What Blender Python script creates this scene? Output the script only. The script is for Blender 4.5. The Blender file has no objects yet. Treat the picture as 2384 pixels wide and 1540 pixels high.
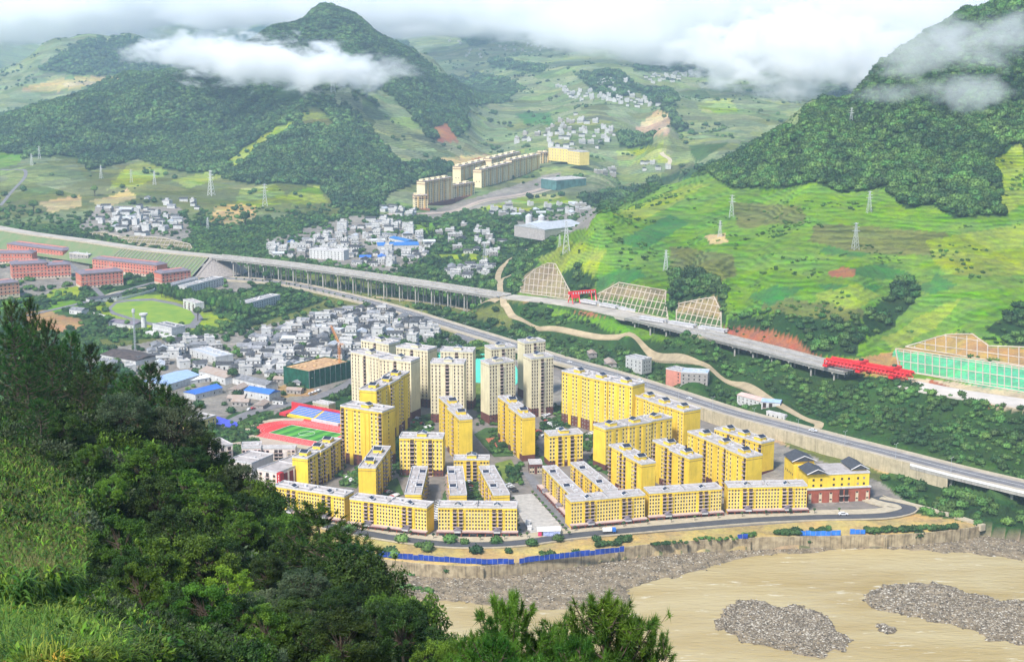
import bpy, bmesh, math, random
import numpy as np
from mathutils import Vector, Matrix
R = math.radians
# ---------------------------------------------------------------- camera, sky, sun, exposure
scene = bpy.context.scene
W, H, F, CX, CY = 2384.0, 1540.0, 3440.0, 1192.0, 770.0      # reading frame the layout was measured in
CAMZ, PITCH = 290.0, R(11.5)
cd = bpy.data.cameras.new('camera'); cam = bpy.data.objects.new('camera', cd)
scene.collection.objects.link(cam); scene.camera = cam
cam.location = (0, 0, CAMZ); cam.rotation_euler = (math.pi/2 - PITCH, 0, 0)
cd.sensor_width = 36; cd.lens = F / W * 36; cd.clip_start = 0.5; cd.clip_end = 60000
SUN_EL, SUN_AZ = R(50), R(212)     # azimuth measured clockwise from +Y (view direction)
w = bpy.data.worlds.new('World'); scene.world = w; w.use_nodes = True
nt = w.node_tree; bg = nt.nodes['Background']
sky = nt.nodes.new('ShaderNodeTexSky'); sky.sky_type = 'NISHITA'; sky.sun_disc = False
sky.sun_elevation = SUN_EL; sky.sun_rotation = SUN_AZ; sky.altitude = 1500
sky.air_density = 1.0; sky.dust_density = 3.0; sky.ozone_density = 1.0
nt.links.new(sky.outputs[0], bg.inputs[0]); bg.inputs[1].default_value = 0.13
sl = bpy.data.lights.new('sun', 'SUN'); sl.energy = 3.4; sl.angle = R(9); sl.color = (1.0, 0.96, 0.90)
sun = bpy.data.objects.new('sun', sl); scene.collection.objects.link(sun)
sdir = Vector((math.sin(SUN_AZ)*math.cos(SUN_EL), math.cos(SUN_AZ)*math.cos(SUN_EL), math.sin(SUN_EL)))
sun.rotation_euler = sdir.to_track_quat('Z', 'Y').to_euler()
vs = scene.view_settings; vs.view_transform = 'Standard'; vs.look = 'None'; vs.exposure = 0.92; vs.gamma = 1
cy = scene.cycles
cy.max_bounces = 20; cy.diffuse_bounces = 2; cy.glossy_bounces = 2; cy.transmission_bounces = 3
cy.transparent_max_bounces = 6; cy.volume_bounces = 20; cy.volume_step_rate = 1.0; cy.volume_max_steps = 256
cy.use_denoising = True; cy.caustics_reflective = False; cy.caustics_refractive = False
cy.use_adaptive_sampling = True; cy.adaptive_threshold = 0.02

# ---------------------------------------------------------------- helpers
COL = scene.collection
SP, CP = math.sin(PITCH), math.cos(PITCH)
def ray(x, y):
    a = (x - CX) / F; b = (CY - y) / F
    return a, CP + b*SP, -SP + b*CP
def P(x, y, z=0.0):
    "point of the plane at height z seen at (x, y)"
    dx, dy, dz = ray(x, y); t = (z - CAMZ) / dz
    return Vector((dx*t, dy*t, z))
def PY(x, y, Y):
    dx, dy, dz = ray(x, y); t = Y / dy
    return Vector((dx*t, Y, CAMZ + dz*t))
def proj(X, Y, Z):
    "world -> reading frame"
    X = np.asarray(X, float); Y = np.asarray(Y, float); Z = np.asarray(Z, float) - CAMZ
    fw = Y*CP - Z*SP; up = Y*SP + Z*CP
    fw = np.where(fw < 0.1, 0.1, fw)
    return CX + F*X/fw, CY - F*up/fw
def smooth(a, b, t):
    t = np.clip((t-a)/(b-a), 0, 1); return t*t*(3-2*t)

def vnoise(x, y, seed=0):
    "value noise, smooth"
    xi = np.floor(x).astype(np.int64); yi = np.floor(y).astype(np.int64)
    fx = x - xi; fy = y - yi; fx = fx*fx*(3-2*fx); fy = fy*fy*(3-2*fy)
    def h(i, j):
        n = (i*374761393 + j*668265263 + seed*1442695041) & 0xFFFFFFFF
        n = ((n ^ (n >> 13)) * 1274126177) & 0xFFFFFFFF
        return ((n ^ (n >> 16)) & 0xFFFF) / 65535.0
    return (h(xi, yi)*(1-fx) + h(xi+1, yi)*fx)*(1-fy) + (h(xi, yi+1)*(1-fx) + h(xi+1, yi+1)*fx)*fy
def fbm(x, y, o=4, seed=0):
    s = 0; a = 0.5
    for k in range(o):
        s = s + a*(vnoise(x*2**k, y*2**k, seed+k) - .5); a *= .55
    return s

# materials ---------------------------------------------------------------
MATS = {}
def _new(name):
    m = bpy.data.materials.new(name); m.use_nodes = True
    return m, m.node_tree, m.node_tree.nodes['Principled BSDF']
def mat(name, col, rough=.75, var=.12, scale=.25, col2=None, streak=0, metal=0, spec=.3, objvar=0, bump=0):
    "surface with noise weathering; scale in 1/m; streak adds vertical run-off marks; objvar varies it per object"
    if name in MATS: return MATS[name]
    m, nt, b = _new(name); N, L = nt.nodes, nt.links
    b.inputs['Roughness'].default_value = rough; b.inputs['Metallic'].default_value = metal
    b.inputs['Specular IOR Level'].default_value = spec
    geo = N.new('ShaderNodeNewGeometry')
    n = N.new('ShaderNodeTexNoise'); n.inputs['Scale'].default_value = scale; n.inputs['Detail'].default_value = 5
    n.inputs['Roughness'].default_value = .65
    L.new(geo.outputs['Position'], n.inputs['Vector'])
    r = N.new('ShaderNodeValToRGB'); r.color_ramp.elements[0].position = .32; r.color_ramp.elements[1].position = .68
    c2 = col2 or [c*(1-2*var) for c in col]
    r.color_ramp.elements[0].color = (*c2, 1); r.color_ramp.elements[1].color = (*[min(1, c*(1+var*.5)) for c in col], 1)
    L.new(n.outputs['Fac'], r.inputs['Fac']); out = r.outputs['Color']
    if streak:
        mp = N.new('ShaderNodeMapping'); mp.inputs['Scale'].default_value = (.9, .9, .06)
        L.new(geo.outputs['Position'], mp.inputs['Vector'])
        n2 = N.new('ShaderNodeTexNoise'); n2.inputs['Scale'].default_value = 1; n2.inputs['Detail'].default_value = 4
        L.new(mp.outputs['Vector'], n2.inputs['Vector'])
        mr = N.new('ShaderNodeMapRange'); mr.inputs[1].default_value = .5; mr.inputs[2].default_value = .75
        mr.inputs[3].default_value = 1; mr.inputs[4].default_value = 1 - streak
        L.new(n2.outputs['Fac'], mr.inputs[0])
        mx = N.new('ShaderNodeMix'); mx.data_type = 'RGBA'; mx.blend_type = 'MULTIPLY'; mx.inputs[0].default_value = 1
        L.new(out, mx.inputs[6]); L.new(mr.outputs[0], mx.inputs[7]); out = mx.outputs[2]
    if objvar:
        oi = N.new('ShaderNodeObjectInfo'); hs = N.new('ShaderNodeHueSaturation')
        mr = N.new('ShaderNodeMapRange'); mr.inputs[3].default_value = 1-objvar; mr.inputs[4].default_value = 1+objvar
        L.new(oi.outputs['Random'], mr.inputs[0]); L.new(mr.outputs[0], hs.inputs['Value'])
        mr2 = N.new('ShaderNodeMapRange'); mr2.inputs[3].default_value = .5-objvar*.08; mr2.inputs[4].default_value = .5+objvar*.06
        mt = N.new('ShaderNodeMath'); mt.operation = 'FRACT'; ml = N.new('ShaderNodeMath'); ml.operation = 'MULTIPLY'
        ml.inputs[1].default_value = 7.31; L.new(oi.outputs['Random'], ml.inputs[0]); L.new(ml.outputs[0], mt.inputs[0])
        L.new(mt.outputs[0], mr2.inputs[0]); L.new(mr2.outputs[0], hs.inputs['Hue'])
        L.new(out, hs.inputs['Color']); out = hs.outputs['Color']
    L.new(out, b.inputs['Base Color'])
    if bump:
        bp = N.new('ShaderNodeBump'); bp.inputs['Strength'].default_value = 1; bp.inputs['Distance'].default_value = bump
        n3 = N.new('ShaderNodeTexNoise'); n3.inputs['Scale'].default_value = scale*4; n3.inputs['Detail'].default_value = 6
        L.new(geo.outputs['Position'], n3.inputs['Vector'])
        L.new(n3.outputs['Fac'], bp.inputs['Height']); L.new(bp.outputs['Normal'], b.inputs['Normal'])
    MATS[name] = m; return m
def leafmat(name, c1, c2, scale=.35, objvar=.25, trans=.35):
    if name in MATS: return MATS[name]
    m, nt, b = _new(name); N, L = nt.nodes, nt.links
    geo = N.new('ShaderNodeNewGeometry')
    n = N.new('ShaderNodeTexNoise'); n.inputs['Scale'].default_value = scale; n.inputs['Detail'].default_value = 3
    L.new(geo.outputs['Position'], n.inputs['Vector'])
    r = N.new('ShaderNodeValToRGB'); r.color_ramp.elements[0].position = .38; r.color_ramp.elements[1].position = .62
    r.color_ramp.elements[0].color = (*c1, 1); r.color_ramp.elements[1].color = (*c2, 1)
    L.new(n.outputs['Fac'], r.inputs['Fac'])
    ri = N.new('ShaderNodeMapRange'); ri.inputs[3].default_value = .7; ri.inputs[4].default_value = 1.3
    L.new(geo.outputs['Random Per Island'], ri.inputs[0])
    oi = N.new('ShaderNodeObjectInfo'); hs = N.new('ShaderNodeHueSaturation')
    mr = N.new('ShaderNodeMapRange'); mr.inputs[3].default_value = 1-objvar; mr.inputs[4].default_value = 1+objvar
    L.new(oi.outputs['Random'], mr.inputs[0])
    mm = N.new('ShaderNodeMath'); mm.operation = 'MULTIPLY'; L.new(mr.outputs[0], mm.inputs[0]); L.new(ri.outputs[0], mm.inputs[1])
    L.new(mm.outputs[0], hs.inputs['Value'])
    ml = N.new('ShaderNodeMath'); ml.operation = 'MULTIPLY'; ml.inputs[1].default_value = 13.7; L.new(oi.outputs['Random'], ml.inputs[0])
    fr = N.new('ShaderNodeMath'); fr.operation = 'FRACT'; L.new(ml.outputs[0], fr.inputs[0])
    mr2 = N.new('ShaderNodeMapRange'); mr2.inputs[3].default_value = .475; mr2.inputs[4].default_value = .52
    L.new(fr.outputs[0], mr2.inputs[0]); L.new(mr2.outputs[0], hs.inputs['Hue'])
    L.new(r.outputs['Color'], hs.inputs['Color']); L.new(hs.outputs['Color'], b.inputs['Base Color'])
    b.inputs['Roughness'].default_value = .6; b.inputs['Specular IOR Level'].default_value = .25
    if trans:
        tr = N.new('ShaderNodeBsdfTranslucent'); mx = N.new('ShaderNodeMixShader'); mx.inputs[0].default_value = trans
        L.new(hs.outputs['Color'], tr.inputs['Color']); L.new(b.outputs[0], mx.inputs[1]); L.new(tr.outputs[0], mx.inputs[2])
        L.new(mx.outputs[0], N['Material Output'].inputs['Surface'])
    MATS[name] = m; return m

# objects -----------------------------------------------------------------
def tag(o, label=None, cat=None, group=None, kind=None):
    if label: o['label'] = label
    if cat: o['category'] = cat
    if group: o['group'] = group
    if kind: o['kind'] = kind
    return o
def empty(name, loc, rz=0):
    o = bpy.data.objects.new(name, None); COL.objects.link(o); o.location = loc; o.rotation_euler = (0, 0, rz)
    o.empty_display_size = .5; return o
def copy_tree(o, parent=None):
    c = o.copy(); COL.objects.link(c); c.parent = parent
    for ch in list(o.children): copy_tree(ch, c)
    return c
class MB:
    "collects shapes into one mesh"
    def __init__(s): s.v = []; s.f = []; s.m = []; s.mi = 0
    def add(s, vs, fs):
        o = len(s.v); s.v += [tuple(p) for p in vs]; s.f += [tuple(i+o for i in f) for f in fs]; s.m += [s.mi]*len(fs); return s
    def box(s, x0, y0, z0, x1, y1, z1):
        return s.add([(x0,y0,z0),(x1,y0,z0),(x1,y1,z0),(x0,y1,z0),(x0,y0,z1),(x1,y0,z1),(x1,y1,z1),(x0,y1,z1)],
                     [(0,3,2,1),(4,5,6,7),(0,1,5,4),(1,2,6,5),(2,3,7,6),(3,0,4,7)])
    def prism(s, pts, z0, z1):
        n = len(pts); a = sum(pts[i][0]*pts[(i+1)%n][1]-pts[(i+1)%n][0]*pts[i][1] for i in range(n))
        if a < 0: pts = pts[::-1]
        g = (lambda z, p: z(p) if callable(z) else z)
        return s.add([(p[0],p[1],g(z0,p)) for p in pts]+[(p[0],p[1],g(z1,p)) for p in pts],
                     [tuple(range(n))[::-1], tuple(range(n,2*n))]+[(i,(i+1)%n,(i+1)%n+n,i+n) for i in range(n)])
    def bar(s, a, b, r, r2=None, n=5):
        a, b = Vector(a), Vector(b); r2 = r if r2 is None else r2; d = (b-a)
        if d.length < 1e-6: return s
        d.normalize(); u = d.orthogonal().normalized(); w_ = d.cross(u)
        vs = []
        for p, q in ((a, r), (b, r2)):
            for k in range(n):
                t = 2*math.pi*(k+.5)/n; vs.append(p + (u*math.cos(t)+w_*math.sin(t))*q)
        return s.add(vs, [(k,(k+1)%n,(k+1)%n+n,k+n) for k in range(n)]+[tuple(range(n))[::-1], tuple(range(n,2*n))])
    def gable(s, x0, y0, x1, y1, z, h, ov=.4, th=.2, axis='x'):
        "pitched roof with ridge along axis, open below"
        x0 -= ov; y0 -= ov; x1 += ov; y1 += ov
        if axis == 'x':
            ym = (y0+y1)/2; q = [(x0,y0,z),(x1,y0,z),(x1,y1,z),(x0,y1,z),(x0,ym,z+h),(x1,ym,z+h)]
            f = [(0,1,5,4),(2,3,4,5),(0,4,3),(1,2,5),(0,3,2,1)]
        else:
            xm = (x0+x1)/2; q = [(x0,y0,z),(x1,y0,z),(x1,y1,z),(x0,y1,z),(xm,y0,z+h),(xm,y1,z+h)]
            f = [(1,2,5,4),(3,0,4,5),(0,1,4),(2,3,5),(0,3,2,1)]
        return s.add(q, f)
    def build(s, name, m, parent=None, loc=None, rz=0, smooth_=False):
        me = bpy.data.meshes.new(name); me.from_pydata(s.v, [], s.f); me.update()
        for k in (m if isinstance(m, (list, tuple)) else [m]): me.materials.append(k)
        if isinstance(m, (list, tuple)): me.polygons.foreach_set('material_index', s.m)
        if smooth_: me.polygons.foreach_set('use_smooth', [True]*len(s.f))
        o = bpy.data.objects.new(name, me); COL.objects.link(o)
        if parent: o.parent = parent
        if loc is not None: o.location = loc
        o.rotation_euler = (0, 0, rz); return o
def npmesh(name, v, f, m, parent=None, smooth_=False, link=True):
    "mesh from numpy arrays; f is (n,3) or (n,4)"
    v = np.ascontiguousarray(v, dtype=np.float32); f = np.ascontiguousarray(f, dtype=np.int32); k = f.shape[1]
    me = bpy.data.meshes.new(name); me.vertices.add(len(v)); me.vertices.foreach_set('co', v.ravel())
    me.loops.add(f.size); me.loops.foreach_set('vertex_index', f.ravel())
    me.polygons.add(len(f)); me.polygons.foreach_set('loop_start', np.arange(0, f.size, k, dtype=np.int32))
    me.polygons.foreach_set('use_smooth', np.full(len(f), smooth_, dtype=bool))
    me.update(calc_edges=True)
    for q in (m if isinstance(m, (list, tuple)) else [m]): me.materials.append(q)
    o = bpy.data.objects.new(name, me)
    if link: COL.objects.link(o)
    if parent: o.parent = parent
    return o
def inpoly(px, py, poly):
    x = np.asarray(px); y = np.asarray(py); c = np.zeros(x.shape, bool); n = len(poly)
    for i in range(n):
        x0, y0 = poly[i]; x1, y1 = poly[(i+1) % n]
        if y0 == y1: continue
        c ^= ((y0 > y) != (y1 > y)) & (x < (x1-x0)*(y-y0)/(y1-y0) + x0)
    return c
def polydist(px, py, line):
    "distance to a polyline"
    d = np.full(np.shape(px), 1e9)
    for (x0, y0), (x1, y1) in zip(line[:-1], line[1:]):
        dx, dy = x1-x0, y1-y0; t = np.clip(((px-x0)*dx+(py-y0)*dy)/(dx*dx+dy*dy+1e-9), 0, 1)
        d = np.minimum(d, np.hypot(px-x0-t*dx, py-y0-t*dy))
    return d
# ---------------------------------------------------------------- terrain height
class RBF:
    def __init__(s, pts, su=6.0, eps=.06):
        p = np.array([(su*X/Y, math.log(Y), Z) for X, Y, Z in pts]); s.su = su; s.eps = eps
        s.c = p[:, :2]; z = p[:, 2]; n = len(p)
        A = np.sqrt(((s.c[:, None]-s.c[None])**2).sum(-1)+eps*eps)
        M = np.zeros((n+3, n+3)); M[:n, :n] = A; M[:n, n] = 1; M[:n, n+1:] = s.c; M[n, :n] = 1; M[n+1:, :n] = s.c.T
        s.w = np.linalg.solve(M, np.concatenate([z, [0, 0, 0]]))
    def __call__(s, X, Y):
        X = np.asarray(X, float); Y = np.maximum(np.asarray(Y, float), 5.); sh = X.shape
        q = np.stack([s.su*(X/Y).ravel(), np.log(Y).ravel()], 1); out = np.empty(len(q)); n = len(s.c)
        for i in range(0, len(q), 20000):
            k = q[i:i+20000]; A = np.sqrt(((k[:, None]-s.c[None])**2).sum(-1)+s.eps**2)
            out[i:i+20000] = A@s.w[:n] + s.w[n] + k@s.w[n+1:]
        return out.reshape(sh)
far = []
def fz(*a):
    for x, y, z in a: far.append(tuple(P(x, y, z)))
def fy(*a):
    for x, y, Y in a: far.append(tuple(PY(x, y, Y)))
def fw(*a):
    for x, Y, z in a: far.append(((x-CX)/F*Y, Y, z))
# valley floor
for x in range(-300, 2800, 310):
    fw((x, 500, 0), (x, 650, 0), (x, 760, 0))
fz(*[(x, y, 0) for x in (-200, 150, 500, 800, 1100) for y in (650, 740, 860, 1000, 1200)])
fz((1200,556,0),(1235,540,0),(1290,532,2),(1340,505,8),(1230,500,2),(1300,480,4))
fz((2080,1182,0),(2130,1186,0),(2050,1150,0),(2200,1215,-1),(2000,1170,0),(2090,1150,2))
fz((1400,1000,0),(1400,1200,0),(1700,1080,0),(1700,1230,0),(2000,1230,0),(2200,1260,-3),(2500,1400,-8),(1300,860,1),(1150,800,0))
fz((-200,585,4),(150,585,3),(400,560,6),(600,590,2),(800,580,2),(1000,600,1),(1000,520,3),(1150,560,2),(1150,480,6),(1250,520,4))
# belt between the low road and the motorway
fz((1250,770,3),(1450,810,9),(1650,890,10),(1850,970,11),(2050,1040,10),(2300,1130,8),(2480,1170,6))
fz((1300,740,9),(1500,780,15),(1700,840,16),(1900,890,18),(2100,945,22),(2384,1010,22))
fz((1960,960,15),(2200,1020,15),(2384,1060,14))
# hill on the right
fz((1180,640,4),(1230,690,20),(1330,705,22),(1500,745,25),(1700,795,26),(1950,855,27),(2130,885,30),(2384,930,31),(2550,960,32))
fy((1280,575,1680),(1300,620,1560),(1400,600,1500),(1400,520,1850),(1500,560,1550),(1500,470,1900),(1640,420,1950),(1640,500,1680),
   (1650,600,1420),(1650,690,1290),(1800,620,1370),(1800,500,1600),(1800,400,1800),(1800,328,1960),(1890,255,2010),(1980,700,1265),
   (2000,600,1380),(2000,500,1540),(2000,400,1720),(2000,300,1880),(2060,160,2060),(2150,95,2080),(2250,32,2110),(2384,700,1290),(2200,620,1350),
   (2384,600,1390),(2384,500,1510),(2384,400,1620),(2384,300,1740),(2384,200,1850),(2384,60,1990),(2384,-60,2130),(2600,300,1700),(2600,600,1380),(2600,-50,2000),
   (2200,500,1500),(2200,400,1640),(2200,250,1850),(2060,780,1225),(2200,780,1215))
fz((2384,800,44),(2500,830,44),(2250,800,42),(1560,690,40),(1400,680,32),(1260,640,30))
fw((1500,2250,40),(1640,2350,45),(1800,2450,60),(1890,2500,60),(2060,2500,110),(2250,2500,180),(2384,2500,200),(2600,2500,200))
# centre of the valley, rising away
fz((1150,440,10),(1300,450,8),(1250,400,20),(1400,430,10),(1450,380,20),(1550,400,15))
fy((1350,350,3050),(1300,300,3400),(1450,330,3200),(1550,350,3000),(1640,360,2950),(1700,340,3050),(1750,290,3500),(1850,240,4200),(1900,200,4700),
   (1560,262,3700),(1570,310,3350),(1500,300,3550),(1650,300,3450),(1420,270,3700),(1420,200,4400),(1500,230,4200),(1600,200,4700),(1700,230,4300),
   (1250,250,4300),(1180,290,3800),(1120,320,3500),(1100,390,2850),(1150,210,5200),(1250,170,5500),(1200,140,6000),(1350,160,5400),(1450,140,6000),(1600,140,6000),
   (1700,160,5500),(1100,120,6800),(1140,62,7600),(1250,85,7400),(1350,90,7400),(1500,90,7200),(1650,95,7200),(1000,100,7500),(950,100,7800),(1800,130,6500),(1300,225,4600))
# mountain on the left
fz((-250,500,8),(0,480,10),(250,490,12),(450,525,8),(700,545,5),(880,490,10),(1040,430,12))
fy((-200,400,2850),(0,390,2800),(200,385,2780),(100,440,2520),(430,410,2660),(300,430,2570),(600,440,2520),(760,440,2550),(-200,300,3500),(150,330,3050),(300,260,3350),
   (420,330,2980),(540,250,3280),(560,385,2760),(640,330,2850),(690,285,2980),(700,225,3200),(690,200,3350),(780,205,3320),(560,180,3500),(440,150,3850),(520,150,3700),(750,120,3720),(750,42,3920),
   (640,72,3950),(600,95,3950),(840,70,3950),(900,115,3980),(960,135,4050),(1010,165,4100),(880,180,3700),(850,250,3250),(780,320,2870),(860,350,2820),(950,300,3150),(1000,230,3700),
   (930,400,2700),(1020,360,2900),(1080,290,3500),(200,225,3750),(100,260,3700),(0,285,3650),(300,180,3800),(840,440,2520),(1060,215,4000))
fw((-250,4500,30),(0,4400,20),(200,4400,30),(440,4500,60),(600,4600,120),(750,4600,150),(900,4700,90),(1010,4900,60))
# far left hill and the ranges behind
fy((0,235,4900),(120,215,5100),(250,190,5300),(380,170,5500),(60,170,5500),(110,120,5900),(200,90,6100),(300,93,6200),(380,130,6200),(460,140,6300),(-200,200,5600))
fw((0,7000,60),(200,7200,120),(450,7500,150),(750,6000,120),(750,7600,160),(-300,7300,50))
fy((40,115,9300),(130,100,9600),(320,40,9200),(400,28,9300),(490,60,9300),(560,60,9600),(700,10,9800),(850,0,9900),(-200,60,9400))
fw(*[(x, 12500, 1100) for x in range(-300, 2900, 400)]); fw(*[(x, 9300, 420) for x in (1000, 1300, 1600, 1900, 2200, 2600)])
fw((1900,3200,40),(2100,3400,60),(2384,3500,80),(2650,3500,90),(2000,6000,200),(2384,6000,260))
HF = RBF(far)
near = []
def nw(*a):
    for x, Y, z in a: near.append(((x-CX)/F*Y, Y, z))
def ny(*a):
    for x, y, Y in a: near.append(tuple(PY(x, y, Y)))
ny((0,1560,24),(300,1600,26),(0,1420,62),(200,1480,55),(-200,1300,80),(0,1250,95),(60,1050,140),(200,1200,112),(-200,1000,150),(0,890,210),(-250,860,230),(150,905,210),(300,960,200),(440,1040,188),
   (560,1130,172),(650,1240,150),(730,1330,132),(860,1430,108),(980,1530,92),(500,1300,110),(350,1320,95),(300,1130,135),(420,1180,135),(420,1500,62),(700,1500,78),(850,1540,70))
nw((1192,38,266),(1500,45,262),(1900,50,258),(2300,50,258),(1192,14,282),(2000,16,280),(400,12,285),(-400,14,285),(1192,8,286),(900,40,270),(1100,70,256),(1400,80,240),(1900,90,225),(2400,90,220),
   (-300,300,195),(0,290,195),(200,280,188),(400,250,185),(600,225,180),(800,180,185),(950,150,190),(1100,120,205),(1250,120,190),
   (-300,450,80),(0,430,75),(300,400,75),(600,340,75),(900,280,75),(1200,240,75),(1600,200,90),(2000,180,100),(2500,180,100),
   (-300,620,-30),(0,600,-30),(300,560,-30),(600,500,-30),(900,430,-30),(1200,400,-30),(1600,340,-30),(2000,320,-30),(2500,320,-30),
   (-300,1200,-260),(600,1100,-260),(1200,1000,-260),(2500,900,-260))
HN = RBF(near, su=5.0)
# the flat terrace the estate stands on ends in a river wall; everything nearer is river bed
WALL = [(560,1268),(700,1278),(850,1296),(960,1310),(1090,1318),(1200,1310),(1330,1292),(1480,1270),(1620,1258),(1800,1250),(1960,1247),(2110,1243),(2230,1232),(2290,1222)]
WALLW = [P(x, y, 0) for x, y in WALL]
RZ = -7.5
_wx = [p.x for p in WALLW]; _wy = [p.y for p in WALLW]
def wall_y(X):
    return np.interp(X, [-900]+_wx+[_wx[-1]+60, _wx[-1]+160], [840]+_wy+[_wy[-1]-25, _wy[-1]-110])
def hfar(X, Y):
    X = np.asarray(X, float); Y = np.asarray(Y, float)
    Yq = np.maximum(Y, 480.); z = HF(X*Yq/np.maximum(Y, 1.), Yq)
    rel = smooth(6, 60, z)                                   # relief grows with height above the floor
    z = z + rel*(fbm(X/420, Y/420, 5, 3)*75*smooth(1200, 2800, Y) + fbm(X/120, Y/120, 3, 9)*14*smooth(1100,1700,Y) + (.22-np.abs(fbm(X/330, Y/520, 2, 61)))*110*smooth(35, 110, z)*smooth(2300, 2800, Y))
    flat = (np.abs(z) < 2.2) & (Y < 2300)
    z = np.where(flat, z*.15, z)
    bed = RZ - 1.9 + fbm(X/30, Y/30, 3, 5)*1.0
    s = smooth(-1.0, 1.0, wall_y(X) - Y)
    return z*(1-s) + bed*s
def hground(X, Y):
    X = np.asarray(X, float); Y = np.asarray(Y, float)
    n = HN(X, Y) + fbm(X/14, Y/14, 3, 21)*2.2*smooth(20, 60, Y) - 5.5*smooth(50, 115, Y)*smooth(-.42,-.30,-np.abs(X/np.maximum(Y,1)+.12)*.6)
    n = np.where(Y > 900, -500, np.minimum(n, CAMZ-1.5-.48*np.minimum(Y, 22)-.21*np.maximum(Y-22, 0)))
    return np.maximum(hfar(X, Y), n)
def gz(X, Y): return float(hground(np.array([X]), np.array([Y]))[0])

# ---------------------------------------------------------------- land cover (colours are what grows there)
DG, MG, BG, YG, OL = (.022,.055,.014), (.048,.10,.020), (.115,.235,.012), (.22,.29,.015), (.13,.15,.035)
MG2 = (.030,.070,.015)
TAN, DIRT, RED, GREY, SAND, OCH = (.42,.30,.14), (.36,.21,.09), (.30,.11,.05), (.24,.215,.18), (.45,.36,.22), (.42,.31,.11)
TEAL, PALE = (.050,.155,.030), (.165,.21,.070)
def z1(x, y): return (583.4+.34725*x, 729.2+.34725*y)
def z2(x, y): return (1166.8+.34725*x, 729.2+.34725*y)
def z3(x, y): return (826.5+.34725*x, 291.7+.34725*y)
def z4(x, y): return (.3157*x, 437.5+.3157*y)
def z5(x, y): return (1604.3+.3472*x, 486.2+.3472*y)
def z7(x, y): return (826.5+.3262*x, 1166.8+.3262*y)
def z8(x, y): return (1604.3+.3271*x, 1166.8+.3271*y)

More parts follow.
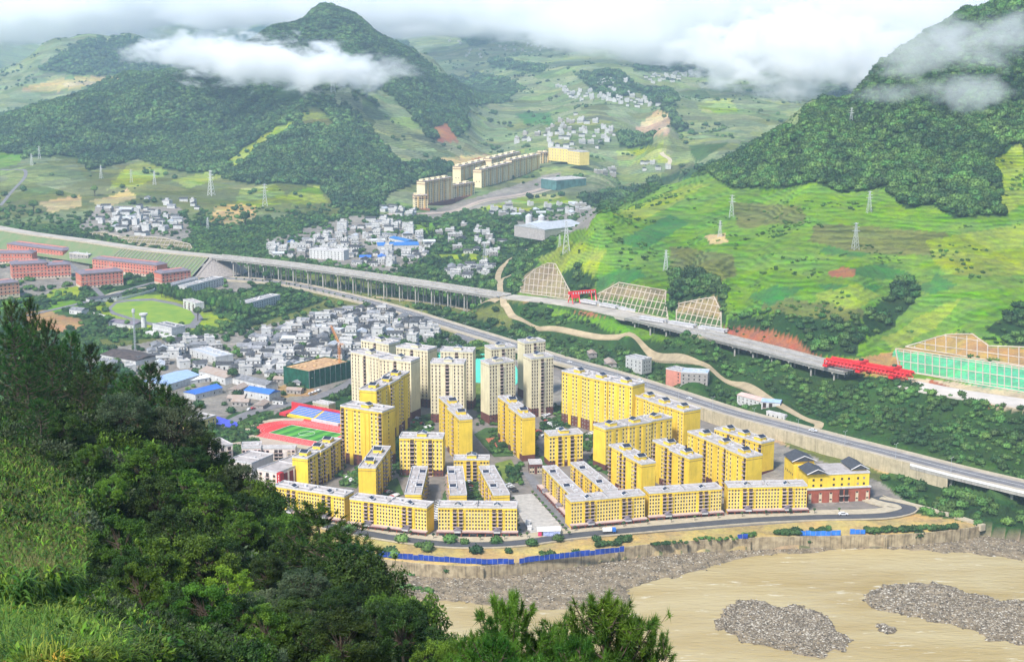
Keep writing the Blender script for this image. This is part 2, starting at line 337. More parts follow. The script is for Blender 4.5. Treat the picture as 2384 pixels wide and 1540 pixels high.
# (colour, terrace strength, roughness, polygon)
COVER = [
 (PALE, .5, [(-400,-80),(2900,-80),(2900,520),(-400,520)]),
 (MG, .1, [(-400,560),(1300,480),(1700,520),(2800,900),(2800,1700),(-400,1700)]),
 (DG, .0, [(-400,640),(1250,640),(1250,1000),(-400,1000)]),
 # right hill
 (BG, .7, [(1180,620),(1280,560),(1500,440),(1660,400),(1800,300),(2100,100),(2800,-80),(2800,1000),(2100,900),(1660,790),(1330,705),(1200,690)]),
 (DG, 0, [(1640,400),(1800,318),(1900,245),(2060,148),(2240,30),(2800,-80),(2800,290),(2450,315),(2384,360),(2310,390),(2350,480),(2340,505),(2220,510),(2170,480),(2110,490),(2060,440),(1960,450),(1900,425),(1820,440),(1700,440)]),
 (YG, .7, [(2310,370),(2384,330),(2384,470),(2340,500),(2320,420)]),
 (DG, .1, [(1690,745),(1810,730),(1950,740),(2010,755),(1990,830),(1880,835),(1700,790)]),
 (OL, .2, [(1780,680),(1890,700),(2010,715),(2050,735),(1960,745),(1840,735),(1770,720)]),
 (DG, .1, [(2010,735),(2070,690),(2100,660),(2140,660),(2130,700),(2080,760),(2020,790)]),
 (TEAL, .1, [(1740,690),(1800,665),(1865,668),(1840,690),(1790,712)]),
 (TEAL, .1, [(1905,660),(2060,665),(1990,710),(1930,690)]),(TEAL, .1, [(2130,670),(2180,640),(2225,660),(2170,685)]),
 (TEAL, .1, [(1960,625),(2060,615),(2130,640),(2060,650),(1990,640)]),(TEAL,.1,[(1960,560),(2080,580),(2000,600),(1900,585)]),
 (TEAL,.1,[(1440,560),(1560,500),(1600,520),(1500,580)]),(TEAL,.1,[(1380,640),(1480,620),(1500,640),(1400,690)]),
 (RED, 0, [(1925,635),(1960,622),(1995,628),(1990,645),(1940,645)]),(TAN,0,[(1640,550),(1690,545),(1700,562),(1650,566)]),
 (TAN,0,[(2350,575),(2384,570),(2384,590),(2355,588)]),
 (OL,.9,[(1560,570),(1700,590),(1720,640),(1650,660),(1560,620)]),(OL,.9,[(1700,470),(1860,480),(1880,520),(1720,530)]),
 (YG,.6,[(1250,600),(1330,560),(1420,580),(1380,640),(1300,640)]),(YG,.5,[(1420,500),(1600,430),(1650,430),(1500,510)]),
 (YG,.5,[(1900,700),(1990,720),(2050,690),(2000,660),(1900,680)]),(YG,.5,[(2050,790),(2150,730),(2240,690),(2180,760),(2080,820)]),
 (DG,.1,[(1180,650),(1210,600),(1260,610),(1230,660),(1200,690)]),(DG,.0,[(1310,640),(1350,620),(1390,650),(1360,700),(1330,690)]),
 (DG,.0,[(1560,640),(1640,640),(1690,700),(1690,760),(1560,720)]),(DG,0,[(2380,700),(2500,700),(2500,820),(2340,800),(2300,770)]),
 (OL,.9,[(1900,520),(2200,540),(2250,600),(2000,590),(1880,560)]),(YG,.5,[(2150,560),(2384,520),(2384,640),(2200,640)]),
 # red cuts beside the viaduct
 (RED,0,[(1680,766),(1760,766),(1850,788),(1915,838),(1900,862),(1700,802)]),((.40,.22,.08),0,[(1955,852),(2020,826),(2090,816),(2112,868),(2110,892),(2000,870)]),
 (SAND,0,[(2110,880),(2384,905),(2384,955),(2250,945),(2120,900)]),(RED,0,[(2170,885),(2260,920),(2330,950),(2250,950),(2160,920)]),
 (DIRT,0,[(1180,700),(1215,690),(1240,700),(1200,715)]),(RED,0,[(1290,725),(1380,728),(1420,745),(1380,760),(1320,745)]),
 (SAND,0,[(1480,735),(1680,775),(1660,790),(1470,745)]),
 (RED,0,[(1950,925),(2000,925),(2010,960),(1980,985),(1950,975)]),
 # left mountain woods
 (DG, 0, [(-400,330),(0,270),(200,215),(330,150),(440,150),(480,110),(600,60),(640,40),(750,0),(860,40),(945,105),(1010,165),(1060,215),(1090,300),(1050,330),(1000,330),(960,270),(880,200),
     (850,220),(900,270),(860,300),(930,390),(1050,370),(1060,395),(900,450),(880,500),(860,540),(700,560),(690,500),(760,480),(740,440),(600,430),(480,420),(400,400),(320,370),(200,400),(160,365),(0,370),(-400,400)]),
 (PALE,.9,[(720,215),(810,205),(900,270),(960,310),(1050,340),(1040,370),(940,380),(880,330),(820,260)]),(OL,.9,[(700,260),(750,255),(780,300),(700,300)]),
 (YG,.2,[(520,385),(560,350),(640,300),(690,280),(670,310),(600,350),(545,400)]),
 (MG,.3,[(640,210),(720,200),(700,250),(620,240)]),
 (OL,.3,[(-400,400),(0,400),(100,365),(180,370),(210,400),(300,380),(480,410),(600,430),(740,430),(800,500),(700,500),(560,490),(480,500),(300,470),(100,500),(-400,520)]),
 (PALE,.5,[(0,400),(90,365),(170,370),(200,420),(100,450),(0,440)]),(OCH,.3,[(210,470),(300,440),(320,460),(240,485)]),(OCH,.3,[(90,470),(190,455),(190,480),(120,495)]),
 (YG,.3,[(400,420),(480,400),(520,410),(440,440)]),(OCH,.8,[(500,480),(590,470),(600,510),(540,530),(490,520)]),(YG,.9,[(560,440),(640,430),(680,470),(600,480),(550,470)]),(YG,.5,[(670,450),(740,430),(760,470),(680,480)]),
 (BG,.2,[(-50,355),(60,360),(40,385),(-50,400)]),(YG,.3,[(300,380),(330,375),(400,400),(330,430),(250,440)]),
 # far left hill
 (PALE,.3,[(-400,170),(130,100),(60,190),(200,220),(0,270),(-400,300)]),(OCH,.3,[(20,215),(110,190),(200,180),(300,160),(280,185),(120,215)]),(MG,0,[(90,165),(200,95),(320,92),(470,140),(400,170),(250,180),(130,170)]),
 # centre far
 (DG,0,[(930,200),(1010,180),(1100,190),(1200,215),(1170,240),(1090,245),(1080,270),(1000,260)]),(DG,0,[(1540,255),(1600,290),(1590,310),(1550,290)]),(DG,0,[(1440,310),(1520,320),(1520,350),(1440,345)]),(DG,0,[(1470,165),(1560,140),(1700,130),(1700,180),(1600,170)]),
 (DG,0,[(1340,170),(1430,170),(1500,210),(1440,230),(1380,215)]),(DG,0,[(1140,140),(1270,160),(1260,172),(1140,158)]),(DG,0,[(1480,210),(1570,215),(1580,250),(1520,245)]),
 (DG,0,[(1090,175),(1180,190),(1220,210),(1130,200)]),(MG,0,[(1040,70),(1140,60),(1200,90),(1100,110)]),
 (TEAL,.2,[(1200,262),(1280,262),(1290,290),(1220,290)]),(OCH,.3,[(1000,370),(1130,358),(1200,365),(1180,378),(1060,392)]),(RED,0,[(1060,385),(1120,365),(1190,365),(1130,380),(1070,395)]),
 (TAN,.3,[(1480,300),(1530,255),(1560,270),(1560,310),(1500,320)]),(RED,0,[(1000,300),(1040,285),(1070,330),(1020,330)]),
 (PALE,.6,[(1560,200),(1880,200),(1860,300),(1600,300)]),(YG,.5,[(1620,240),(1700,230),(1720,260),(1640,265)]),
 (MG,.2,[(1390,440),(1640,410),(1600,340),(1700,330),(1500,460),(1400,500)]),(DG,.1,[(1350,470),(1500,440),(1560,400),(1640,400),(1480,450),(1400,490)]),
 (YG,.4,[(1080,470),(1300,450),(1340,470),(1200,500),(1100,495)]),(YG,.5,[(1430,350),(1540,340),(1560,370),(1440,385)]),
 # valley floor
 (DG,.0,[(860,530),(1250,500),(1300,580),(1160,640),(900,600)]),(YG,.3,[(1020,595),(1110,590),(1150,600),(1060,612)]),(BG,.1,[(920,525),(1010,515),(1010,545),(930,545)]),
 (GREY,0,[(230,480),(420,480),(450,540),(420,580),(180,530)]),(GREY,0,[(620,560),(830,500),(960,520),(1000,600),(900,640),(620,590)]),
 (GREY,0,[(970,500),(1300,400),(1330,430),(1010,510)]),(GREY,0,[(1180,520),(1400,480),(1370,530),(1250,560)]),
 (GREY,0,[(-100,560),(200,560),(500,600),(640,640),(560,680),(300,640),(0,720),(-100,720)]),
 (MG,0,[(-100,700),(200,680),(500,670),(600,700),(500,800),(0,800)]),(YG,0,[(120,672),(200,668),(190,690),(100,695)]),(BG,0,[(0,695),(90,690),(60,720),(0,722)]),(BG,0,[(110,705),(190,695),(180,720),(110,730)]),
 (YG,0,[(210,720),(280,690),(380,680),(520,740),(540,750),(430,780),(300,770)]),
 (DIRT,0,[(60,725),(110,720),(215,755),(130,780),(60,760)]),
 (OL,.1,[(210,790),(500,790),(760,700),(820,710),(600,800),(300,830)]),(GREY,0,[(230,810),(560,770),(850,700),(1000,740),(960,780),(840,800),(830,880),(640,960),(540,1000),(440,960)]),
 (DIRT,0,[(640,900),(720,895),(740,920),(650,930)]),
 (OL,.1,[(640,640),(800,640),(950,700),(1060,760),(1080,800),(900,720),(760,700)]),(OL,.1,[(820,650),(1100,720),(1200,690),(1300,760),(1200,770),(1000,710)]),
 (TAN,0,[(1640,960),(1900,1015),(2100,1080),(2040,1120),(1900,1060),(1700,1000)]),(OL,.1,[(1820,1020),(1980,1060),(2060,1110),(2000,1160),(1900,1100)]),
 (MG2,0,[(1180,700),(1500,760),(2384,960),(2384,1100),(1900,1000),(1500,860),(1200,770)]),(BG,0,[(1340,738),(1460,745),(1600,800),(1440,780)]),(BG,0,[(1270,710),(1300,720),(1350,745),(1290,740)]),
 # estate ground
 (GREY,0,[(600,1000),(800,960),(850,860),(1300,830),(1640,960),(1830,1040),(2060,1130),(2130,1190),(2100,1200),(1700,1230),(1100,1272),(780,1225),(620,1150)]),
 (OCH,0,[(560,1200),(780,1228),(1090,1272),(1400,1250),(1900,1205),(2130,1195),(2290,1222),(2230,1240),(1500,1275),(1090,1320),(800,1295),(560,1260)]),
 (MG2,0,[(2040,1110),(2384,1180),(2500,1300),(2384,1270),(2290,1222),(2130,1170)]),
 (DG,0,[(2080,1110),(2500,1200),(2500,1290),(2330,1240),(2180,1180)]),
 (MG,0,[(540,960),(640,955),(600,1010),(520,1000)]),
]
COVER += [((.26,.20,.11), 0, [z3(*p) for p in ((1108,1120),(1115,1050),(1200,970),(1290,925),(1345,930),(1440,1110),(1440,1170))]),
 ((.24,.19,.10), 0, [z3(*p) for p in ((1610,1140),(1700,1095),(1770,1055),(2085,1110),(2080,1170),(1640,1150))]), ((.07,.12,.035), 0, [z3(*p) for p in ((1620,1150),(2080,1190),(2100,1300),(1620,1205))]),
 ((.28,.20,.10), 0, [z5(*p) for p in ((-85,640),(60,610),(170,592),(215,690),(215,740),(-85,690))]), ((.07,.12,.035), 0, [z5(*p) for p in ((-85,690),(215,745),(215,800),(190,820),(-85,775))]),
 ((.38,.24,.08), 0, [z5(*p) for p in ((1450,925),(1600,880),(1720,845),(1900,840),(2010,920),(2300,930),(2300,1072),(1385,938))]),
 ((.10,.42,.20), 0, [z5(*p) for p in ((1385,938),(2300,1072),(2300,1240),(1410,1085))]),
 ((.24,.21,.10), 0, [z4(*p) for p in ((600,335),(750,325),(900,362),(1000,355),(1200,368),(1400,415),(1425,460),(1100,435),(860,385))])]
def cover_color(px, py, X, Y):
    n1 = fbm(X/28, Y/28, 3, 31)*26; n2 = fbm(X/28+50, Y/28, 3, 37)*12
    sc = np.clip(1400/np.maximum(Y, 300), .3, 1.2)
    qx = px + n1*sc; qy = py + n2*sc
    c = np.empty((len(px), 3)); c[:] = MG; t = np.zeros(len(px)); fo = np.zeros(len(px))
    for col, ts, poly in COVER:
        i = inpoly(qx, qy, poly); c[i] = col; t[i] = ts; fo[i] = 1. if col == DG else (.4 if col in (MG, MG2) else 0)
    return c, t, fo
NA, NR = 860, 760
ang = np.linspace(-.47, .47, NA)
tt = np.linspace(0, 1, NR)
rad = 8*np.exp(tt**.9*math.log(13000/8))
# denser where the valley lies
ys = np.sort(np.concatenate([np.geomspace(8, 560, 230), np.geomspace(565, 1700, 300), np.geomspace(1710, 13500, 300)])); NR = len(ys)
A2, Y2 = np.meshgrid(ang, ys); X2 = A2*Y2
Z2 = hground(X2, Y2)
# cuttings and fills: the ground is graded to the roads
ML = [P(-60,572,1),P(90,585,1.2),P(250,612,1.5),P(430,640,1.5),P(640,655,1.5),P(780,682,1.6),P(900,712,1.6),P(1000,742,1.8),P(1085,768,2),P(1180,797,2.8),P(1290,832,4.5),P(1420,868,6.5),P(1560,912,8),P(1700,957,9),
      P(1830,991,9.5),P(1960,1025,10),P(2090,1058,10.5),P(2230,1094,10.5),P(2400,1134,10.5),P(2560,1172,10.5)]
VL = [P(-80,515,22),P(60,541,22),P(200,560,22),P(340,580,22),P(500,596,22),P(640,611,22),P(800,632,22),P(1000,661,22),P(1180,689,22)]
VR = [P(1180,689,22),P(1330,706,23.5),P(1480,737,26),P(1650,778,28),P(1800,815,29.5),P(1920,846,30.5),P(2040,872,31)]
VY = [P(2080,884,31),P(2115,893,31),P(2230,915,31.5),P(2384,938,32),P(2500,955,32)]
def grade(X, Y, Z, line, half, near_w, far_w, off, mode):
    d = np.full(X.shape, 1e9); zz = np.zeros(X.shape); sd = np.zeros(X.shape)
    for a, b_ in zip(line[:-1], line[1:]):
        dx, dy = b_.x-a.x, b_.y-a.y; L2 = dx*dx+dy*dy; t = np.clip(((X-a.x)*dx+(Y-a.y)*dy)/L2, 0, 1)
        q = np.hypot(X-a.x-t*dx, Y-a.y-t*dy); m_ = q < d
        d = np.where(m_, q, d); zz = np.where(m_, a.z+(b_.z-a.z)*t+off, zz); sd = np.where(m_, (X-a.x)*-dy+(Y-a.y)*dx, sd)
    o_ = np.maximum(d-half, 0); rng_ = d < 120
    if mode == 'cap': return np.where(rng_, np.minimum(Z, zz+o_*.9), Z)
    lo = np.where((mode == 'wall') & (sd < 0), -99, zz-o_*.6); return np.where(rng_, np.clip(Z, lo, zz+o_*.9), Z)
Z2 = grade(X2, Y2, Z2, VL[:5], 14, 30, 40, -1.2, 'cap'); Z2 = grade(X2, Y2, Z2, VL[4:], 16, 20, 25, -9, 'cap')
Z2 = grade(X2, Y2, Z2, VR[:3], 13.5, 30, 30, -1.0, 'fill'); Z2 = grade(X2, Y2, Z2, VR[2:], 15, 30, 26, -8, 'cap')
Z2 = grade(X2, Y2, Z2, VY, 16, 30, 40, -.8, 'fill'); Z2 = grade(X2, Y2, Z2, ML, 14.5, 34, 40, -.9, 'wall')
_x = np.array([p.x for p in ML]); _y = np.array([p.y for p in ML]); _ry = np.interp(X2, _x, _y)
_g = (X2 > 150) & (X2 < 300) & (Y2 < _ry-13.5) & (Y2 > _ry-75); Z2 = np.where(_g, np.minimum(Z2, 1.5+fbm(X2/20, Y2/20, 3, 8)*3), Z2)
vx, vy, vz = X2.ravel(), Y2.ravel(), Z2.ravel()
ppx, ppy = proj(vx, vy, vz)
ccol, cter, cfor = cover_color(ppx, ppy, vx, vy)
isnear = (HN(vx, vy) > -11) & (vy < 620) & (vz > -9)
ccol[isnear] = (.022, .05, .012); cter[isnear] = 0
bedm = (vy < wall_y(vx)) & ~isnear
ccol[bedm] = (.30, .23, .15)
i = (np.arange(NR-1)[:, None]*NA + np.arange(NA-1)[None]).ravel()
m, nt_, b = _new('land'); N, L = nt_.nodes, nt_.links
at = N.new('ShaderNodeVertexColor'); at.layer_name = 'cover'
geo = N.new('ShaderNodeNewGeometry'); sx = N.new('ShaderNodeSeparateXYZ'); L.new(geo.outputs['Position'], sx.inputs[0])
def nz(scale, det=5, vec=None):
    n = N.new('ShaderNodeTexNoise'); n.inputs['Scale'].default_value = scale; n.inputs['Detail'].default_value = det
    n.inputs['Roughness'].default_value = .65
    L.new(vec or geo.outputs['Position'], n.inputs['Vector']); return n.outputs['Fac']
def mth(op, a, b_=None, c_=None):
    q = N.new('ShaderNodeMath'); q.operation = op
    for k, s_ in enumerate((a, b_, c_)):
        if s_ is None: continue
        if isinstance(s_, (int, float)): q.inputs[k].default_value = s_
        else: L.new(s_, q.inputs[k])
    return q.outputs[0]
def rng(v, a, b_, c_, d_):
    q = N.new('ShaderNodeMapRange')
    for k, s_ in enumerate((v, a, b_, c_, d_)):
        if isinstance(s_, (int, float)): q.inputs[k].default_value = s_
        else: L.new(s_, q.inputs[k])
    return q.outputs[0]
n1 = nz(.012, 6); n4 = nz(.03, 4); n2 = nz(.09, 6); n3 = nz(.5, 4)
# terrace steps follow the contour lines
ph = mth('ADD', mth('MULTIPLY', sx.outputs[2], 2.1), mth('ADD', mth('MULTIPLY', n1, 22.0), mth('MULTIPLY', n2, 3.5)))
st = mth('SINE', ph)
ta = at.outputs['Alpha']
stp = mth('MULTIPLY', rng(st, -1, 1, -.44, .15), mth('MULTIPLY', ta, rng(n4, .35, .62, .05, 1.3)))
v1 = rng(n1, .3, .7, .72, 1.22); v2 = rng(n2, .3, .7, .68, 1.32); v3 = rng(n3, .3, .7, .82, 1.18)
val = mth('MULTIPLY', mth('MULTIPLY', v1, mth('MULTIPLY', v2, v3)), mth('ADD', stp, 1.0))
mpv = N.new('ShaderNodeMapping'); mpv.inputs['Scale'].default_value = (.010, .016, .05); L.new(geo.outputs['Position'], mpv.inputs['Vector'])
vo = N.new('ShaderNodeTexVoronoi'); vo.inputs['Scale'].default_value = 1.0; vo.inputs['Randomness'].default_value = .9; L.new(mpv.outputs['Vector'], vo.inputs['Vector'])
vsx = N.new('ShaderNodeSeparateXYZ'); L.new(vo.outputs['Color'], vsx.inputs[0]); ta2 = mth('MULTIPLY', rng(ta, 0, .4, 0, 1), rng(sx.outputs[1], 1900, 2500, .28, 1))
fv = mth('ADD', 1.0, mth('MULTIPLY', ta2, rng(vsx.outputs[0], 0, 1, -.38, .30)))
fs_ = mth('ADD', 1.0, mth('MULTIPLY', ta2, rng(vsx.outputs[1], 0, 1, -.30, .12))); fhu = mth('MULTIPLY', ta2, rng(vsx.outputs[2], 0, 1, -.035, .03))
hs = N.new('ShaderNodeHueSaturation'); L.new(at.outputs['Color'], hs.inputs['Color']); L.new(mth('MULTIPLY', val, fv), hs.inputs['Value'])
L.new(mth('ADD', fhu, rng(n4, .3, .7, .475, .525)), hs.inputs['Hue']); L.new(mth('MULTIPLY', fs_, rng(n2, .3, .7, .85, 1.1)), hs.inputs['Saturation'])
L.new(hs.outputs['Color'], b.inputs['Base Color']); b.inputs['Roughness'].default_value = .95; b.inputs['Specular IOR Level'].default_value = .1
bp = N.new('ShaderNodeBump'); bp.inputs['Distance'].default_value = 2.2; bp.inputs['Strength'].default_value = .8
L.new(mth('ADD', mth('MULTIPLY', stp, .8), mth('ADD', mth('MULTIPLY', n2, 1.6), mth('MULTIPLY', n3, .35))), bp.inputs['Height']); L.new(bp.outputs['Normal'], b.inputs['Normal'])
LAND = m
ter = npmesh('terrain', np.stack([vx, vy, vz], 1), np.stack([i, i+1, i+NA+1, i+NA], 1), LAND, smooth_=True)
ca = ter.data.color_attributes.new('cover', 'FLOAT_COLOR', 'POINT')
ca.data.foreach_set('color', np.concatenate([ccol, cter[:, None]], 1).astype(np.float32).ravel())
tag(ter, 'green valley floor rising into terraced and wooded hillsides', 'terrain', kind='structure')
gsheet = MB(); gsheet.add([(-40000,-20000,-40),(40000,-20000,-40),(40000,60000,-40),(-40000,60000,-40)], [(0,1,2,3)])
tag(gsheet.build('ground', mat('far ground', (.06,.11,.04), .95)), 'green lowland reaching to the horizon', 'ground', kind='structure')

from mathutils.bvhtree import BVHTree
BV = BVHTree.FromObject(ter, bpy.context.evaluated_depsgraph_get())
def gz(X, Y):
    h = BV.ray_cast(Vector((X, Y, 4000)), Vector((0, 0, -1)))
    return h[0].z if h[0] else 0.0
def hit(x, y, dmin=500):
    "ground point seen at (x, y), looking past anything nearer than dmin"
    d = Vector(ray(x, y)).normalized(); h = BV.ray_cast(Vector((0, 0, CAMZ)) + d*dmin, d)
    return h[0] if h[0] else PY(x, y, 9000)
# ---------------------------------------------------------------- roads, walls, viaducts, river
def spline(pts, n=8):
    "Catmull-Rom through 3D points"
    p = [Vector(q) for q in pts]; p = [p[0]*2-p[1]] + p + [p[-1]*2-p[-2]]; out = []
    for i in range(1, len(p)-2):
        for k in range(n):
            t = k/n; a, b, c, d = p[i-1:i+3]
            out.append(.5*((2*b)+(c-a)*t+(2*a-5*b+4*c-d)*t*t+(3*b-a-3*c+d)*t*t*t))
    out.append(p[-2]); return out
def perp(line):
    ns = []
    for i, p in enumerate(line):
        d = line[min(i+1, len(line)-1)] - line[max(i-1, 0)]; d.z = 0; d.normalize(); ns.append(Vector((-d.y, d.x, 0)))
    return ns
def ribbon(mb, line, o0, o1, z0, z1_):
    "extruded strip between offsets o0..o1 (left of the line positive), heights z0..z1 relative to it"
    ns = perp(line); v = []; f = []
    for p, n in zip(line, ns):
        v += [p+n*o0+Vector((0,0,z0)), p+n*o1+Vector((0,0,z0)), p+n*o1+Vector((0,0,z1_)), p+n*o0+Vector((0,0,z1_))]
    k = len(line)
    for i in range(k-1):
        a = i*4; b_ = a+4
        for e in range(4): f.append((a+e, b_+e, b_+(e+1) % 4, a+(e+1) % 4))
    f += [(0,1,2,3), (4*k-1,4*k-2,4*k-3,4*k-4)]
    mb.add(v, f); return mb
def resample(line, step):
    out = [line[0].copy()]; acc = 0
    for a, b_ in zip(line[:-1], line[1:]):
        L_ = (b_-a).length
        while acc + L_ >= step:
            t = (step-acc)/L_; a = a.lerp(b_, t); out.append(a.copy()); L_ = (b_-a).length; acc = 0
        acc += L_
    return out
ASPH = mat('asphalt', (.085,.085,.09), .9, .15, .2)
ASPHG = mat('worn asphalt', (.20,.19,.19), .92, .15, .15)
CONC = mat('concrete', (.42,.39,.34), .85, .15, .3, streak=.35)
CONCD = mat('deck concrete', (.40,.37,.33), .9, .2, .1)
CONCW = mat('river wall concrete', (.43,.35,.22), .9, .25, .25, col2=(.20,.15,.09), streak=.6)
EARTH = mat('bare earth', (.42,.30,.14), .95, .2, .08, col2=(.30,.17,.08))
WHITE = mat('white paint', (.78,.77,.74), .7, .06, .3)
PAVE = mat('pale paving', (.47,.40,.28), .9, .12, .3)
LINEM = mat('road line white', (.7,.7,.66), .7, .1, .5)
def road(pts, width, mm, label, thick=3.0, name='road', step=14):
    line = resample(spline(pts), step); mb = MB(); ribbon(mb, line, -width/2, width/2, -thick, 0)
    o = mb.build(name, mm); tag(o, label, name.replace('_', ' '), kind='structure'); return line
def strip(line, o0, o1, z0, z1_, name, mm, label, cat=None, kind=None, parent=None):
    mb = MB(); ribbon(mb, line, o0, o1, z0, z1_); o = mb.build(name, mm, parent)
    return tag(o, label, cat or name.replace('_', ' '), kind=kind) if not parent else o
# main road: comes in from the left, through the junction, then along the retaining wall
SHOUL = mat('sandy carriageway', (.43,.37,.29), .93, .15, .08)
mline = road(ML, 19, SHOUL, 'grey main road running past the estate to the bridge on the right', 2.5)
strip(mline, -6.2, 5.6, -.2, .004, 'carriageway', ASPHG, 'grey asphalt lanes in the middle of the sandy main road', kind='structure')
strip(mline, -.2, .2, .008, .014, 'centre_line', LINEM, 'white centre line on the main road', kind='structure')
strip(mline, 9.6, 12.6, -2, .14, 'pavement', PAVE, 'sandy verge on the far side of the main road', kind='structure')
strip(mline, -12.4, -9.6, -2, .14, 'pavement', PAVE, 'sandy verge on the near side of the main road', kind='structure')
wl = [p for p in mline if p.x > 150 and p.x < 296]
mb = MB(); ribbon(mb, wl, -13.2, -12.45, -10.5, .9); o = mb.build('retaining_wall', mat('tan wall concrete', (.52,.44,.29), .9, .15, .2, streak=.35))
tag(o, 'long pale concrete retaining wall carrying the main road above the estate', 'wall')
# near bridge at the right edge
bl = [p for p in mline if p.x > 268]
br = empty('road_bridge', bl[0]); tag(br, 'low concrete road bridge leaving the picture on the right edge', 'bridge')
mb = MB(); ribbon(mb, bl, -13.4, 9.6, -2.6, -.5)
def childfix(o, par):                                                # keep world place under a located parent
    o.parent = par; o.matrix_parent_inverse = Matrix.Translation(-Vector(par.location)); return o
childfix(mb.build('deck', CONC), br)
mb = MB(); ribbon(mb, bl, -13.6, -13.2, -.5, 1.0); childfix(mb.build('parapet', WHITE), br)
for k in range(2, len(bl), 3):
    p = bl[k]; n = perp(bl)[k]; mb = MB()
    for off in (-9, 6): mb.bar(p+n*off+Vector((0,0,-16)), p+n*off+Vector((0,0,-2.6)), 1.0, n=10)
    mb.bar(p+n*-12+Vector((0,0,-3.2)), p+n*8+Vector((0,0,-3.2)), .9, n=4); childfix(mb.build('pier', CONC), br)
# motorway on the left embankment, viaduct, cutting, second viaduct
vline = resample(spline(VL), 12)
vr = resample(spline(VR), 12)
def viaduct(line, i0, i1, pitch_, label, depth_=30, start=1, w0=-12, w1=12):
    seg = line[i0:i1]; base = empty('viaduct', seg[0]); tag(base, label, 'viaduct')
    for side, (a, b_) in enumerate(((w0, -.6), (.6, w1))):
        mb = MB(); ribbon(mb, seg, a, b_, -.5, 0); childfix(mb.build('deck', CONCD), base)
        mb = MB()
        for k in range(4):
            c = a+1.2+(b_-a-2.4)*k/3; ribbon(mb, seg, c-.45, c+.45, -2.2, -.5)
        childfix(mb.build('girder', CONC), base)
        for e in (a, b_-.3): mb = MB(); ribbon(mb, seg, e, e+.3, 0, 1.0); childfix(mb.build('parapet', CONC), base)
    ns = perp(seg)
    for k in range(start, len(seg), pitch_):
        p, n = seg[k], ns[k]
        for a, b_ in ((w0, -.6), (.6, w1)):
            mb = MB(); c0 = p+n*(a+1)+Vector((0,0,-3)); c1 = p+n*(b_-1)+Vector((0,0,-3)); mb.bar(c0, c1, 1.0, n=4)
            for q in (c0.lerp(c1, .28), c0.lerp(c1, .72)):
                g = min(gz(q.x, q.y)-1, q.z-2); mb.bar((q.x, q.y, g), q, .8, n=8)
            childfix(mb.build('pier', CONC), base)
    return base
ia = min(range(len(vline)), key=lambda i: abs(proj(*vline[i])[0]-505))
mb = MB(); ribbon(mb, vline[:ia+1], -12, 12, -3, 0)
tag(mb.build('motorway', mat('unpaved carriageway', (.47,.42,.35), .95, .18, .06)), 'pale unfinished motorway on the planted embankment at left', 'motorway', kind='structure')
viaduct(vline, ia, len(vline), 2, 'long motorway viaduct on rows of concrete piers behind the village')
ib = min(range(len(vr)), key=lambda i: abs(proj(*vr[i])[0]-1480))
mb = MB(); ribbon(mb, vr[:ib+1], -12, 12, -3, 0)
tag(mb.build('motorway', MATS['unpaved carriageway']), 'unfinished motorway below the lattice slopes with the red gantry', 'motorway', kind='structure')
viaduct(vr, ib, len(vr)-1, 2, 'motorway viaduct still under construction below the green hill on the right', start=1)
yl = resample(spline([P(2115,893,31),P(2230,915,31.5),P(2384,938,32),P(2500,955,32)]), 12)
mb = MB(); ribbon(mb, yl, -14, 12, -5, .3)
tag(mb.build('motorway', mat('pale concrete yard', (.58,.52,.45), .9, .12, .05)), 'pale concrete roadbed under the green netted slope at right', 'motorway', kind='structure')
# embankment of the left motorway: a planted bank with a cone at its end
mb = MB(); el = vline[:ia+1]; ns = perp(el); v = []; f = []
for p, n in zip(el, ns): v += [p+n*-12+Vector((0,0,-.3)), p+n*-42+Vector((0,0,-19)), p+n*12+Vector((0,0,-.3)), p+n*32+Vector((0,0,-17))]
for k in range(len(el)-1): a = 4*k; f += [(a, a+1, a+5, a+4), (a+2, a+6, a+7, a+3), (a, a+4, a+6, a+2)]
mb.add(v, f)
tag(mb.build('embankment', mat('planted bank', (.10,.17,.07), .95, .3, .08, col2=(.20,.20,.10))), 'grassed motorway embankment with concrete ribs above the red campus', 'embankment', kind='structure')
c = el[-1] + (el[-1]-el[-2]).normalized()*2; mb = MB(); vv = [c+Vector((0,0,-.4))]; K = 22
d0 = (el[-1]-el[-2]).normalized(); n0 = Vector((-d0.y, d0.x, 0))
for k in range(K): t = math.pi*k/(K-1)-math.pi/2; vv.append(c + (d0*math.cos(t)*34+n0*math.sin(t)*40)+Vector((0,0,-20)))
vt = [c+(d0*math.cos(math.pi*k/(K-1)-math.pi/2)*3+n0*math.sin(math.pi*k/(K-1)-math.pi/2)*12)+Vector((0,0,-.4)) for k in range(K)]
mb.add(vv[1:]+vt, [(k, k+1, k+1+K, k+K) for k in range(K-1)]); mb.add([vv[0]]+vt, [(0, k+1, k+2) for k in range(K-1)])
tag(mb.build('embankment_cone', mat('stone pitching', (.33,.29,.26), .95, .2, .5)), 'grey stone pitched cone where the viaduct begins', 'embankment', kind='structure')
mb = MB()
for k in range(len(el)-13, len(el)):
    p, n = el[k], ns[k]
    for s_ in (0, .5):
        q = p + (el[k]-el[k-1])*s_; mb.bar(q+n*-12.3+Vector((0,0,.3)), q+n*-41+Vector((0,0,-17.6)), .45, n=4)
tag(mb.build('slope_ribs', CONC), 'row of concrete ribs down the end of the left embankment', 'slope ribs')
strip(el, -13, -12.3, -.5, 1.2, 'kerb_wall', PAVE, 'pale wall along the top of the embankment', 'wall')
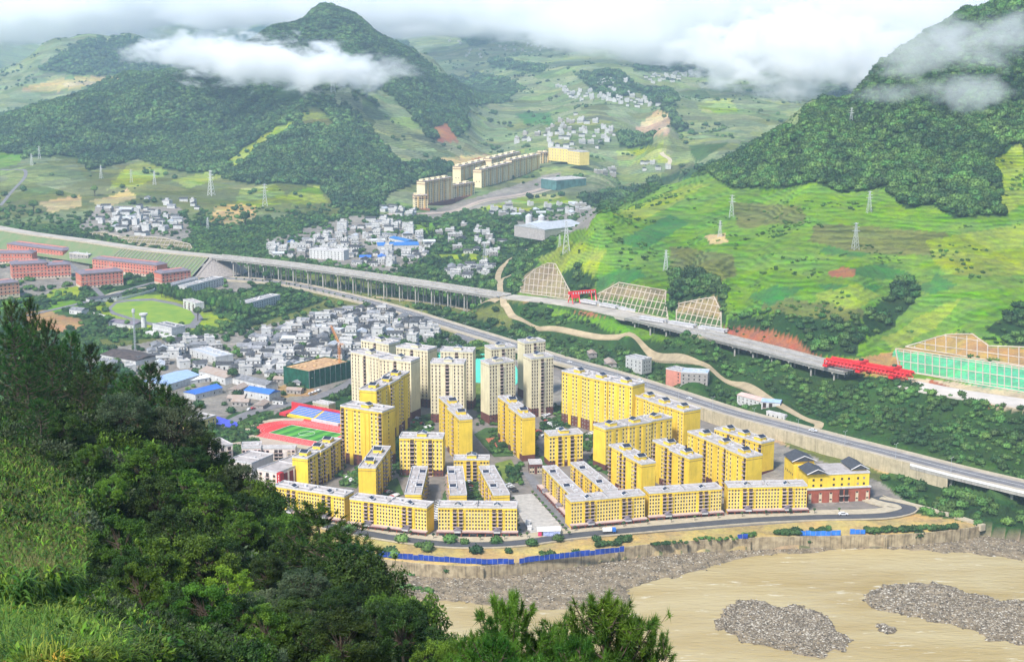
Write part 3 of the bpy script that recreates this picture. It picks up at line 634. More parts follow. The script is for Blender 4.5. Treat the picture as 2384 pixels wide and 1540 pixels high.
# tracks and lesser roads
GPL = []
def gpath(pts, width, mm, label, name='track', up=.35, thick=3.5):
    q = []
    for x, y in pts:
        h = hit(x, y); q.append(h + Vector((0, 0, up)))
    line = resample(spline(q), 5)
    ns_ = perp(line); offs = [o*width/2 for o in (-1.0, -.6, -.2, .2, .6, 1.0)]; K = len(offs); V = []; Fq = []
    for p, n in zip(line, ns_):
        zs = [gz(p.x+n.x*o, p.y+n.y*o)+up for o in offs]; zm = sum(zs)/K
        for o, z in zip(offs, zs): V.append((p.x+n.x*o, p.y+n.y*o, max(z, z*.6+zm*.4)))
        V += [(p.x+n.x*offs[0]*1.05, p.y+n.y*offs[0]*1.05, zs[0]-2), (p.x+n.x*offs[-1]*1.05, p.y+n.y*offs[-1]*1.05, zs[-1]-2)]
        p.z = zm
    for i in range(len(line)-1):
        a = i*(K+2); b_ = a+K+2
        for k in range(K-1): Fq.append((a+k, b_+k, b_+k+1, a+k+1))
        Fq += [(a+K, b_+K, b_, a), (a+K-1, b_+K-1, b_+K+1, a+K+1)]
    mb = MB(); mb.add(V, Fq); tag(mb.build(name, mm), label, name.replace('_', ' '), kind='structure'); GPL.append((line, width)); return line
SANDY = mat('sandy track', (.42,.33,.20), .95, .15, .1)
gpath([(1190,640),(1165,655),(1170,690),(1180,715),(1215,745),(1290,765),(1400,785),(1500,808),(1600,838),(1660,862),(1720,895),(1790,930),(1850,962),(1905,985),(1900,1000)], 6.5, SANDY, 'sandy track winding between the main road and the motorway')
gpath([(1240,575),(1180,610),(1160,640),(1165,665)], 7, SANDY, 'pale track at the foot of the green hill')
gpath([(1160,700),(1050,712),(960,700),(860,690)], 7, SANDY, 'dirt track under the viaduct')
gpath([(0,548),(130,572),(300,596),(480,618),(560,640)], 8, ASPHG, 'service road along the foot of the embankment', 'road')
gpath([(60,735),(150,715),(230,695),(330,665),(370,655)], 7, ASPHG, 'campus road curving past the lawns', 'road')
gpath([(150,600),(190,640),(240,690)], 6, ASPHG, 'campus road between the red blocks', 'road')
gpath([(520,990),(600,955),(700,935),(790,905),(850,870)], 11, ASPHG, 'grey street between the sheds and the sports ground', 'road')
gpath([(1555,385),(1560,372),(1545,362),(1540,355)], 8, PAVE, 'pale lane bending up to the lone farmhouse', 'lane')
gpath([(900,500),(980,498),(1100,475),(1200,455),(1330,415)], 14, mat('pinkish yard', (.42,.33,.27), .95, .15, .05), 'street in front of the distant cream blocks', 'road')
gpath([(1000,498),(1180,462),(1330,428)], 6, PAVE, 'pale street below the distant cream blocks', 'street')
gpath([(220,700),(270,680),(350,668)], 4, PAVE, 'path by the stadium', 'path')
gpath([(0,395),(60,400),(20,455),(0,480)], 6, ASPHG, 'lane climbing at the left edge', 'lane')
# junction and little park
q = [P(x, y, .9) for x, y in ((1020,800),(1060,778),(1085,764),(1130,778),(1200,802),(1160,815),(1100,812),(1040,822),(1000,815))]
mb = MB(); mb.prism([(p.x, p.y) for p in q], -.5, 1.6); tag(mb.build('junction', ASPHG), 'wide grey road junction behind the white towers', 'junction', kind='structure')
def pad(pts, z, mm, name, label, z0=None, cat=None, kind='structure'):
    q = [P(x, y, z) for x, y in pts]; mb = MB(); mb.prism([(p.x, p.y) for p in q], z-.6 if z0 is None else z0, z)
    return tag(mb.build(name, mm), label, cat or name.replace('_', ' '), kind=kind)
LAWN = mat('lawn', (.16,.20,.03), .95, .3, .12, col2=(.08,.13,.02))
LAWN2 = mat('dark lawn', (.05,.11,.02), .95, .35, .15, col2=(.03,.06,.015))
pad([(1085,803),(1095,793),(1115,789),(1135,795),(1140,806),(1120,812),(1098,812)], 1.85, LAWN, 'grass_island', 'rounded grass island in the road junction')
PONDM = mat('turquoise cover', (.10,.58,.42), .8, .08, .1)
pad([(990,835),(1020,820),(1110,825),(1150,818),(1200,850),(1215,880),(1200,895),(1120,890),(1000,880)], .62, PONDM, 'sheeted_ground', 'turquoise sheeted ground between the white towers')
pad([(1000,890),(1140,892),(1190,905),(1190,930),(1120,960),(1040,930)], .3, LAWN, 'grass', 'grass between the white towers')
# estate roads
def flat_road(pts, width, z, mm, label, name='road'):
    line = resample(spline([P(x, y, z) for x, y in pts]), 5); mb = MB(); ribbon(mb, line, -width/2, width/2, -.5, 0)
    tag(mb.build(name, mm), label, name, kind='structure'); return line
GROUNDM = mat('estate paving', (.21,.18,.155), .92, .25, .12, col2=(.13,.12,.105))
ep = [(600,1000),(800,965),(850,868),(1000,845),(1300,840),(1500,905),(1640,962),(1830,1045),(2060,1140),(2125,1175),(2120,1195),(2060,1200),(1700,1226),(1400,1245),(1100,1268),(940,1255),(780,1225),(590,1150)]
pad(ep, .25, GROUNDM, 'estate_ground', 'paved ground of the yellow estate', -.4)
fr = flat_road([(760,1222),(850,1240),(950,1256),(1050,1266),(1150,1266),(1230,1260),(1330,1246),(1450,1235),(1600,1222),(1750,1210),(1900,1203),(2040,1200),(2095,1193),(2118,1183),(2100,1170),(2060,1162),(2030,1150)], 8.5, .9, ASPH, 'black asphalt road curving round the river front of the estate')
strip(fr, 4.6, 13, -.6, .12, 'pavement', PAVE, 'pale pavement in front of the shop arcades', kind='structure')
strip(fr, -5.4, -4.5, -.6, .14, 'kerb', PAVE, 'pale kerb on the river side of the black road', kind='structure')
for pts, lab in (([(1217,1262),(1200,1225),(1170,1170),(1160,1140)], 'estate street left of the open plaza'),([(1335,1246),(1300,1200),(1262,1150),(1225,1095)], 'estate street right of the open plaza'),
                 ([(1010,1260),(1012,1200),(1015,1140),(1000,1125)], 'lane between the two left riverside blocks'),([(1515,1226),(1490,1205)], 'short lane between riverside blocks'),
                 ([(800,1145),(850,1110),(860,1090),(840,1070)], 'curved lane behind the left blocks'),([(1150,1130),(1120,1060),(1100,1000)], 'lane beside the hard court'),([(1280,1060),(1240,1000),(1200,960)], 'lane beside the car park')):
    flat_road(pts, 6, .45, ASPHG, lab)
pad([(1190,1152),(1240,1148),(1300,1215),(1318,1240),(1290,1252),(1245,1256),(1200,1180)], .5, mat('plaza concrete', (.45,.42,.38), .9, .15, .3), 'plaza', 'open grey plaza between the yellow blocks')
pad([(1152,1078),(1190,1068),(1212,1108),(1205,1122),(1180,1124),(1168,1110)], .55, LAWN, 'lawn', 'oval lawn in the middle of the estate')
pad([(1130,1020),(1165,1015),(1185,1035),(1150,1045)], .55, mat('hard court red', (.42,.13,.07), .8), 'hard_court', 'small red hard court between the yellow blocks')
for i_, q in enumerate([[(1103,1010),(1130,995),(1180,995),(1210,1040),(1200,1060),(1150,1062)], [(790,1130),(820,1095),(850,1105),(830,1135)], [(905,1030),(940,1020),(990,1110),(930,1108)], [(1370,1060),(1420,1065),(1440,1100),(1395,1095)],
      [(960,970),(1010,960),(1010,1000),(960,1010)],[(1255,985),(1310,970),(1330,990),(1270,1010)],[(1030,1150),(1052,1120),(1058,1180),(1035,1185)],[(1100,1130),(1125,1120),(1130,1180),(1110,1180)],[(880,1130),(925,1110),(940,1150),(900,1160)],
      [(1370,1080),(1500,1090),(1520,1130),(1440,1120)],[(1620,1060),(1700,1080),(1690,1110),(1640,1110)],[(1255,1060),(1300,1066),(1290,1085),(1262,1080)]]):
    pad(q, .5+.01*i_, LAWN2, 'garden', 'dark planted garden between estate blocks')
# river wall, fence, river, banks
WALLR = resample(spline([Vector(p) for p in WALLW[1:]]), 9)
mb = MB(); ribbon(mb, WALLR, -.9, .1, RZ-1.5, .35); tag(mb.build('river_wall', CONCW), 'long stained concrete river wall below the estate', 'wall')
ns = perp(WALLR)
ORD = ['first','second','third','fourth','fifth','sixth','seventh','eighth','ninth','tenth','eleventh','twelfth','thirteenth','fourteenth','fifteenth','sixteenth','seventeenth','eighteenth','nineteenth','twentieth']
def nth(k): return ORD[k] if k < 20 else str(k+1)+{1:'st',2:'nd',3:'rd'}.get((k+1) % 10 if (k+1)//10 % 10 != 1 else 0, 'th')
for k in range(3, len(WALLR)-1, 9):
    p, n = WALLR[k], ns[k]; mb = MB(); q = p+n*-1.5
    mb.prism([(q.x-1,q.y-1.2),(q.x+1,q.y-1.2),(q.x+1,q.y+1.5),(q.x-1,q.y+1.5)], RZ-1.5, -.4)
    tag(mb.build('wall_buttress', CONCW), nth((k-3)//9)+' concrete buttress from the left on the stained river wall', 'buttress', 'buttresses along the river wall')
BLUE = mat('blue sheet fence', (.02,.07,.42), .5, .3, .25, col2=(.01,.03,.16))
BLUEL = mat('light blue sheet fence', (.04,.22,.75), .5, .2, .3)
def fence(pts, label, mm, hgt=2.4):
    line = resample(spline([P(x, y, .3) for x, y in pts]), 3.0); t = empty('site_fence', line[0]); tag(t, label, 'fence', 'blue sheet fences on the river wall')
    rnd = random.Random(int(pts[0][0])); mb = MB(); ps = MB()
    gal = mat('galvanised', (.4,.42,.45), .5)
    for a, b_ in zip(line[:-1], line[1:]):
        if rnd.random() < .05: continue
        d = Vector((rnd.uniform(-.15,.15), rnd.uniform(-.25,.25), 0)); u = Vector((0,0,hgt*rnd.uniform(.86,1.05))); w_ = Vector((0,.12,0)); mb = MB()
        mb.add([a+d, b_+d, b_+d+u, a+d+u, a+d+w_, b_+d+w_, b_+d+u+w_, a+d+u+w_], [(0,1,2,3),(5,4,7,6),(3,2,6,7),(0,3,7,4),(1,5,6,2)])
        childfix(mb.build('panel', mm), t); ps = MB(); ps.bar(a-Vector((0,.15,.2)), a+Vector((0,-.15,hgt)), .08); childfix(ps.build('post', gal), t)
fence([z7(*p) for p in ((20,375),(250,400),(600,428),(900,445),(1150,443),(1260,428),(1500,402),(1760,375),(1990,345))], 'long dark blue sheet fence along the curved river wall', BLUE, 3.2)
fence([z8(*p) for p in ((790,240),(940,243),(1095,238))], 'bright blue fence on the river wall below the hall', BLUEL, 3)
fence([z8(*p) for p in ((1145,232),(1255,230))], 'short bright blue fence beside the gap in the shrubs', BLUEL, 3)
fence([z8(*p) for p in ((345,265),(425,262))], 'short blue fence between shrubs on the river wall', BLUE, 3)
# ledge wall towards the right corner
lw = resample(spline([P(x, y, .5) for x, y in ((2050,1160),(2110,1172),(2180,1190),(2240,1207),(2290,1224))]), 8)
mb = MB(); ribbon(mb, lw, -2, 2, -3, .9); tag(mb.build('parapet_wall', PAVE), 'broad pale parapet wall leading to the river corner', 'wall')
# water
m, nt_, b = _new('muddy river'); N, L = nt_.nodes, nt_.links
geo = N.new('ShaderNodeNewGeometry'); mp = N.new('ShaderNodeMapping'); mp.inputs['Rotation'].default_value = (0,0,R(-38)); mp.inputs['Scale'].default_value = (.007,.028,1)
L.new(geo.outputs['Position'], mp.inputs['Vector']); n = N.new('ShaderNodeTexNoise'); n.inputs['Scale'].default_value = 1; n.inputs['Detail'].default_value = 4; n.inputs['Distortion'].default_value = .6
L.new(mp.outputs['Vector'], n.inputs['Vector']); r = N.new('ShaderNodeValToRGB'); r.color_ramp.elements[0].position = .36; r.color_ramp.elements[1].position = .62
r.color_ramp.elements[0].color = (.33,.235,.08,1); r.color_ramp.elements[1].color = (.42,.335,.165,1); L.new(n.outputs['Fac'], r.inputs['Fac']); mp3 = N.new('ShaderNodeMapping'); mp3.inputs['Rotation'].default_value = (0,0,R(-42)); mp3.inputs['Scale'].default_value = (.05,.22,1); L.new(geo.outputs['Position'], mp3.inputs['Vector'])
n3 = N.new('ShaderNodeTexNoise'); n3.inputs['Scale'].default_value = 1; n3.inputs['Detail'].default_value = 8; n3.inputs['Roughness'].default_value = .7; L.new(mp3.outputs['Vector'], n3.inputs['Vector'])
fm = N.new('ShaderNodeMapRange'); fm.inputs[1].default_value = .60; fm.inputs[2].default_value = .68; L.new(n3.outputs['Fac'], fm.inputs[0])
fx = N.new('ShaderNodeMix'); fx.data_type = 'RGBA'; fx.inputs[7].default_value = (.62,.56,.42,1); L.new(fm.outputs[0], fx.inputs[0]); L.new(r.outputs['Color'], fx.inputs[6]); L.new(fx.outputs[2], b.inputs['Base Color'])
b.inputs['Roughness'].default_value = .16; b.inputs['IOR'].default_value = 1.33; b.inputs['Specular IOR Level'].default_value = .4
mp2 = N.new('ShaderNodeMapping'); mp2.inputs['Rotation'].default_value = (0,0,R(-38)); mp2.inputs['Scale'].default_value = (.10,.35,1); L.new(geo.outputs['Position'], mp2.inputs['Vector'])
n2 = N.new('ShaderNodeTexNoise'); n2.inputs['Scale'].default_value = 1; n2.inputs['Detail'].default_value = 6; L.new(mp2.outputs['Vector'], n2.inputs['Vector'])
bp = N.new('ShaderNodeBump'); bp.inputs['Distance'].default_value = .9; bp.inputs['Strength'].default_value = .8; L.new(n2.outputs['Fac'], bp.inputs['Height']); L.new(bp.outputs['Normal'], b.inputs['Normal'])
mb = MB(); mb.add([(-160,330,RZ),(800,330,RZ),(800,760,RZ),(560,800,RZ),(300,860,RZ),(-160,860,RZ)], [(0,1,2,3,4,5)])
tag(mb.build('river', m), 'muddy yellow river curling past gravel islands', 'river', kind='structure')
SHINGLE = mat('shingle', (.27,.21,.13), .95, .4, .16, col2=(.09,.07,.045), bump=.4)
def bank(pts, name, label, top, cell=2.2, grad=.16, z=None, mm=SHINGLE, seed=1):
    q = [P(x, y, RZ) for x, y in pts]; poly = [(p.x, p.y) for p in q]; xs = [p[0] for p in poly]; yy = [p[1] for p in poly]
    gx = np.arange(min(xs)-4, max(xs)+4, cell); gy = np.arange(min(yy)-4, max(yy)+4, cell); X, Y = np.meshgrid(gx, gy)
    wx = X+fbm(X/6, Y/6, 3, seed)*7; wy = Y+fbm(X/6+9, Y/6, 3, seed+5)*9
    ins = inpoly(wx, wy, poly); d = polydist(wx, wy, poly+[poly[0]]); d = np.where(ins, d, -d)
    Z = RZ - .35 + np.clip(d*grad, -.8, top) + fbm(X/9, Y/9, 4, seed)*1.1*smooth(-2, 6, d)
    keep = d > -3; n_, k_ = X.shape; idx = (np.arange(n_-1)[:, None]*k_+np.arange(k_-1)[None]).ravel()
    kk = keep.ravel(); sel = idx[kk[idx] & kk[idx+1] & kk[idx+k_] & kk[idx+k_+1]]
    o = npmesh(name, np.stack([X.ravel(), Y.ravel(), Z.ravel()], 1), np.stack([sel, sel+1, sel+k_+1, sel+k_], 1), mm, smooth_=True)
    me = o.data; bm = bmesh.new(); bm.from_mesh(me); bmesh.ops.delete(bm, geom=[v for v in bm.verts if not v.link_faces], context='VERTS'); bm.to_mesh(me); bm.free()
    tag(o, label, name.replace('_', ' '), kind='structure')
    m_ = (d > .5) & (Z > RZ+.05); return X[m_], Y[m_], Z[m_], d[m_]
BANK = bank([(760,1290),(880,1318),(960,1328),(1100,1336),(1330,1312),(1480,1290),(1620,1278),(1800,1268),(2100,1262),(2230,1250),(2300,1235),(2400,1262),(2480,1340),(2384,1307),(2291,1293),(2160,1284),(1980,1278),(1898,1288),(1784,1292),(1735,1298),(1669,1320),
     (1604,1337),(1544,1349),(1469,1376),(1482,1421),(1407,1411),(1332,1421),(1234,1424),(1153,1418),(1081,1405),(1022,1401),(900,1400),(760,1360)], 'gravel_bank', 'stony brown shore between river wall and water', 1.7)
I1 = bank([z8(*p) for p in ((165,830),(240,750),(330,700),(430,675),(560,700),(650,740),(740,715),(850,735),(950,780),(1060,850),(1090,920),(1180,950),(1170,1020),(1130,1070),(1030,1060),(1000,1110),(900,1120),(700,1080),(500,1040),(420,1040),(300,960),(180,910))],
     'gravel_island', 'nearer gravel island, round and grey, low in the river', 1.3, seed=4)
I2 = bank([z8(*p) for p in ((1220,690),(1260,630),(1400,590),(1600,565),(1750,560),(1900,600),(2000,640),(2060,650),(2200,690),(2384,700),(2560,740),(2640,900),(2500,1010),(2384,1040),(2250,1010),(2100,1000),(2030,930),(1900,900),(1700,860),(1500,810),(1330,780),(1240,740))],
     'gravel_island', 'long gravel island reaching the right edge of the picture', 1.2, seed=7)
I3 = bank([z8(*p) for p in ((1300,870),(1400,870),(1500,900),(1480,955),(1400,955),(1340,915))], 'gravel_island', 'tiny dark gravel bar between the two big islands', .7, cell=1.4, seed=9)
# stones: nobody could count them
def stones(src, n, label, seed, smin=.25, smax=1.1, mm=None):
    X, Y, Z, d = src; rs = np.random.RandomState(seed); k = rs.choice(len(X), n, p=None)
    base = np.array([(1,0,0),(-1,0,0),(0,1,0),(0,-1,0),(0,0,1),(0,0,-1)], float); bf = np.array([(0,2,4),(2,1,4),(1,3,4),(3,0,4),(2,0,5),(1,2,5),(3,1,5),(0,3,5)])
    s = smin*(smax/smin)**(rs.rand(n)**2.2); v = base[None]*s[:, None, None]*(1+.5*rs.rand(n, 6, 1)); v[:, :, 0] *= 1.5; v[:, :, 2] *= .6
    a = rs.rand(n)*3.14; ca_, sa_ = np.cos(a), np.sin(a); vx_ = v[:, :, 0]*ca_[:, None]-v[:, :, 1]*sa_[:, None]; vy_ = v[:, :, 0]*sa_[:, None]+v[:, :, 1]*ca_[:, None]
    P0 = np.stack([X[k]+rs.uniform(-1.2,1.2,n), Y[k]+rs.uniform(-1.2,1.2,n), Z[k]], 1); v = np.stack([vx_, vy_, v[:, :, 2]], 2)+P0[:, None]
    f = (bf[None]+6*np.arange(n)[:, None, None]).reshape(-1, 3); o = npmesh('stones', v.reshape(-1, 3), f, mm or STONE); tag(o, label, 'stones', kind='stuff')
m, nt_, b = _new('river stones'); N, L = nt_.nodes, nt_.links; geo = N.new('ShaderNodeNewGeometry'); r = N.new('ShaderNodeValToRGB'); e = r.color_ramp.elements
e[0].color = (.035,.028,.02,1); e[1].color = (.46,.42,.34,1); x_ = r.color_ramp.elements.new(.5); x_.color = (.13,.10,.065,1); L.new(geo.outputs['Random Per Island'], r.inputs['Fac']); L.new(r.outputs['Color'], b.inputs['Base Color']); b.inputs['Roughness'].default_value = .9
STONE = m
stones(BANK, 17000, 'stones and rubbish strewn over the shore below the river wall', 1, .12, .55)
stones(I1, 15000, 'boulders and gravel heaped on the nearer island', 2, .10, .55)
stones(I2, 15000, 'boulders and gravel on the long right island', 3, .10, .55)
stones(I3, 300, 'dark stones on the tiny gravel bar', 4)
# lattice slope protection
LAT = mat('lattice beams', (.55,.46,.36), .9, .12, .3)
def lattice(poly, rowdir, coldir, nrow, ncol, label, rr=.45, mm=None, span=1.25):
    "concrete frame beams following the slope inside a polygon"
    cx_ = sum(p[0] for p in poly)/len(poly); cy_ = sum(p[1] for p in poly)/len(poly)
    w_ = max(abs(p[0]-cx_) for p in poly)*span; h_ = max(abs(p[1]-cy_) for p in poly)*span*1.15; mb = MB(); mb2 = []
    px_ = np.array([p[0] for p in poly])
    def run(o, d, n_):
        prev = None
        for k in range(n_+1):
            t = k/n_*2-1; x, y = o[0]+d[0]*t, o[1]+d[1]*t
            if bool(inpoly(np.array([x]), np.array([y]), poly)[0]):
                h = hit(x, y)+Vector((0,0,.25))
                if prev is not None and (h-prev).length < 80: mb.bar(prev, h, rr, n=4)
                prev = h
            else: prev = None
    for k in range(nrow): s_ = (k+.5)/nrow*2-1; run((cx_+coldir[0]*h_*s_, cy_+coldir[1]*h_*s_), (rowdir[0]*w_, rowdir[1]*w_), 60)
    for k in range(ncol): s_ = (k+.5)/ncol*2-1; run((cx_+rowdir[0]*w_*s_, cy_+rowdir[1]*w_*s_), (coldir[0]*h_, coldir[1]*h_), 30)
    for a, b_ in zip(poly, poly[1:]+poly[:1]):
        prev = None
        for k in range(13):
            h = hit(a[0]+(b_[0]-a[0])*k/12, a[1]+(b_[1]-a[1])*k/12)+Vector((0,0,.3))
            if prev is not None and (h-prev).length < 80: mb.bar(prev, h, rr*1.25, n=4)
            prev = h
    return tag(mb.build('slope_lattice', mm or LAT), label, 'slope lattice', 'concrete lattices on cut slopes')
LP = [[z3(*p) for p in ((1108,1120),(1115,1050),(1200,970),(1290,925),(1345,930),(1440,1110),(1440,1170))],
      [z3(*p) for p in ((1610,1140),(1700,1095),(1770,1055),(2085,1110),(2080,1170),(2100,1300),(1620,1205))],
      [z5(*p) for p in ((-85,640),(60,610),(170,592),(215,690),(215,800),(190,820),(-85,775))],
      [z5(*p) for p in ((1450,925),(1600,880),(1720,845),(1900,840),(2010,920),(2300,930),(2300,1065))],
      [z5(*p) for p in ((1385,938),(2300,1072),(2300,1240),(1410,1085))],
      [z4(*p) for p in ((860,385),(1000,355),(1200,368),(1400,415),(1425,460),(1100,435))], [z4(*p) for p in ((600,335),(750,325),(900,362),(870,378))]]
lattice(LP[0], (1,.10), (-.10,1), 9, 14, 'tall pointed concrete lattice on the spur where the viaduct lands')
lattice(LP[1], (1,.18), (-.35,1), 9, 20, 'wide concrete lattice beside the red gantry')
lattice(LP[2], (1,.18), (-.35,1), 8, 13, 'small concrete lattice right of the wide one')
lattice(LP[3], (1,.14), (0,1), 6, 16, 'ochre cut slope lattice above the green netting')
lattice(LP[4], (1,.145), (0,1), 7, 24, 'green netted slope frame at the right edge')
lattice(LP[5], (1,.05), (-.5,1), 6, 22, 'concrete lattice above the left motorway')
lattice(LP[6], (1,.08), (-.5,1), 3, 16, 'low concrete lattice further left above the motorway')
# ---------------------------------------------------------------- buildings
YEL = mat('yellow render', (.86,.60,.055), .8, .10, .10, streak=.2, objvar=.05)
YELL = mat('pale yellow render', (.80,.62,.20), .8, .06, .12, streak=.15)
CREAM = mat('cream render', (.74,.66,.43), .8, .09, .10, streak=.2)
MAROON = mat('maroon brick', (.16,.055,.045), .85, .2, .6)
BRICK = mat('red brick render', (.36,.10,.06), .85, .12, .3)
ROOFC = mat('roof concrete', (.42,.38,.36), .9, .22, .25, col2=(.27,.24,.22))
PARA = mat('white parapet', (.58,.56,.55), .8, .10, .3, streak=.2)
TRIM = mat('pinkish trim', (.55,.43,.38), .8, .1, .3)
CORN = mat('brown string course', (.22,.13,.07), .8)
SOLAR = mat('solar panel', (.025,.03,.05), .25, .2, .5, spec=.6)
TILE = mat('dark roof tile', (.065,.07,.08), .8, .25, .6, col2=(.04,.04,.045))
TILEP = mat('purple grey tile', (.20,.17,.20), .8, .15, .3)
BALC = mat('balcony rail', (.50,.38,.33), .8, .1, .5, objvar=.25)
DARK = mat('shaded opening', (.05,.032,.028), .7, .2, .3)  # shade of recesses and shop openings put into the colour; also frames, tyres
m, nt_, b = _new('window glass'); N, L = nt_.nodes, nt_.links; oi = N.new('ShaderNodeObjectInfo'); r = N.new('ShaderNodeValToRGB'); e = r.color_ramp.elements
e[0].color = (.018,.016,.018,1); e[1].color = (.34,.30,.26,1); x_ = e.new(.86); x_.color = (.06,.055,.06,1); L.new(oi.outputs['Random'], r.inputs['Fac']); L.new(r.outputs['Color'], b.inputs['Base Color']); b.inputs['Roughness'].default_value = .15; GLASS = m
STRIP = mat('pale facade strip', (.84,.66,.26), .8, .08, .3, streak=.15)
STRIPC = mat('cream facade strip', (.62,.52,.36), .8, .08, .3, streak=.15)
WMESH = {}
def window_mesh(w_, h_, frame=None):
    k = (round(w_, 2), round(h_, 2), frame.name if frame else '')
    if k not in WMESH:
        mb = MB(); fr_ = frame or DARK; mb.mi = 1
        mb.box(-w_/2-.06, -.06, -h_/2-.06, w_/2+.06, 0, h_/2+.06); mb.mi = 0
        mb.add([(-w_/2,-.075,-h_/2),(w_/2,-.075,-h_/2),(w_/2,-.075,h_/2),(-w_/2,-.075,h_/2)], [(0,1,2,3)])
        me = bpy.data.meshes.new('window'); me.from_pydata(mb.v, [], mb.f); me.materials.append(GLASS); me.materials.append(fr_)
        me.polygons.foreach_set('material_index', mb.m); WMESH[k] = me
    return WMESH[k]
BMESH = {}
def balcony_mesh(w_, h_):
    k = (round(w_, 2), round(h_, 2))
    if k not in BMESH:
        mb = MB(); mb.mi = 1; mb.box(-w_/2, -.05, -h_/2+.02, w_/2, 0, h_/2-.1); mb.mi = 0  # flat dark panel painted as the shade of the balcony recess
        mb.box(-w_/2-.1, -1.35, -h_/2-.12, w_/2+.1, 0, -h_/2); mb.box(-w_/2-.1, -1.4, -h_/2, w_/2+.1, -1.28, -h_/2+.62)
        mb.box(-w_/2-.1, -1.28, -h_/2, -w_/2+.02, 0, -h_/2+.62); mb.box(w_/2-.02, -1.28, -h_/2, w_/2+.1, 0, -h_/2+.62)
        me = bpy.data.meshes.new('balcony'); me.from_pydata(mb.v, [], mb.f); me.materials.append(BALC); me.materials.append(DARK)
        me.polygons.foreach_set('material_index', mb.m); BMESH[k] = me
    return BMESH[k]
def inst(name, me, parent, loc, rz=0):
    o = bpy.data.objects.new(name, me); COL.objects.link(o); o.parent = parent; o.location = loc; o.rotation_euler = (0, 0, rz); return o
def baked(meshes, name, parent):
    "the repeats past a hundred, and those on the far sides, as one part"
    if not meshes: return
    vs, fs, ms, mats_, off = [], [], [], [], 0
    for me, loc, rz in meshes:
        c, s = math.cos(rz), math.sin(rz); idx = []
        for mt_ in me.materials:
            if mt_ not in mats_: mats_.append(mt_)
            idx.append(mats_.index(mt_))
        vs += [(v.co.x*c-v.co.y*s+loc[0], v.co.x*s+v.co.y*c+loc[1], v.co.z+loc[2]) for v in me.vertices]
        for p in me.polygons: fs.append(tuple(i+off for i in p.vertices)); ms.append(idx[p.material_index])
        off += len(me.vertices)
    me = bpy.data.meshes.new(name); me.from_pydata(vs, [], fs)
    for q in mats_: me.materials.append(q)
    me.polygons.foreach_set('material_index', ms); o = bpy.data.objects.new(name, me); COL.objects.link(o); o.parent = parent; o['kind'] = 'stuff'
FOOT = []
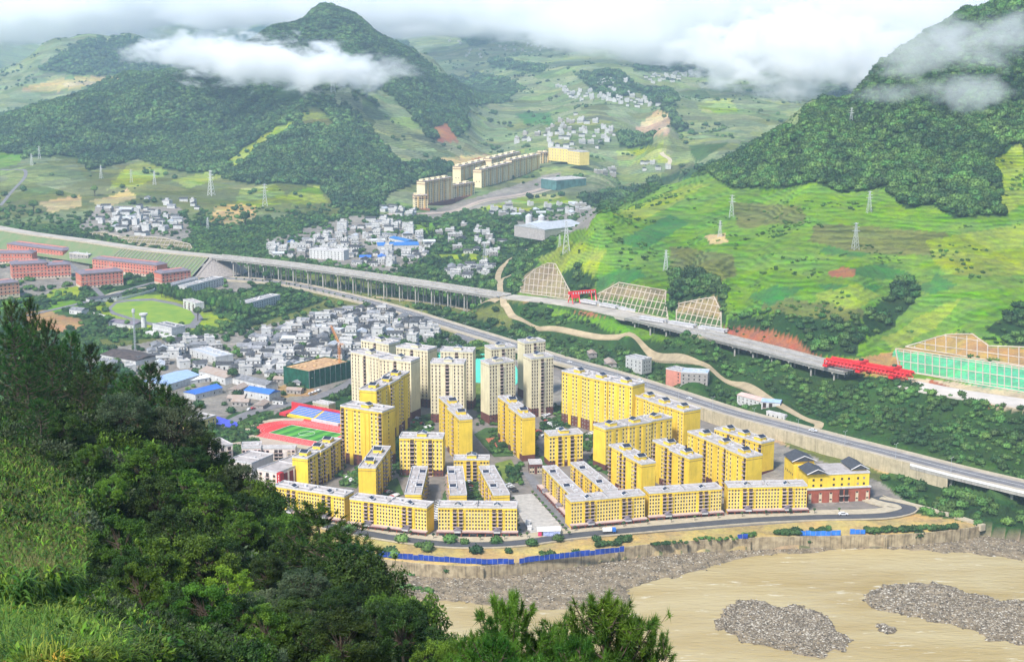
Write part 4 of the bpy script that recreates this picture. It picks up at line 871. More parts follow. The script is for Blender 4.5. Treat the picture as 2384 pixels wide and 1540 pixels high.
def building(name, label, cat, A, B, h, depth, floors, pat='ww.BwB.ww', pitch=None, units=1, wall=YEL, basem=None, baseh=0, roof='flat', roofm=None, rh=2.5, jog=None, gables=True,
             endwin=0, shop=False, winsize=(.95,1.3), limit=100, group=None, cornice=True, frame=None, pil=True, backwin=True, roofbits=True, z0=0., para=PARA, sides=True, tanks=0):
    """A, B: the two top corners of the long front as seen from the camera (left, right).
    pat: one unit of the front; w window, B balcony, . plain wall, v narrow dark slot"""
    A, B = Vector((A.x, A.y, 0)), Vector((B.x, B.y, 0)); d = B-A; Lg = d.length; rz = math.atan2(d.y, d.x)
    nn_ = Vector((-d.y, d.x, 0)).normalized(); e_ = d.normalized()*1.5; FOOT.append([tuple((q)[:2]) for q in (A-nn_*2-e_, B-nn_*2+e_, B+nn_*(depth+1.5)+e_, A+nn_*(depth+1.5)-e_)])
    t = empty(name, (A.x, A.y, z0), rz); tag(t, label, cat, group); h = h-z0
    ul = Lg/units; jog = jog or [0]*units; sh = 3.2 if shop else 0
    mb = MB(); rf = MB(); pr = MB(); bs = MB(); cr = MB()
    for u in range(units):
        x0, x1, y0 = u*ul, (u+1)*ul, jog[u]; y1 = depth+jog[u]
        mb.box(x0, y0, -1.5, x1, y1, h)
        if basem: bs.box(x0-.06, y0-.06, -1.5, x1+.06, y1+.06, baseh)
        if cornice: cr.box(x0-.08, y0-.08, h-1.9, x1+.08, y1+.08, h-1.62)
        if roof == 'flat':
            rf.box(x0+.2, y0+.2, h, x1-.2, y1-.2, h+.12)
            for q in ((x0-.15, y0-.15, x1+.15, y0+.2), (x0-.15, y1-.2, x1+.15, y1+.15), (x0-.15, y0+.2, x0+.2, y1-.2), (x1-.2, y0+.2, x1+.15, y1-.2)): pr.box(q[0], q[1], h-.15, q[2], q[3], h+.95)
    front, rest = [], []; fh = (h-baseh*0-sh-.9)/floors
    zf = lambda k: sh + (k+.55)*fh
    def col(ch, x, y, rz_, first=0, vis=True):
        for k in range(first, floors):
            z = zf(k)
            if ch == 'w': e = ('window', window_mesh(winsize[0], winsize[1], frame), (x, y, z), rz_)
            elif ch == 'n': e = ('window', window_mesh(.7, winsize[1], frame), (x, y, z), rz_)
            elif ch == 'v': e = ('window', window_mesh(.6, fh*.72, frame), (x, y, z), rz_)
            elif ch == 'B': e = ('balcony', balcony_mesh(2.5, fh), (x, y, z), rz_)
            else: return
            (front if vis else rest).append(e)
    n = len(pat)
    for u in range(units):
        st_ = ul/n
        for i, ch in enumerate(pat):
            x = u*ul+(i+.5)*st_; col(ch, x, jog[u]-.002, 0)
            if backwin and ch != '.': col('w', x, depth+jog[u]+.002, math.pi, vis=False)
            if pil and ch in 'wnv': MB().box(x-winsize[0]*.5-.28, jog[u]-.03, sh+.3, x+winsize[0]*.5+.28, jog[u]-.001, h-2.3).build('facade_strip', STRIP if wall is YEL else STRIPC, t)
            if pil and ch == 'B': mb.box(x-1.75, jog[u]-.32, sh, x-1.45, jog[u], h-2); mb.box(x+1.45, jog[u]-.32, sh, x+1.75, jog[u], h-2)
            if pil and ch == '.': mb.box(x-st_*.42, jog[u]-.35, sh, x+st_*.42, jog[u], h-2)
    # which end wall faces the camera?
    dv = d.normalized(); ctr = (A+B)/2; side_left = dv.dot(-A) < 0; side_right = dv.dot(-B) > 0
    for k in range(endwin):
        y = depth*(k+1)/(endwin+1)
        col('n', -.002, y+jog[0], -math.pi/2, vis=side_left); col('n', Lg+.002, y+jog[-1], math.pi/2, vis=side_right)
    # the hundred nearest the camera one by one
    for kind_ in ('window', 'balcony'):
        es = [e for e in front if e[0] == kind_]; es.sort(key=lambda e: -e[2][2])
        for nm, me, loc, r_ in es[:limit]: inst(nm, me, t, loc, r_)
        more = [(e[1], e[2], e[3]) for e in es[limit:]] + [(e[1], e[2], e[3]) for e in rest if e[0] == kind_]
        baked(more, 'windows' if kind_ == 'window' else 'balconies', t)
    if roof == 'hip':
        ov = .9; x0, x1, y0, y1 = -ov, Lg+ov, -ov+min(jog), depth+ov+max(jog); ins_ = min(depth*.32, Lg*.3)
        rf.add([(x0,y0,h),(x1,y0,h),(x1,y1,h),(x0,y1,h),(x0+ins_,y0+ins_,h+rh),(x1-ins_,y0+ins_,h+rh),(x1-ins_,y1-ins_,h+rh),(x0+ins_,y1-ins_,h+rh)],
               [(0,1,5,4),(1,2,6,5),(2,3,7,6),(3,0,4,7),(4,5,6,7),(0,3,2,1)])
        mb.box(x0+ins_+1.5, y0+ins_+1.5, h+rh-.4, x1-ins_-1.5, y1-ins_-1.5, h+rh+.02)
    elif roof == 'gable': rf.gable(0, 0, Lg, depth, h, rh)
    mb.build('wall', wall, t); rf.build('roof', roofm or (ROOFC if roof == 'flat' else TILE), t)
    if pr.v: pr.build('parapet', para, t)
    if basem: bs.build('plinth', basem, t)
    if cornice: cr.build('string_course', CORN, t)
    rnd = random.Random(int(Lg*97+h*31))
    if gables:
        for u in range(units):
            xc = (u+.5)*ul; y0 = jog[u]+ (0 if gables == 'front' else depth*.28); gw, gd = (4.2, 4.2) if gables == 'front' else (6.2, 5.6)
            g = MB(); g.box(xc-gw/2, y0+.1, h, xc+gw/2, y0+gd, h+(1.2 if gables == 'front' else 2.2)); o = g.build('stair_tower' if gables != 'front' else 'roof_gable', wall if gables != 'front' else PARA, t)
            zt = h+(1.2 if gables == 'front' else 2.2); g = MB(); g.gable(xc-gw/2, y0+.1, xc+gw/2, y0+gd, zt, 1.3, .35, axis='y'); g.build('gable_roof', PARA, o)
            g = MB()
            for s_ in (-1, 1):
                a = (gw/2+.1); g.add([(xc+s_*.15, y0+.25, zt+1.36), (xc+s_*a, y0+.25, zt+.12), (xc+s_*a, y0+gd-.1, zt+.12), (xc+s_*.15, y0+gd-.1, zt+1.36)], [(0,1,2,3) if s_ > 0 else (3,2,1,0)])
            g.build('solar_panel', SOLAR, o)
    if roofbits and roof == 'flat':
        for k in range(max(2, int(Lg/7))):
            x = rnd.uniform(1.5, Lg-2.5); u = min(units-1, int(x/ul)); y = jog[u]+rnd.uniform(.5, .85)*depth; g = MB(); w_ = rnd.uniform(.8, 2.0)
            g.box(x, y-w_/2, h+.1, x+w_, y+w_/2, h+rnd.uniform(.7, 1.5)); g.build('roof_vent', PARA, t)
        for k in range(units):                                          # low walls across the roof
            g = MB(); g.box(k*ul+.2 if k else .3, jog[k]+depth*.45, h+.1, k*ul+ul*.9, jog[k]+depth*.45+.3, h+.8); g.build('roof_wall', para, t)
        if tanks:
            for k in range(tanks): x = rnd.uniform(2, Lg-2); g = MB(); g.bar((x, depth*.3, h+.1), (x, depth*.3, h+1.8), .8, n=10); g.build('water_tank', PARA, t)
    if shop:
        g = MB(); g.box(-.8, -3.4, sh-.35, Lg+.8, 0, sh+.25); g.build('arcade_roof', TRIM, t)
        g = MB(); g.add([(-.8,-3.9,sh-.5),(Lg+.8,-3.9,sh-.5),(Lg+.8,-3.0,sh+.32),(-.8,-3.0,sh+.32),(-.8,-3.0,sh-.5),(Lg+.8,-3.0,sh-.5)], [(0,1,2,3),(0,4,5,1),(0,3,4),(1,5,2)]); g.build('arcade_eave', MAROON, t)
        nb = max(4, int(Lg/4.2)); g = MB()
        for k in range(nb+1): x = -.5+(Lg+1)*k/nb; o = MB().box(x-.25, -3.3, 0, x+.25, -2.8, sh-.4).build('column', BRICK, t)
        for k in range(nb): x = Lg*(k+.5)/nb; o = MB().box(-Lg/nb*.42, -.08, -1.3, Lg/nb*.42, 0, 1.3).build('shopfront', DARK if rnd.random() < .75 else PARA, t, (x, -.02, 1.35))
        for u in range(units):
            xc = (u+.5)*ul; g = MB(); g.box(xc-1.9, -3.95, sh-.3, xc+1.9, -1.5, sh+1.2); o = g.build('entrance_gable', PARA, t)
            g = MB(); g.gable(xc-1.9, -3.95, xc+1.9, -1.5, sh+1.2, 1.3, .35, axis='y'); g.build('gable_roof', TILEP, o)
    return t
def top(p, q, h): return P(*p, h), P(*q, h)
EST = dict(cat='apartment block')
def E(label, p, q, h, depth, floors, **k):
    A, B = top(p, q, h); return building('apartment_block', label, 'apartment block', A, B, h, depth, floors, **k)
# riverside row: six floors above a shop arcade
RW = dict(pat='wwww.B.B.wwww', units=2, shop=True, gables='front', group='yellow blocks along the river front', winsize=(.78,1.15))
E('riverside yellow block with shop arcade, leftmost, its left end behind the trees', z1(155,1158), z1(628,1230), 17, 11, 6, **RW)
E('riverside yellow block with shop arcade, second from left', z1(665,1245), z1(1180,1305), 17, 11, 6, **RW)
E('riverside yellow block with shop arcade, just left of the open plaza', z1(1257,1300), z1(1785,1305), 17, 11, 6, **RW)
E('riverside yellow block with shop arcade, first to the right of the plaza', z2(468,1262), z2(965,1218), 17, 11, 6, **RW)
E('riverside yellow block with shop arcade, second to the right of the plaza', z2(992,1207), z2(1478,1175), 17, 11, 6, **RW)
E('riverside yellow block with shop arcade, next to the hall', z2(1522,1167), z2(2052,1157), 17, 11, 6, **RW)
# six slender slabs standing end-on behind the row
SL = dict(pat='w.B.w.B.w', units=2, gables='front', group='low slabs end-on behind the river front', baseh=0, winsize=(1.1,1.3))
E('leftmost low yellow slab seen end-on, its right side in view', z1(1145,1212), z1(1188,1030), 15, 10, 6, **{**SL})
E('low yellow slab seen end-on in the middle of the left courtyard', z1(1318,1032), z1(1338,1218), 15, 10, 6, **SL)
E('low yellow slab seen end-on just left of the plaza corner', z1(1530,1030), z1(1628,1220), 15, 10, 6, **SL)
E('low yellow slab with balconies along the street right of the plaza', z2(277,1030), z2(462,1218), 15, 9, 6, **{**SL, 'shop': True})
E('low yellow slab with balconies, second from the street right of the plaza', z2(466,1005), z2(690,1192), 15, 9, 6, **SL)
E('low yellow block with small gable facing the river above two slabs', z1(1362,982), z1(1600,982), 15, 10, 6, pat='www.B.B.www', gables=True, basem=None)
# mid-rise with plum plinth
MR = dict(basem=MAROON, baseh=4.5, group='yellow mid-rise blocks of the estate', cornice=True)
E('square yellow mid-rise with roof gable in the left courtyard', z1(997,835), z1(1288,840), 26, 13, 9, pat='nwnBn.wnBnwn', **MR)
E('yellow mid-rise slab with bright blank end beside the school', z1(382,975), z1(612,842), 22, 11, 8, pat='wB.w.B', units=3, jog=[0,-1.1,0], **MR)
E('yellow mid-rise slab with blank end between school slab and square block', z1(838,1038), z1(940,895), 22, 11, 8, pat='wB.w.B', units=2, **MR)
E('stepped yellow block left of the red court with blank near end', z1(1262,565), z1(1425,712), 31, 9, 11, pat='w.B.w', units=2, jog=[0,-2.5], **MR)
E('stepped yellow block right of the red court with blank near end', z1(1658,560), z1(1848,698), 31, 9, 11, pat='w.B.w', units=2, jog=[0,-2.5], **MR)
E('small square yellow block at the near edge of the car park', z2(322,822), z2(548,806), 22, 12, 8, pat='ww.B.w.B.ww', **MR)
E('yellow slab behind the three stepped blocks, its long side full of windows', z2(700,778), z2(1148,700), 29, 14, 10, pat='nn.w.nn', units=3, jog=[0,-1.1,0], **MR)
E('stepped yellow slab with balconies, nearest of the three right of the plaza', z2(722,885), z2(965,1010), 27, 10, 10, pat='B.wB.', units=2, jog=[0,-2.5], **MR)
E('stepped yellow slab with balconies, second of the three right of the plaza', z2(1015,855), z2(1285,972), 27, 10, 10, pat='B.wB.', units=2, jog=[0,-2.5], **MR)
E('big yellow slab with long window wall behind the block beside the hall', z2(1250,795), z2(1655,965), 29, 12, 10, pat='nw.w.B', units=3, jog=[0,0,-1], **MR)
E('yellow slab nearest the retaining wall', z2(1430,775), z2(1745,872), 24, 12, 8, pat='ww.w.B', units=3, **MR)
# tall yellow slabs
TL = dict(basem=MAROON, baseh=8, group='tall yellow slabs of the estate')
E('tallest yellow slab running back beside the cream towers', z1(842,520), z1(1070,395), 42, 13, 15, pat='Bw.n', units=3, jog=[0,-1.2,.6], **TL)
E('tall yellow tower with two broad bays by the running track', z1(602,622), z1(882,664), 40, 15, 14, pat='Bw.ww..wwB', endwin=1, **TL)
E('wide tall yellow slab full of windows near the main road', z2(407,388), z2(880,487), 40, 14, 14, pat='ww.ww.w', units=3, jog=[0,-1.2,0], **TL)
E('yellow slab along the main road behind the wide one', z2(884,548), z2(1225,660), 32, 15, 12, pat='nn.nn', units=3, jog=[0,-1.2,0], **TL)
# cream towers
TW = dict(pat='nnn.B.nnn', wall=CREAM, basem=MAROON, baseh=7, group='cream towers at the back of the estate', winsize=(.75,1.45), units=1, limit=100)
for lab, p, q, dp in (('cream tower, rear left corner of the cream group', z1(740,178), z1(926,208), 14), ('cream tower, front left, lit blank wall at its right', z1(672,258), z1(858,296), 14),
                  ('cream tower half hidden behind the tallest yellow slab', z1(862,302), z1(1075,325), 14), ('cream tower standing behind the left pair', z1(975,225), z1(1187,250), 14),
                  ('cream tower in front of the turquoise sheeting, left of centre', z1(1205,333), z1(1430,338), 14), ('cream tower directly behind the central one', z1(1272,252), z1(1490,258), 14),
                  ('cream tower with blank left wall, right of the turquoise sheeting', z1(1600,342), z1(1766,322), 14), ('cream tower behind the one right of the turquoise sheeting', z1(1612,240), z1(1775,225), 13),
                  ('cream tower furthest right at the back', z1(1838,200), z1(1976,186), 13), ('cream tower furthest right in front', z1(1882,305), z1(2030,290), 14)):
    E(lab, p, q, 46, dp, 17, **TW)
# small shop house by the lawn
A, B = top(z2(190,1010), z2(275,1008), 7); building('shop_house', 'small plum brick shop building beside the oval lawn', 'shop', A, B, 7, 9, 2, pat='ww.ww', wall=MAROON, gables=False, cornice=False)
# hall at the right end: three tiled pavilions round a flat roof on a brick base
t = empty('community_hall', P(1980, 1180, 0), R(3)); tag(t, 'yellow hall with dark tiled gables on a red brick base at the right end', 'hall')
o = P(*z2(2060,1325), 0); B1 = P(*z2(2320,1300), 0); sc = 1
HB = building('community_hall_base', 'x', 'hall', P(1880, 1140, 9), P(2026, 1133, 9), 9, 26, 2, pat='w.w.w.BB.w.w', wall=BRICK, gables=False, cornice=False, roofbits=False, para=PARA, winsize=(1.3,.8), basem=None)
Lh = (P(1880,1140,9)-P(2026,1133,9)).length; bpy.data.objects.remove(t); t = HB; t.name = 'community_hall'; tag(t, 'yellow hall with dark tiled gables on a red brick base at the right end', 'hall')
mb = MB(); mb.box(.6,.8,9.2,Lh-.6,24,18); mb.box(-1.5,22,0,13,40,18.5); mb.build('upper_wall', YEL, t)
mb = MB(); mb.box(-.6,-.5,9.0,Lh+.5,1.2,9.9); mb.build('white_band', PARA, t)
mb = MB(); mb.box(1,1.2,18,Lh-1,24,18.3); mb.build('flat_roof', ROOFC, t); mb = MB(); mb.box(.3,.5,18,Lh-.3,.9,19.0); mb.box(Lh-.7,.9,18,Lh-.3,24,19.0); mb.build('parapet', PARA, t)
for nm, (x0,y0,x1,y1), z, hh in (('tiled_roof',(0,0,12,16),19.2,3),('tiled_roof',(-1.5,24,13,40),20.5,3.4),('tiled_roof',(Lh-10,6,Lh,24),19.2,3)):
    mb = MB(); mb.box(x0+.3,y0+.3,17.9,x1-.3,y1-.3,z); o = mb.build('pavilion', YEL, t); mb = MB(); mb.gable(x0,y0,x1,y1,z,hh,.9,axis='y'); mb.build(nm, TILE, o)
    mb = MB(); xm = (x0+x1)/2
    for s_ in (-1, 1): mb.bar((xm, y0-1.0, z+hh+.1), (xm+s_*((x1-x0)/2+1.0), y0-1.0, z+.05), .35, n=4)
    mb.build('gable_trim', PARA, o)
for x in (4, 9, Lh*.42, Lh*.55, Lh*.66, Lh-8, Lh-4):
    for z in (11.4, 15): inst('window', window_mesh(1.3, 1.4, CORN), t, (x, .78, z))
for k in range(5): inst('window', window_mesh(1.0, 1.3, CORN), t, (-1.52, 24+k*3.2, 12), -math.pi/2)
# marquee and kiosk on the plaza
t = empty('marquee', P(1277, 1243, .5), R(4)); tag(t, 'white ridge tent with printed sides and a pink corner on the plaza', 'tent')
mb = MB(); mb.gable(-6.5,-4,6.5,4,3.4,1.3,.3,axis='x'); mb.build('canopy', WHITE, t)
PRINT = mat('printed tent side', (.55,.60,.75), .7, .5, 1.4, col2=(.12,.16,.42)); mb = MB(); mb.box(-3.5,-4.1,.1,6.5,-4,2.9); mb.build('side_panel', PRINT, t)
mb = MB(); mb.box(-6.5,-4.12,.1,-4.4,-3.95,2.9); mb.build('pink_panel', mat('pink banner', (.65,.05,.14), .7), t)
for x in (-6.3,-2,2,6.3):
    for y in (-3.8, 3.8): mb = MB(); mb.bar((x,y,0),(x,y,3.4),.1); mb.build('pole', WHITE, t)
for k, (x, y) in enumerate((z7(1235,160), z7(1245,200))):
    t = empty('kiosk', P(x, y, .5), 0); tag(t, ['small white kiosk on the plaza, the farther of two', 'small white kiosk on the plaza, the nearer of two'][k], 'kiosk', 'white kiosks on the plaza')
    mb = MB(); mb.box(-1.2,-1,0,1.2,1,2.2); mb.build('wall', WHITE, t); mb = MB(); mb.gable(-1.2,-1,1.2,1,2.2,.6,.2); mb.build('roof', PARA, t)
# running track and stand
RUB = mat('red track', (.62,.05,.045), .8, .1, .1); GR1 = mat('pitch green', (.10,.36,.04), .9, .12, .2); GR2 = mat('pitch dark green', (.04,.20,.03), .9, .12, .2)
ctr = P(716, 1008, .8); ax = (P(800,1014,.8)-P(640,1000,.8)); ang_ = math.atan2(ax.y, ax.x)
t = empty('sports_ground', ctr, ang_+R(-14)); tag(t, 'small red running track round a striped green pitch', 'sports ground')
def stadium(rx, ry, n=14): return [(rx+ry*math.cos(a), ry*math.sin(a)) for a in np.linspace(-math.pi/2, math.pi/2, n)]+[(-rx+ry*math.cos(a), ry*math.sin(a)) for a in np.linspace(math.pi/2, 3*math.pi/2, n)]
mb = MB(); mb.prism(stadium(22,32), -.5, .05); mb.build('apron', PAVE, t)
mb = MB(); mb.prism(stadium(20,26), 0, .1); mb.prism([(-18,12),(40,12),(40,34),(-30,34)], 0, .104); mb.build('track', RUB, t)
mb = MB()
for k in range(5):
    q = stadium(20, 25.4-k*2.2, 20); q.append(q[0])
    for a, b_ in zip(q[:-1], q[1:]): mb.bar((*a, .1), (*b_, .1), .09, n=3)
mb.build('lane_line', LINEM, t)
for k in range(10): mb = MB(); mb.box(-25+k*5, -14, 0, -20+k*5, 12, .14); mb.build('pitch_stripe', GR1 if k % 2 else GR2, t)
mb = MB()
for a, b_ in (((-25,-14),(25,-14)),((25,-14),(25,12)),((25,12),(-25,12)),((-25,12),(-25,-14)),((0,-14),(0,12))): mb.bar((*a,.18),(*b_,.18),.12,n=4)
q = [(6*math.cos(a), -1+6*math.sin(a)) for a in np.linspace(0, 6.283, 24)]
for a, b_ in zip(q[:-1], q[1:]): mb.bar((*a,.18),(*b_,.18),.12,n=4)
mb.build('pitch_line', LINEM, t)
g0 = P(668, 966, 1); g1 = P(792, 990, 1); dd = g1-g0; t = empty('grandstand', g0, math.atan2(dd.y, dd.x)); tag(t, 'grandstand with blue seats and red steps beside the running track', 'grandstand'); Lg = dd.length
SB = mat('blue seats', (.03,.20,.72), .6, .15, .8); SR = mat('red steps', (.60,.04,.05), .7); SY = mat('yellow stand edge', (.80,.55,.04), .7)
mb = MB()
for k in range(7): mb.box(0, k*2.0, -1, Lg, k*2.0+2.0, .5+k*.6)
mb.build('steps', SY, t); mb = MB()
for k in range(1, 7):
    for a, b_ in ((.5, Lg*.46), (Lg*.5, Lg*.97)): mb.box(a, k*2.0+.3, .4+k*.6, b_, k*2.0+1.8, .95+k*.6)
mb.build('seats', SB, t); mb = MB(); mb.box(-8, 14, -1, Lg+2, 15, 6.5); mb.box(-8, 0, -1, -1, 14, 1.0); mb.build('back_wall', SR, t)
mb = MB(); mb.box(Lg*.5,-2.2,-1,Lg,-.2,1.8); mb.build('front_wall', PARA, t)
pad([(700,948),(735,940),(792,955),(792,975),(700,958)], 1.5, LAWN, 'lawn', 'grass slope behind the grandstand')
A, B = top((728,936), (765,943), 5); building('pump_house', 'small flat concrete hut on the grass behind the grandstand', 'hut', A, B, 5, 8, 1, pat='w.w', wall=PAVE, gables=False, cornice=False)
# school: red and white
SRED = mat('school red', (.50,.025,.03), .75, .08, .3); SWH = mat('school white', (.72,.62,.55), .8, .08, .3)
SC = dict(wall=SWH, gables=False, cornice=False, frame=SRED, winsize=(1.8,1.5))
A, B = top(z1(45,1045), z1(180,1072), 16); sb = building('school_block', 'white school block with a red stair wall beside the estate', 'school block', A, B, 16, 46, 5, pat='wBw', group='school blocks', **{**SC, 'limit': 100})
Ls = (B-A).length
mb = MB(); mb.box(Ls-.2,-.6,-1,Ls+2.6,3,16.6); mb.build('red_wall', SRED, sb)
mb = MB()
for k in range(6): x0 = Ls+2.62; z = 14.2-k*1.9; mb.box(x0-1.6, -.66, z, x0-.9, -.6, z+1.1)
mb.build('painted_characters', PARA, sb)
for k in range(7):
    mb = MB(); mb.box(Ls, 4+k*5.6, -1, Ls+.6, 5.2+k*5.6, 15); mb.build('fin', SWH, sb)
    mb = MB(); mb.box(Ls, 5.6+k*5.6, 1, Ls+.3, 9.4+k*5.6, 14.5); mb.build('red_panel', mat('dark school red', (.22,.02,.025), .75), sb)
for lab, p, q, h, dp, pt in (('school wing with open galleries running back', z1(-150,985), z1(5,1010), 13, 24, 'BBB'), ('far school wing beside the track with a dark gateway', z1(-60,905), z1(70,900), 12, 14, 'ww.ww'), ('school wing closing the yard on the right', z1(70,905), z1(300,905), 11, 6, 'ww.BB.ww'), ('school block at the left behind the trees', z1(-260,905), z1(-120,880), 12, 20, 'BBB')):
    A, B = top(p, q, h); building('school_block', lab, 'school block', A, B, h, dp, 4, pat=pt, group='school blocks', **SC)
pad([(540,1030),(620,1020),(690,1040),(640,1075),(560,1070)], 1.0, mat('school yard', (.45,.36,.28), .9, .1, .1), 'school_yard', 'pale school yard')
# yellow house with a blue court, far left of the school
A, B = top((447,985), (502,968), 9); building('yellow_building', 'yellow building behind the hillside trees beside a small blue court', 'building', A, B, 9, 14, 3, pat='wwwww', wall=YELL, gables=False)
pad([(505,968),(560,985),(545,995),(500,985)], .6, mat('blue court', (.08,.10,.55), .7), 'court', 'small blue and red court behind the yellow building')
# building under green nets with its crane
NET = mat('dark green net', (.012,.10,.055), .85, .3, .3, streak=.3); A, B = top(z1(390,395), z1(670,325), 14); d = A-B
t = building('unfinished_building', 'unfinished building wrapped in dark green netting', 'building site', A, B, 14, 30, 4, pat='.', wall=NET, gables=False, cornice=False, roofm=mat('raw timber deck', (.52,.34,.17), .9, .3, .4, col2=(.30,.16,.08)), para=NET, roofbits=False)
mb = MB(); Ln = d.length
for k in range(9): mb.bar((Ln*k/8, -.3, -1), (Ln*k/8, -.3, 15), .12)
mb.build('scaffold', mat('galvanised', (.4,.42,.45), .5), t)
mb = MB()
for k in range(4): mb.box(3+k*9, -.25, 8.5-(k % 2)*2.4, 9+k*9, -.1, 8.9-(k % 2)*2.4)
mb.build('gap_in_net', CREAM, t)
rnd = random.Random(3)
for k in range(14): mb = MB(); x, y = rnd.uniform(2, Ln-4), rnd.uniform(3, 26); mb.box(x, y, 14.1, x+rnd.uniform(1,3), y+rnd.uniform(1,4), 14.3+rnd.random()*.8); mb.build('timber_stack', mat('formwork timber', (.60,.40,.2), .9), t)
CR = mat('crane orange', (.70,.28,.07), .6)
def lattice_mast(mb, p, q, w_, seg, r=.12):
    p, q = Vector(p), Vector(q); d = (q-p).normalized(); u = d.orthogonal().normalized(); v = d.cross(u); c = [(u+v)*w_/2, (u-v)*w_/2, (-u-v)*w_/2, (v-u)*w_/2]
    n = max(2, int((q-p).length/seg))
    for k in c: mb.bar(p+k, q+k, r, n=3)
    for i in range(n):
        a = p.lerp(q, i/n); b_ = p.lerp(q, (i+1)/n)
        for j in range(4): mb.bar(a+c[j], b_+c[(j+1) % 4], r*.7, n=3)
cb = P(*z1(600,440), 0); t = empty('tower_crane', cb); tag(t, 'orange tower crane in front of the green netted building', 'crane')
mb = MB(); lattice_mast(mb, (0,0,0), (0,0,30), 1.8, 2.2, .16); mb.build('mast', CR, t)
mb = MB(); lattice_mast(mb, (0,0,30.5), (-10,26,41), 1.3, 2.2, .12); mb.build('jib', CR, t); mb = MB(); lattice_mast(mb, (0,0,30.5), (5,-9,31.5), 1.3, 2.2, .12); mb.build('counter_jib', CR, t)
mb = MB(); mb.box(-1.1,-1.1,29.4,1.1,1.1,31.5); mb.build('cab', PARA, t); mb = MB(); mb.box(3.6,-9.4,29.2,5.4,-7.4,31.6); mb.build('counterweight', CONC, t)
mb = MB(); mb.box(-2,-2,-.4,2,2,.5); mb.build('base', CONC, t)
# ---------------------------------------------------------------- houses of the villages
HW = mat('whitewash', (.58,.57,.54), .8, .12, .4, streak=.25, objvar=.10)
HG = mat('bare block wall', (.36,.33,.30), .85, .15, .4, objvar=.15)
HT = mat('old tile roof', (.085,.085,.09), .85, .3, .5, objvar=.35)
HTL = mat('weathered grey roof', (.26,.26,.27), .85, .25, .4, objvar=.25)
HB = mat('blue metal roof', (.05,.17,.50), .5, .1, .4, objvar=.15)
HBP = mat('pale blue metal roof', (.34,.46,.68), .5, .1, .4)
HS = mat('silver metal roof', (.52,.54,.56), .45, .15, .4, objvar=.12)
HR = mat('rusty sheet roof', (.27,.19,.14), .8, .35, .25, col2=(.36,.31,.27))
HP = mat('pink render', (.55,.22,.17), .8, .1, .3)
FLAT = mat('flat concrete roof', (.48,.46,.43), .9, .2, .3, objvar=.12)
def house_kind(kind, L_, D_, h_, wins=True):
    t = bpy.data.objects.new('house', None); COL.objects.link(t); mb = MB(); fl = 2 if h_ > 5 else 1
    if kind in ('tile', 'grey', 'blue', 'silver', 'rust', 'paleblue'):
        mb.box(-L_/2, -D_/2, -1.2, L_/2, D_/2, h_); mb.add([(-L_/2,-D_/2,h_),(-L_/2,D_/2,h_),(-L_/2,0,h_+D_*.22)], [(0,2,1)]); mb.add([(L_/2,-D_/2,h_),(L_/2,D_/2,h_),(L_/2,0,h_+D_*.22)], [(0,1,2)])
        mb.build('wall', HG if kind == 'rust' else HW, t)
        g = MB(); g.gable(-L_/2, -D_/2, L_/2, D_/2, h_+.04, D_*.25, .6); g.build('roof', {'tile': HT, 'grey': HTL, 'blue': HB, 'silver': HS, 'rust': HR, 'paleblue': HBP}[kind], t)
    else:
        mb.box(-L_/2, -D_/2, -1.2, L_/2, D_/2, h_); mb.build('wall', {'flat': HW, 'flatgrey': HG, 'pink': HP}[kind], t)
        g = MB(); g.box(-L_/2-.3, -D_/2-.3, h_-.1, L_/2+.3, D_/2+.3, h_+.12); g.build('roof', FLAT, t)
        g = MB(); g.box(-L_/2-.25, -D_/2-.25, h_+.12, L_/2+.25, -D_/2, h_+.7); g.box(-L_/2-.25, D_/2, h_+.12, L_/2+.25, D_/2+.25, h_+.7); g.build('parapet', HW, t)
        g = MB(); g.box(L_*.1, 0, h_+.12, L_*.45, D_*.45, h_+2.5); o = g.build('stair_head', HW, t); g = MB(); g.box(L_*.06, -.3, h_+2.5, L_*.49, D_*.5, h_+2.7); g.build('slab', FLAT, o)
        g = MB()
        for k in range(1, fl+1 if h_ > 5 else 1): g.box(-L_/2-.5, -D_/2-1.0, h_*k/(fl+1), L_/2+.2, -D_/2, h_*k/(fl+1)+.15)
        if g.v: g.build('canopy', HW, t)
    if wins:
        n = max(2, int(L_/3))
        for f_ in range(fl):
            for k in range(n):
                z = (f_+.5)*h_/fl+.1
                if f_ == 0 and k == n//2: inst('door', window_mesh(1.1, 2.0), t, (-L_/2+(k+.5)*L_/n, -D_/2, 1.1))
                else: inst('window', window_mesh(1.2, 1.2), t, (-L_/2+(k+.5)*L_/n, -D_/2, z))
        inst('window', window_mesh(1.0, 1.1), t, (-L_/2, 0, h_*.6), -math.pi/2); inst('window', window_mesh(1.0, 1.1), t, (L_/2, 0, h_*.6), math.pi/2)
    return t
KINDS = {}
for key, a in {'tile': ('tile', 11, 7, 4.2), 'tile2': ('tile', 13, 7.5, 6.0), 'grey': ('grey', 12, 7.5, 4.2), 'flat': ('flat', 10, 9, 6.6), 'flat3': ('flat', 11, 9, 9.6), 'flatgrey': ('flatgrey', 10, 9, 6.4), 'blue': ('blue', 13, 9, 4.4), 'silver': ('silver', 15, 8, 4.2), 'rust': ('rust', 14, 8, 3.6)}.items():
    KINDS[key] = house_kind(*a); KINDS[key]['_far'] = 0
FARK = {k: house_kind(*a, wins=False) for k, a in {'tile': ('tile', 12, 8, 5.0), 'flat': ('flat', 11, 10, 7.5), 'flatgrey': ('flatgrey', 11, 10, 7.0), 'grey': ('grey', 13, 8, 4.5)}.items()}
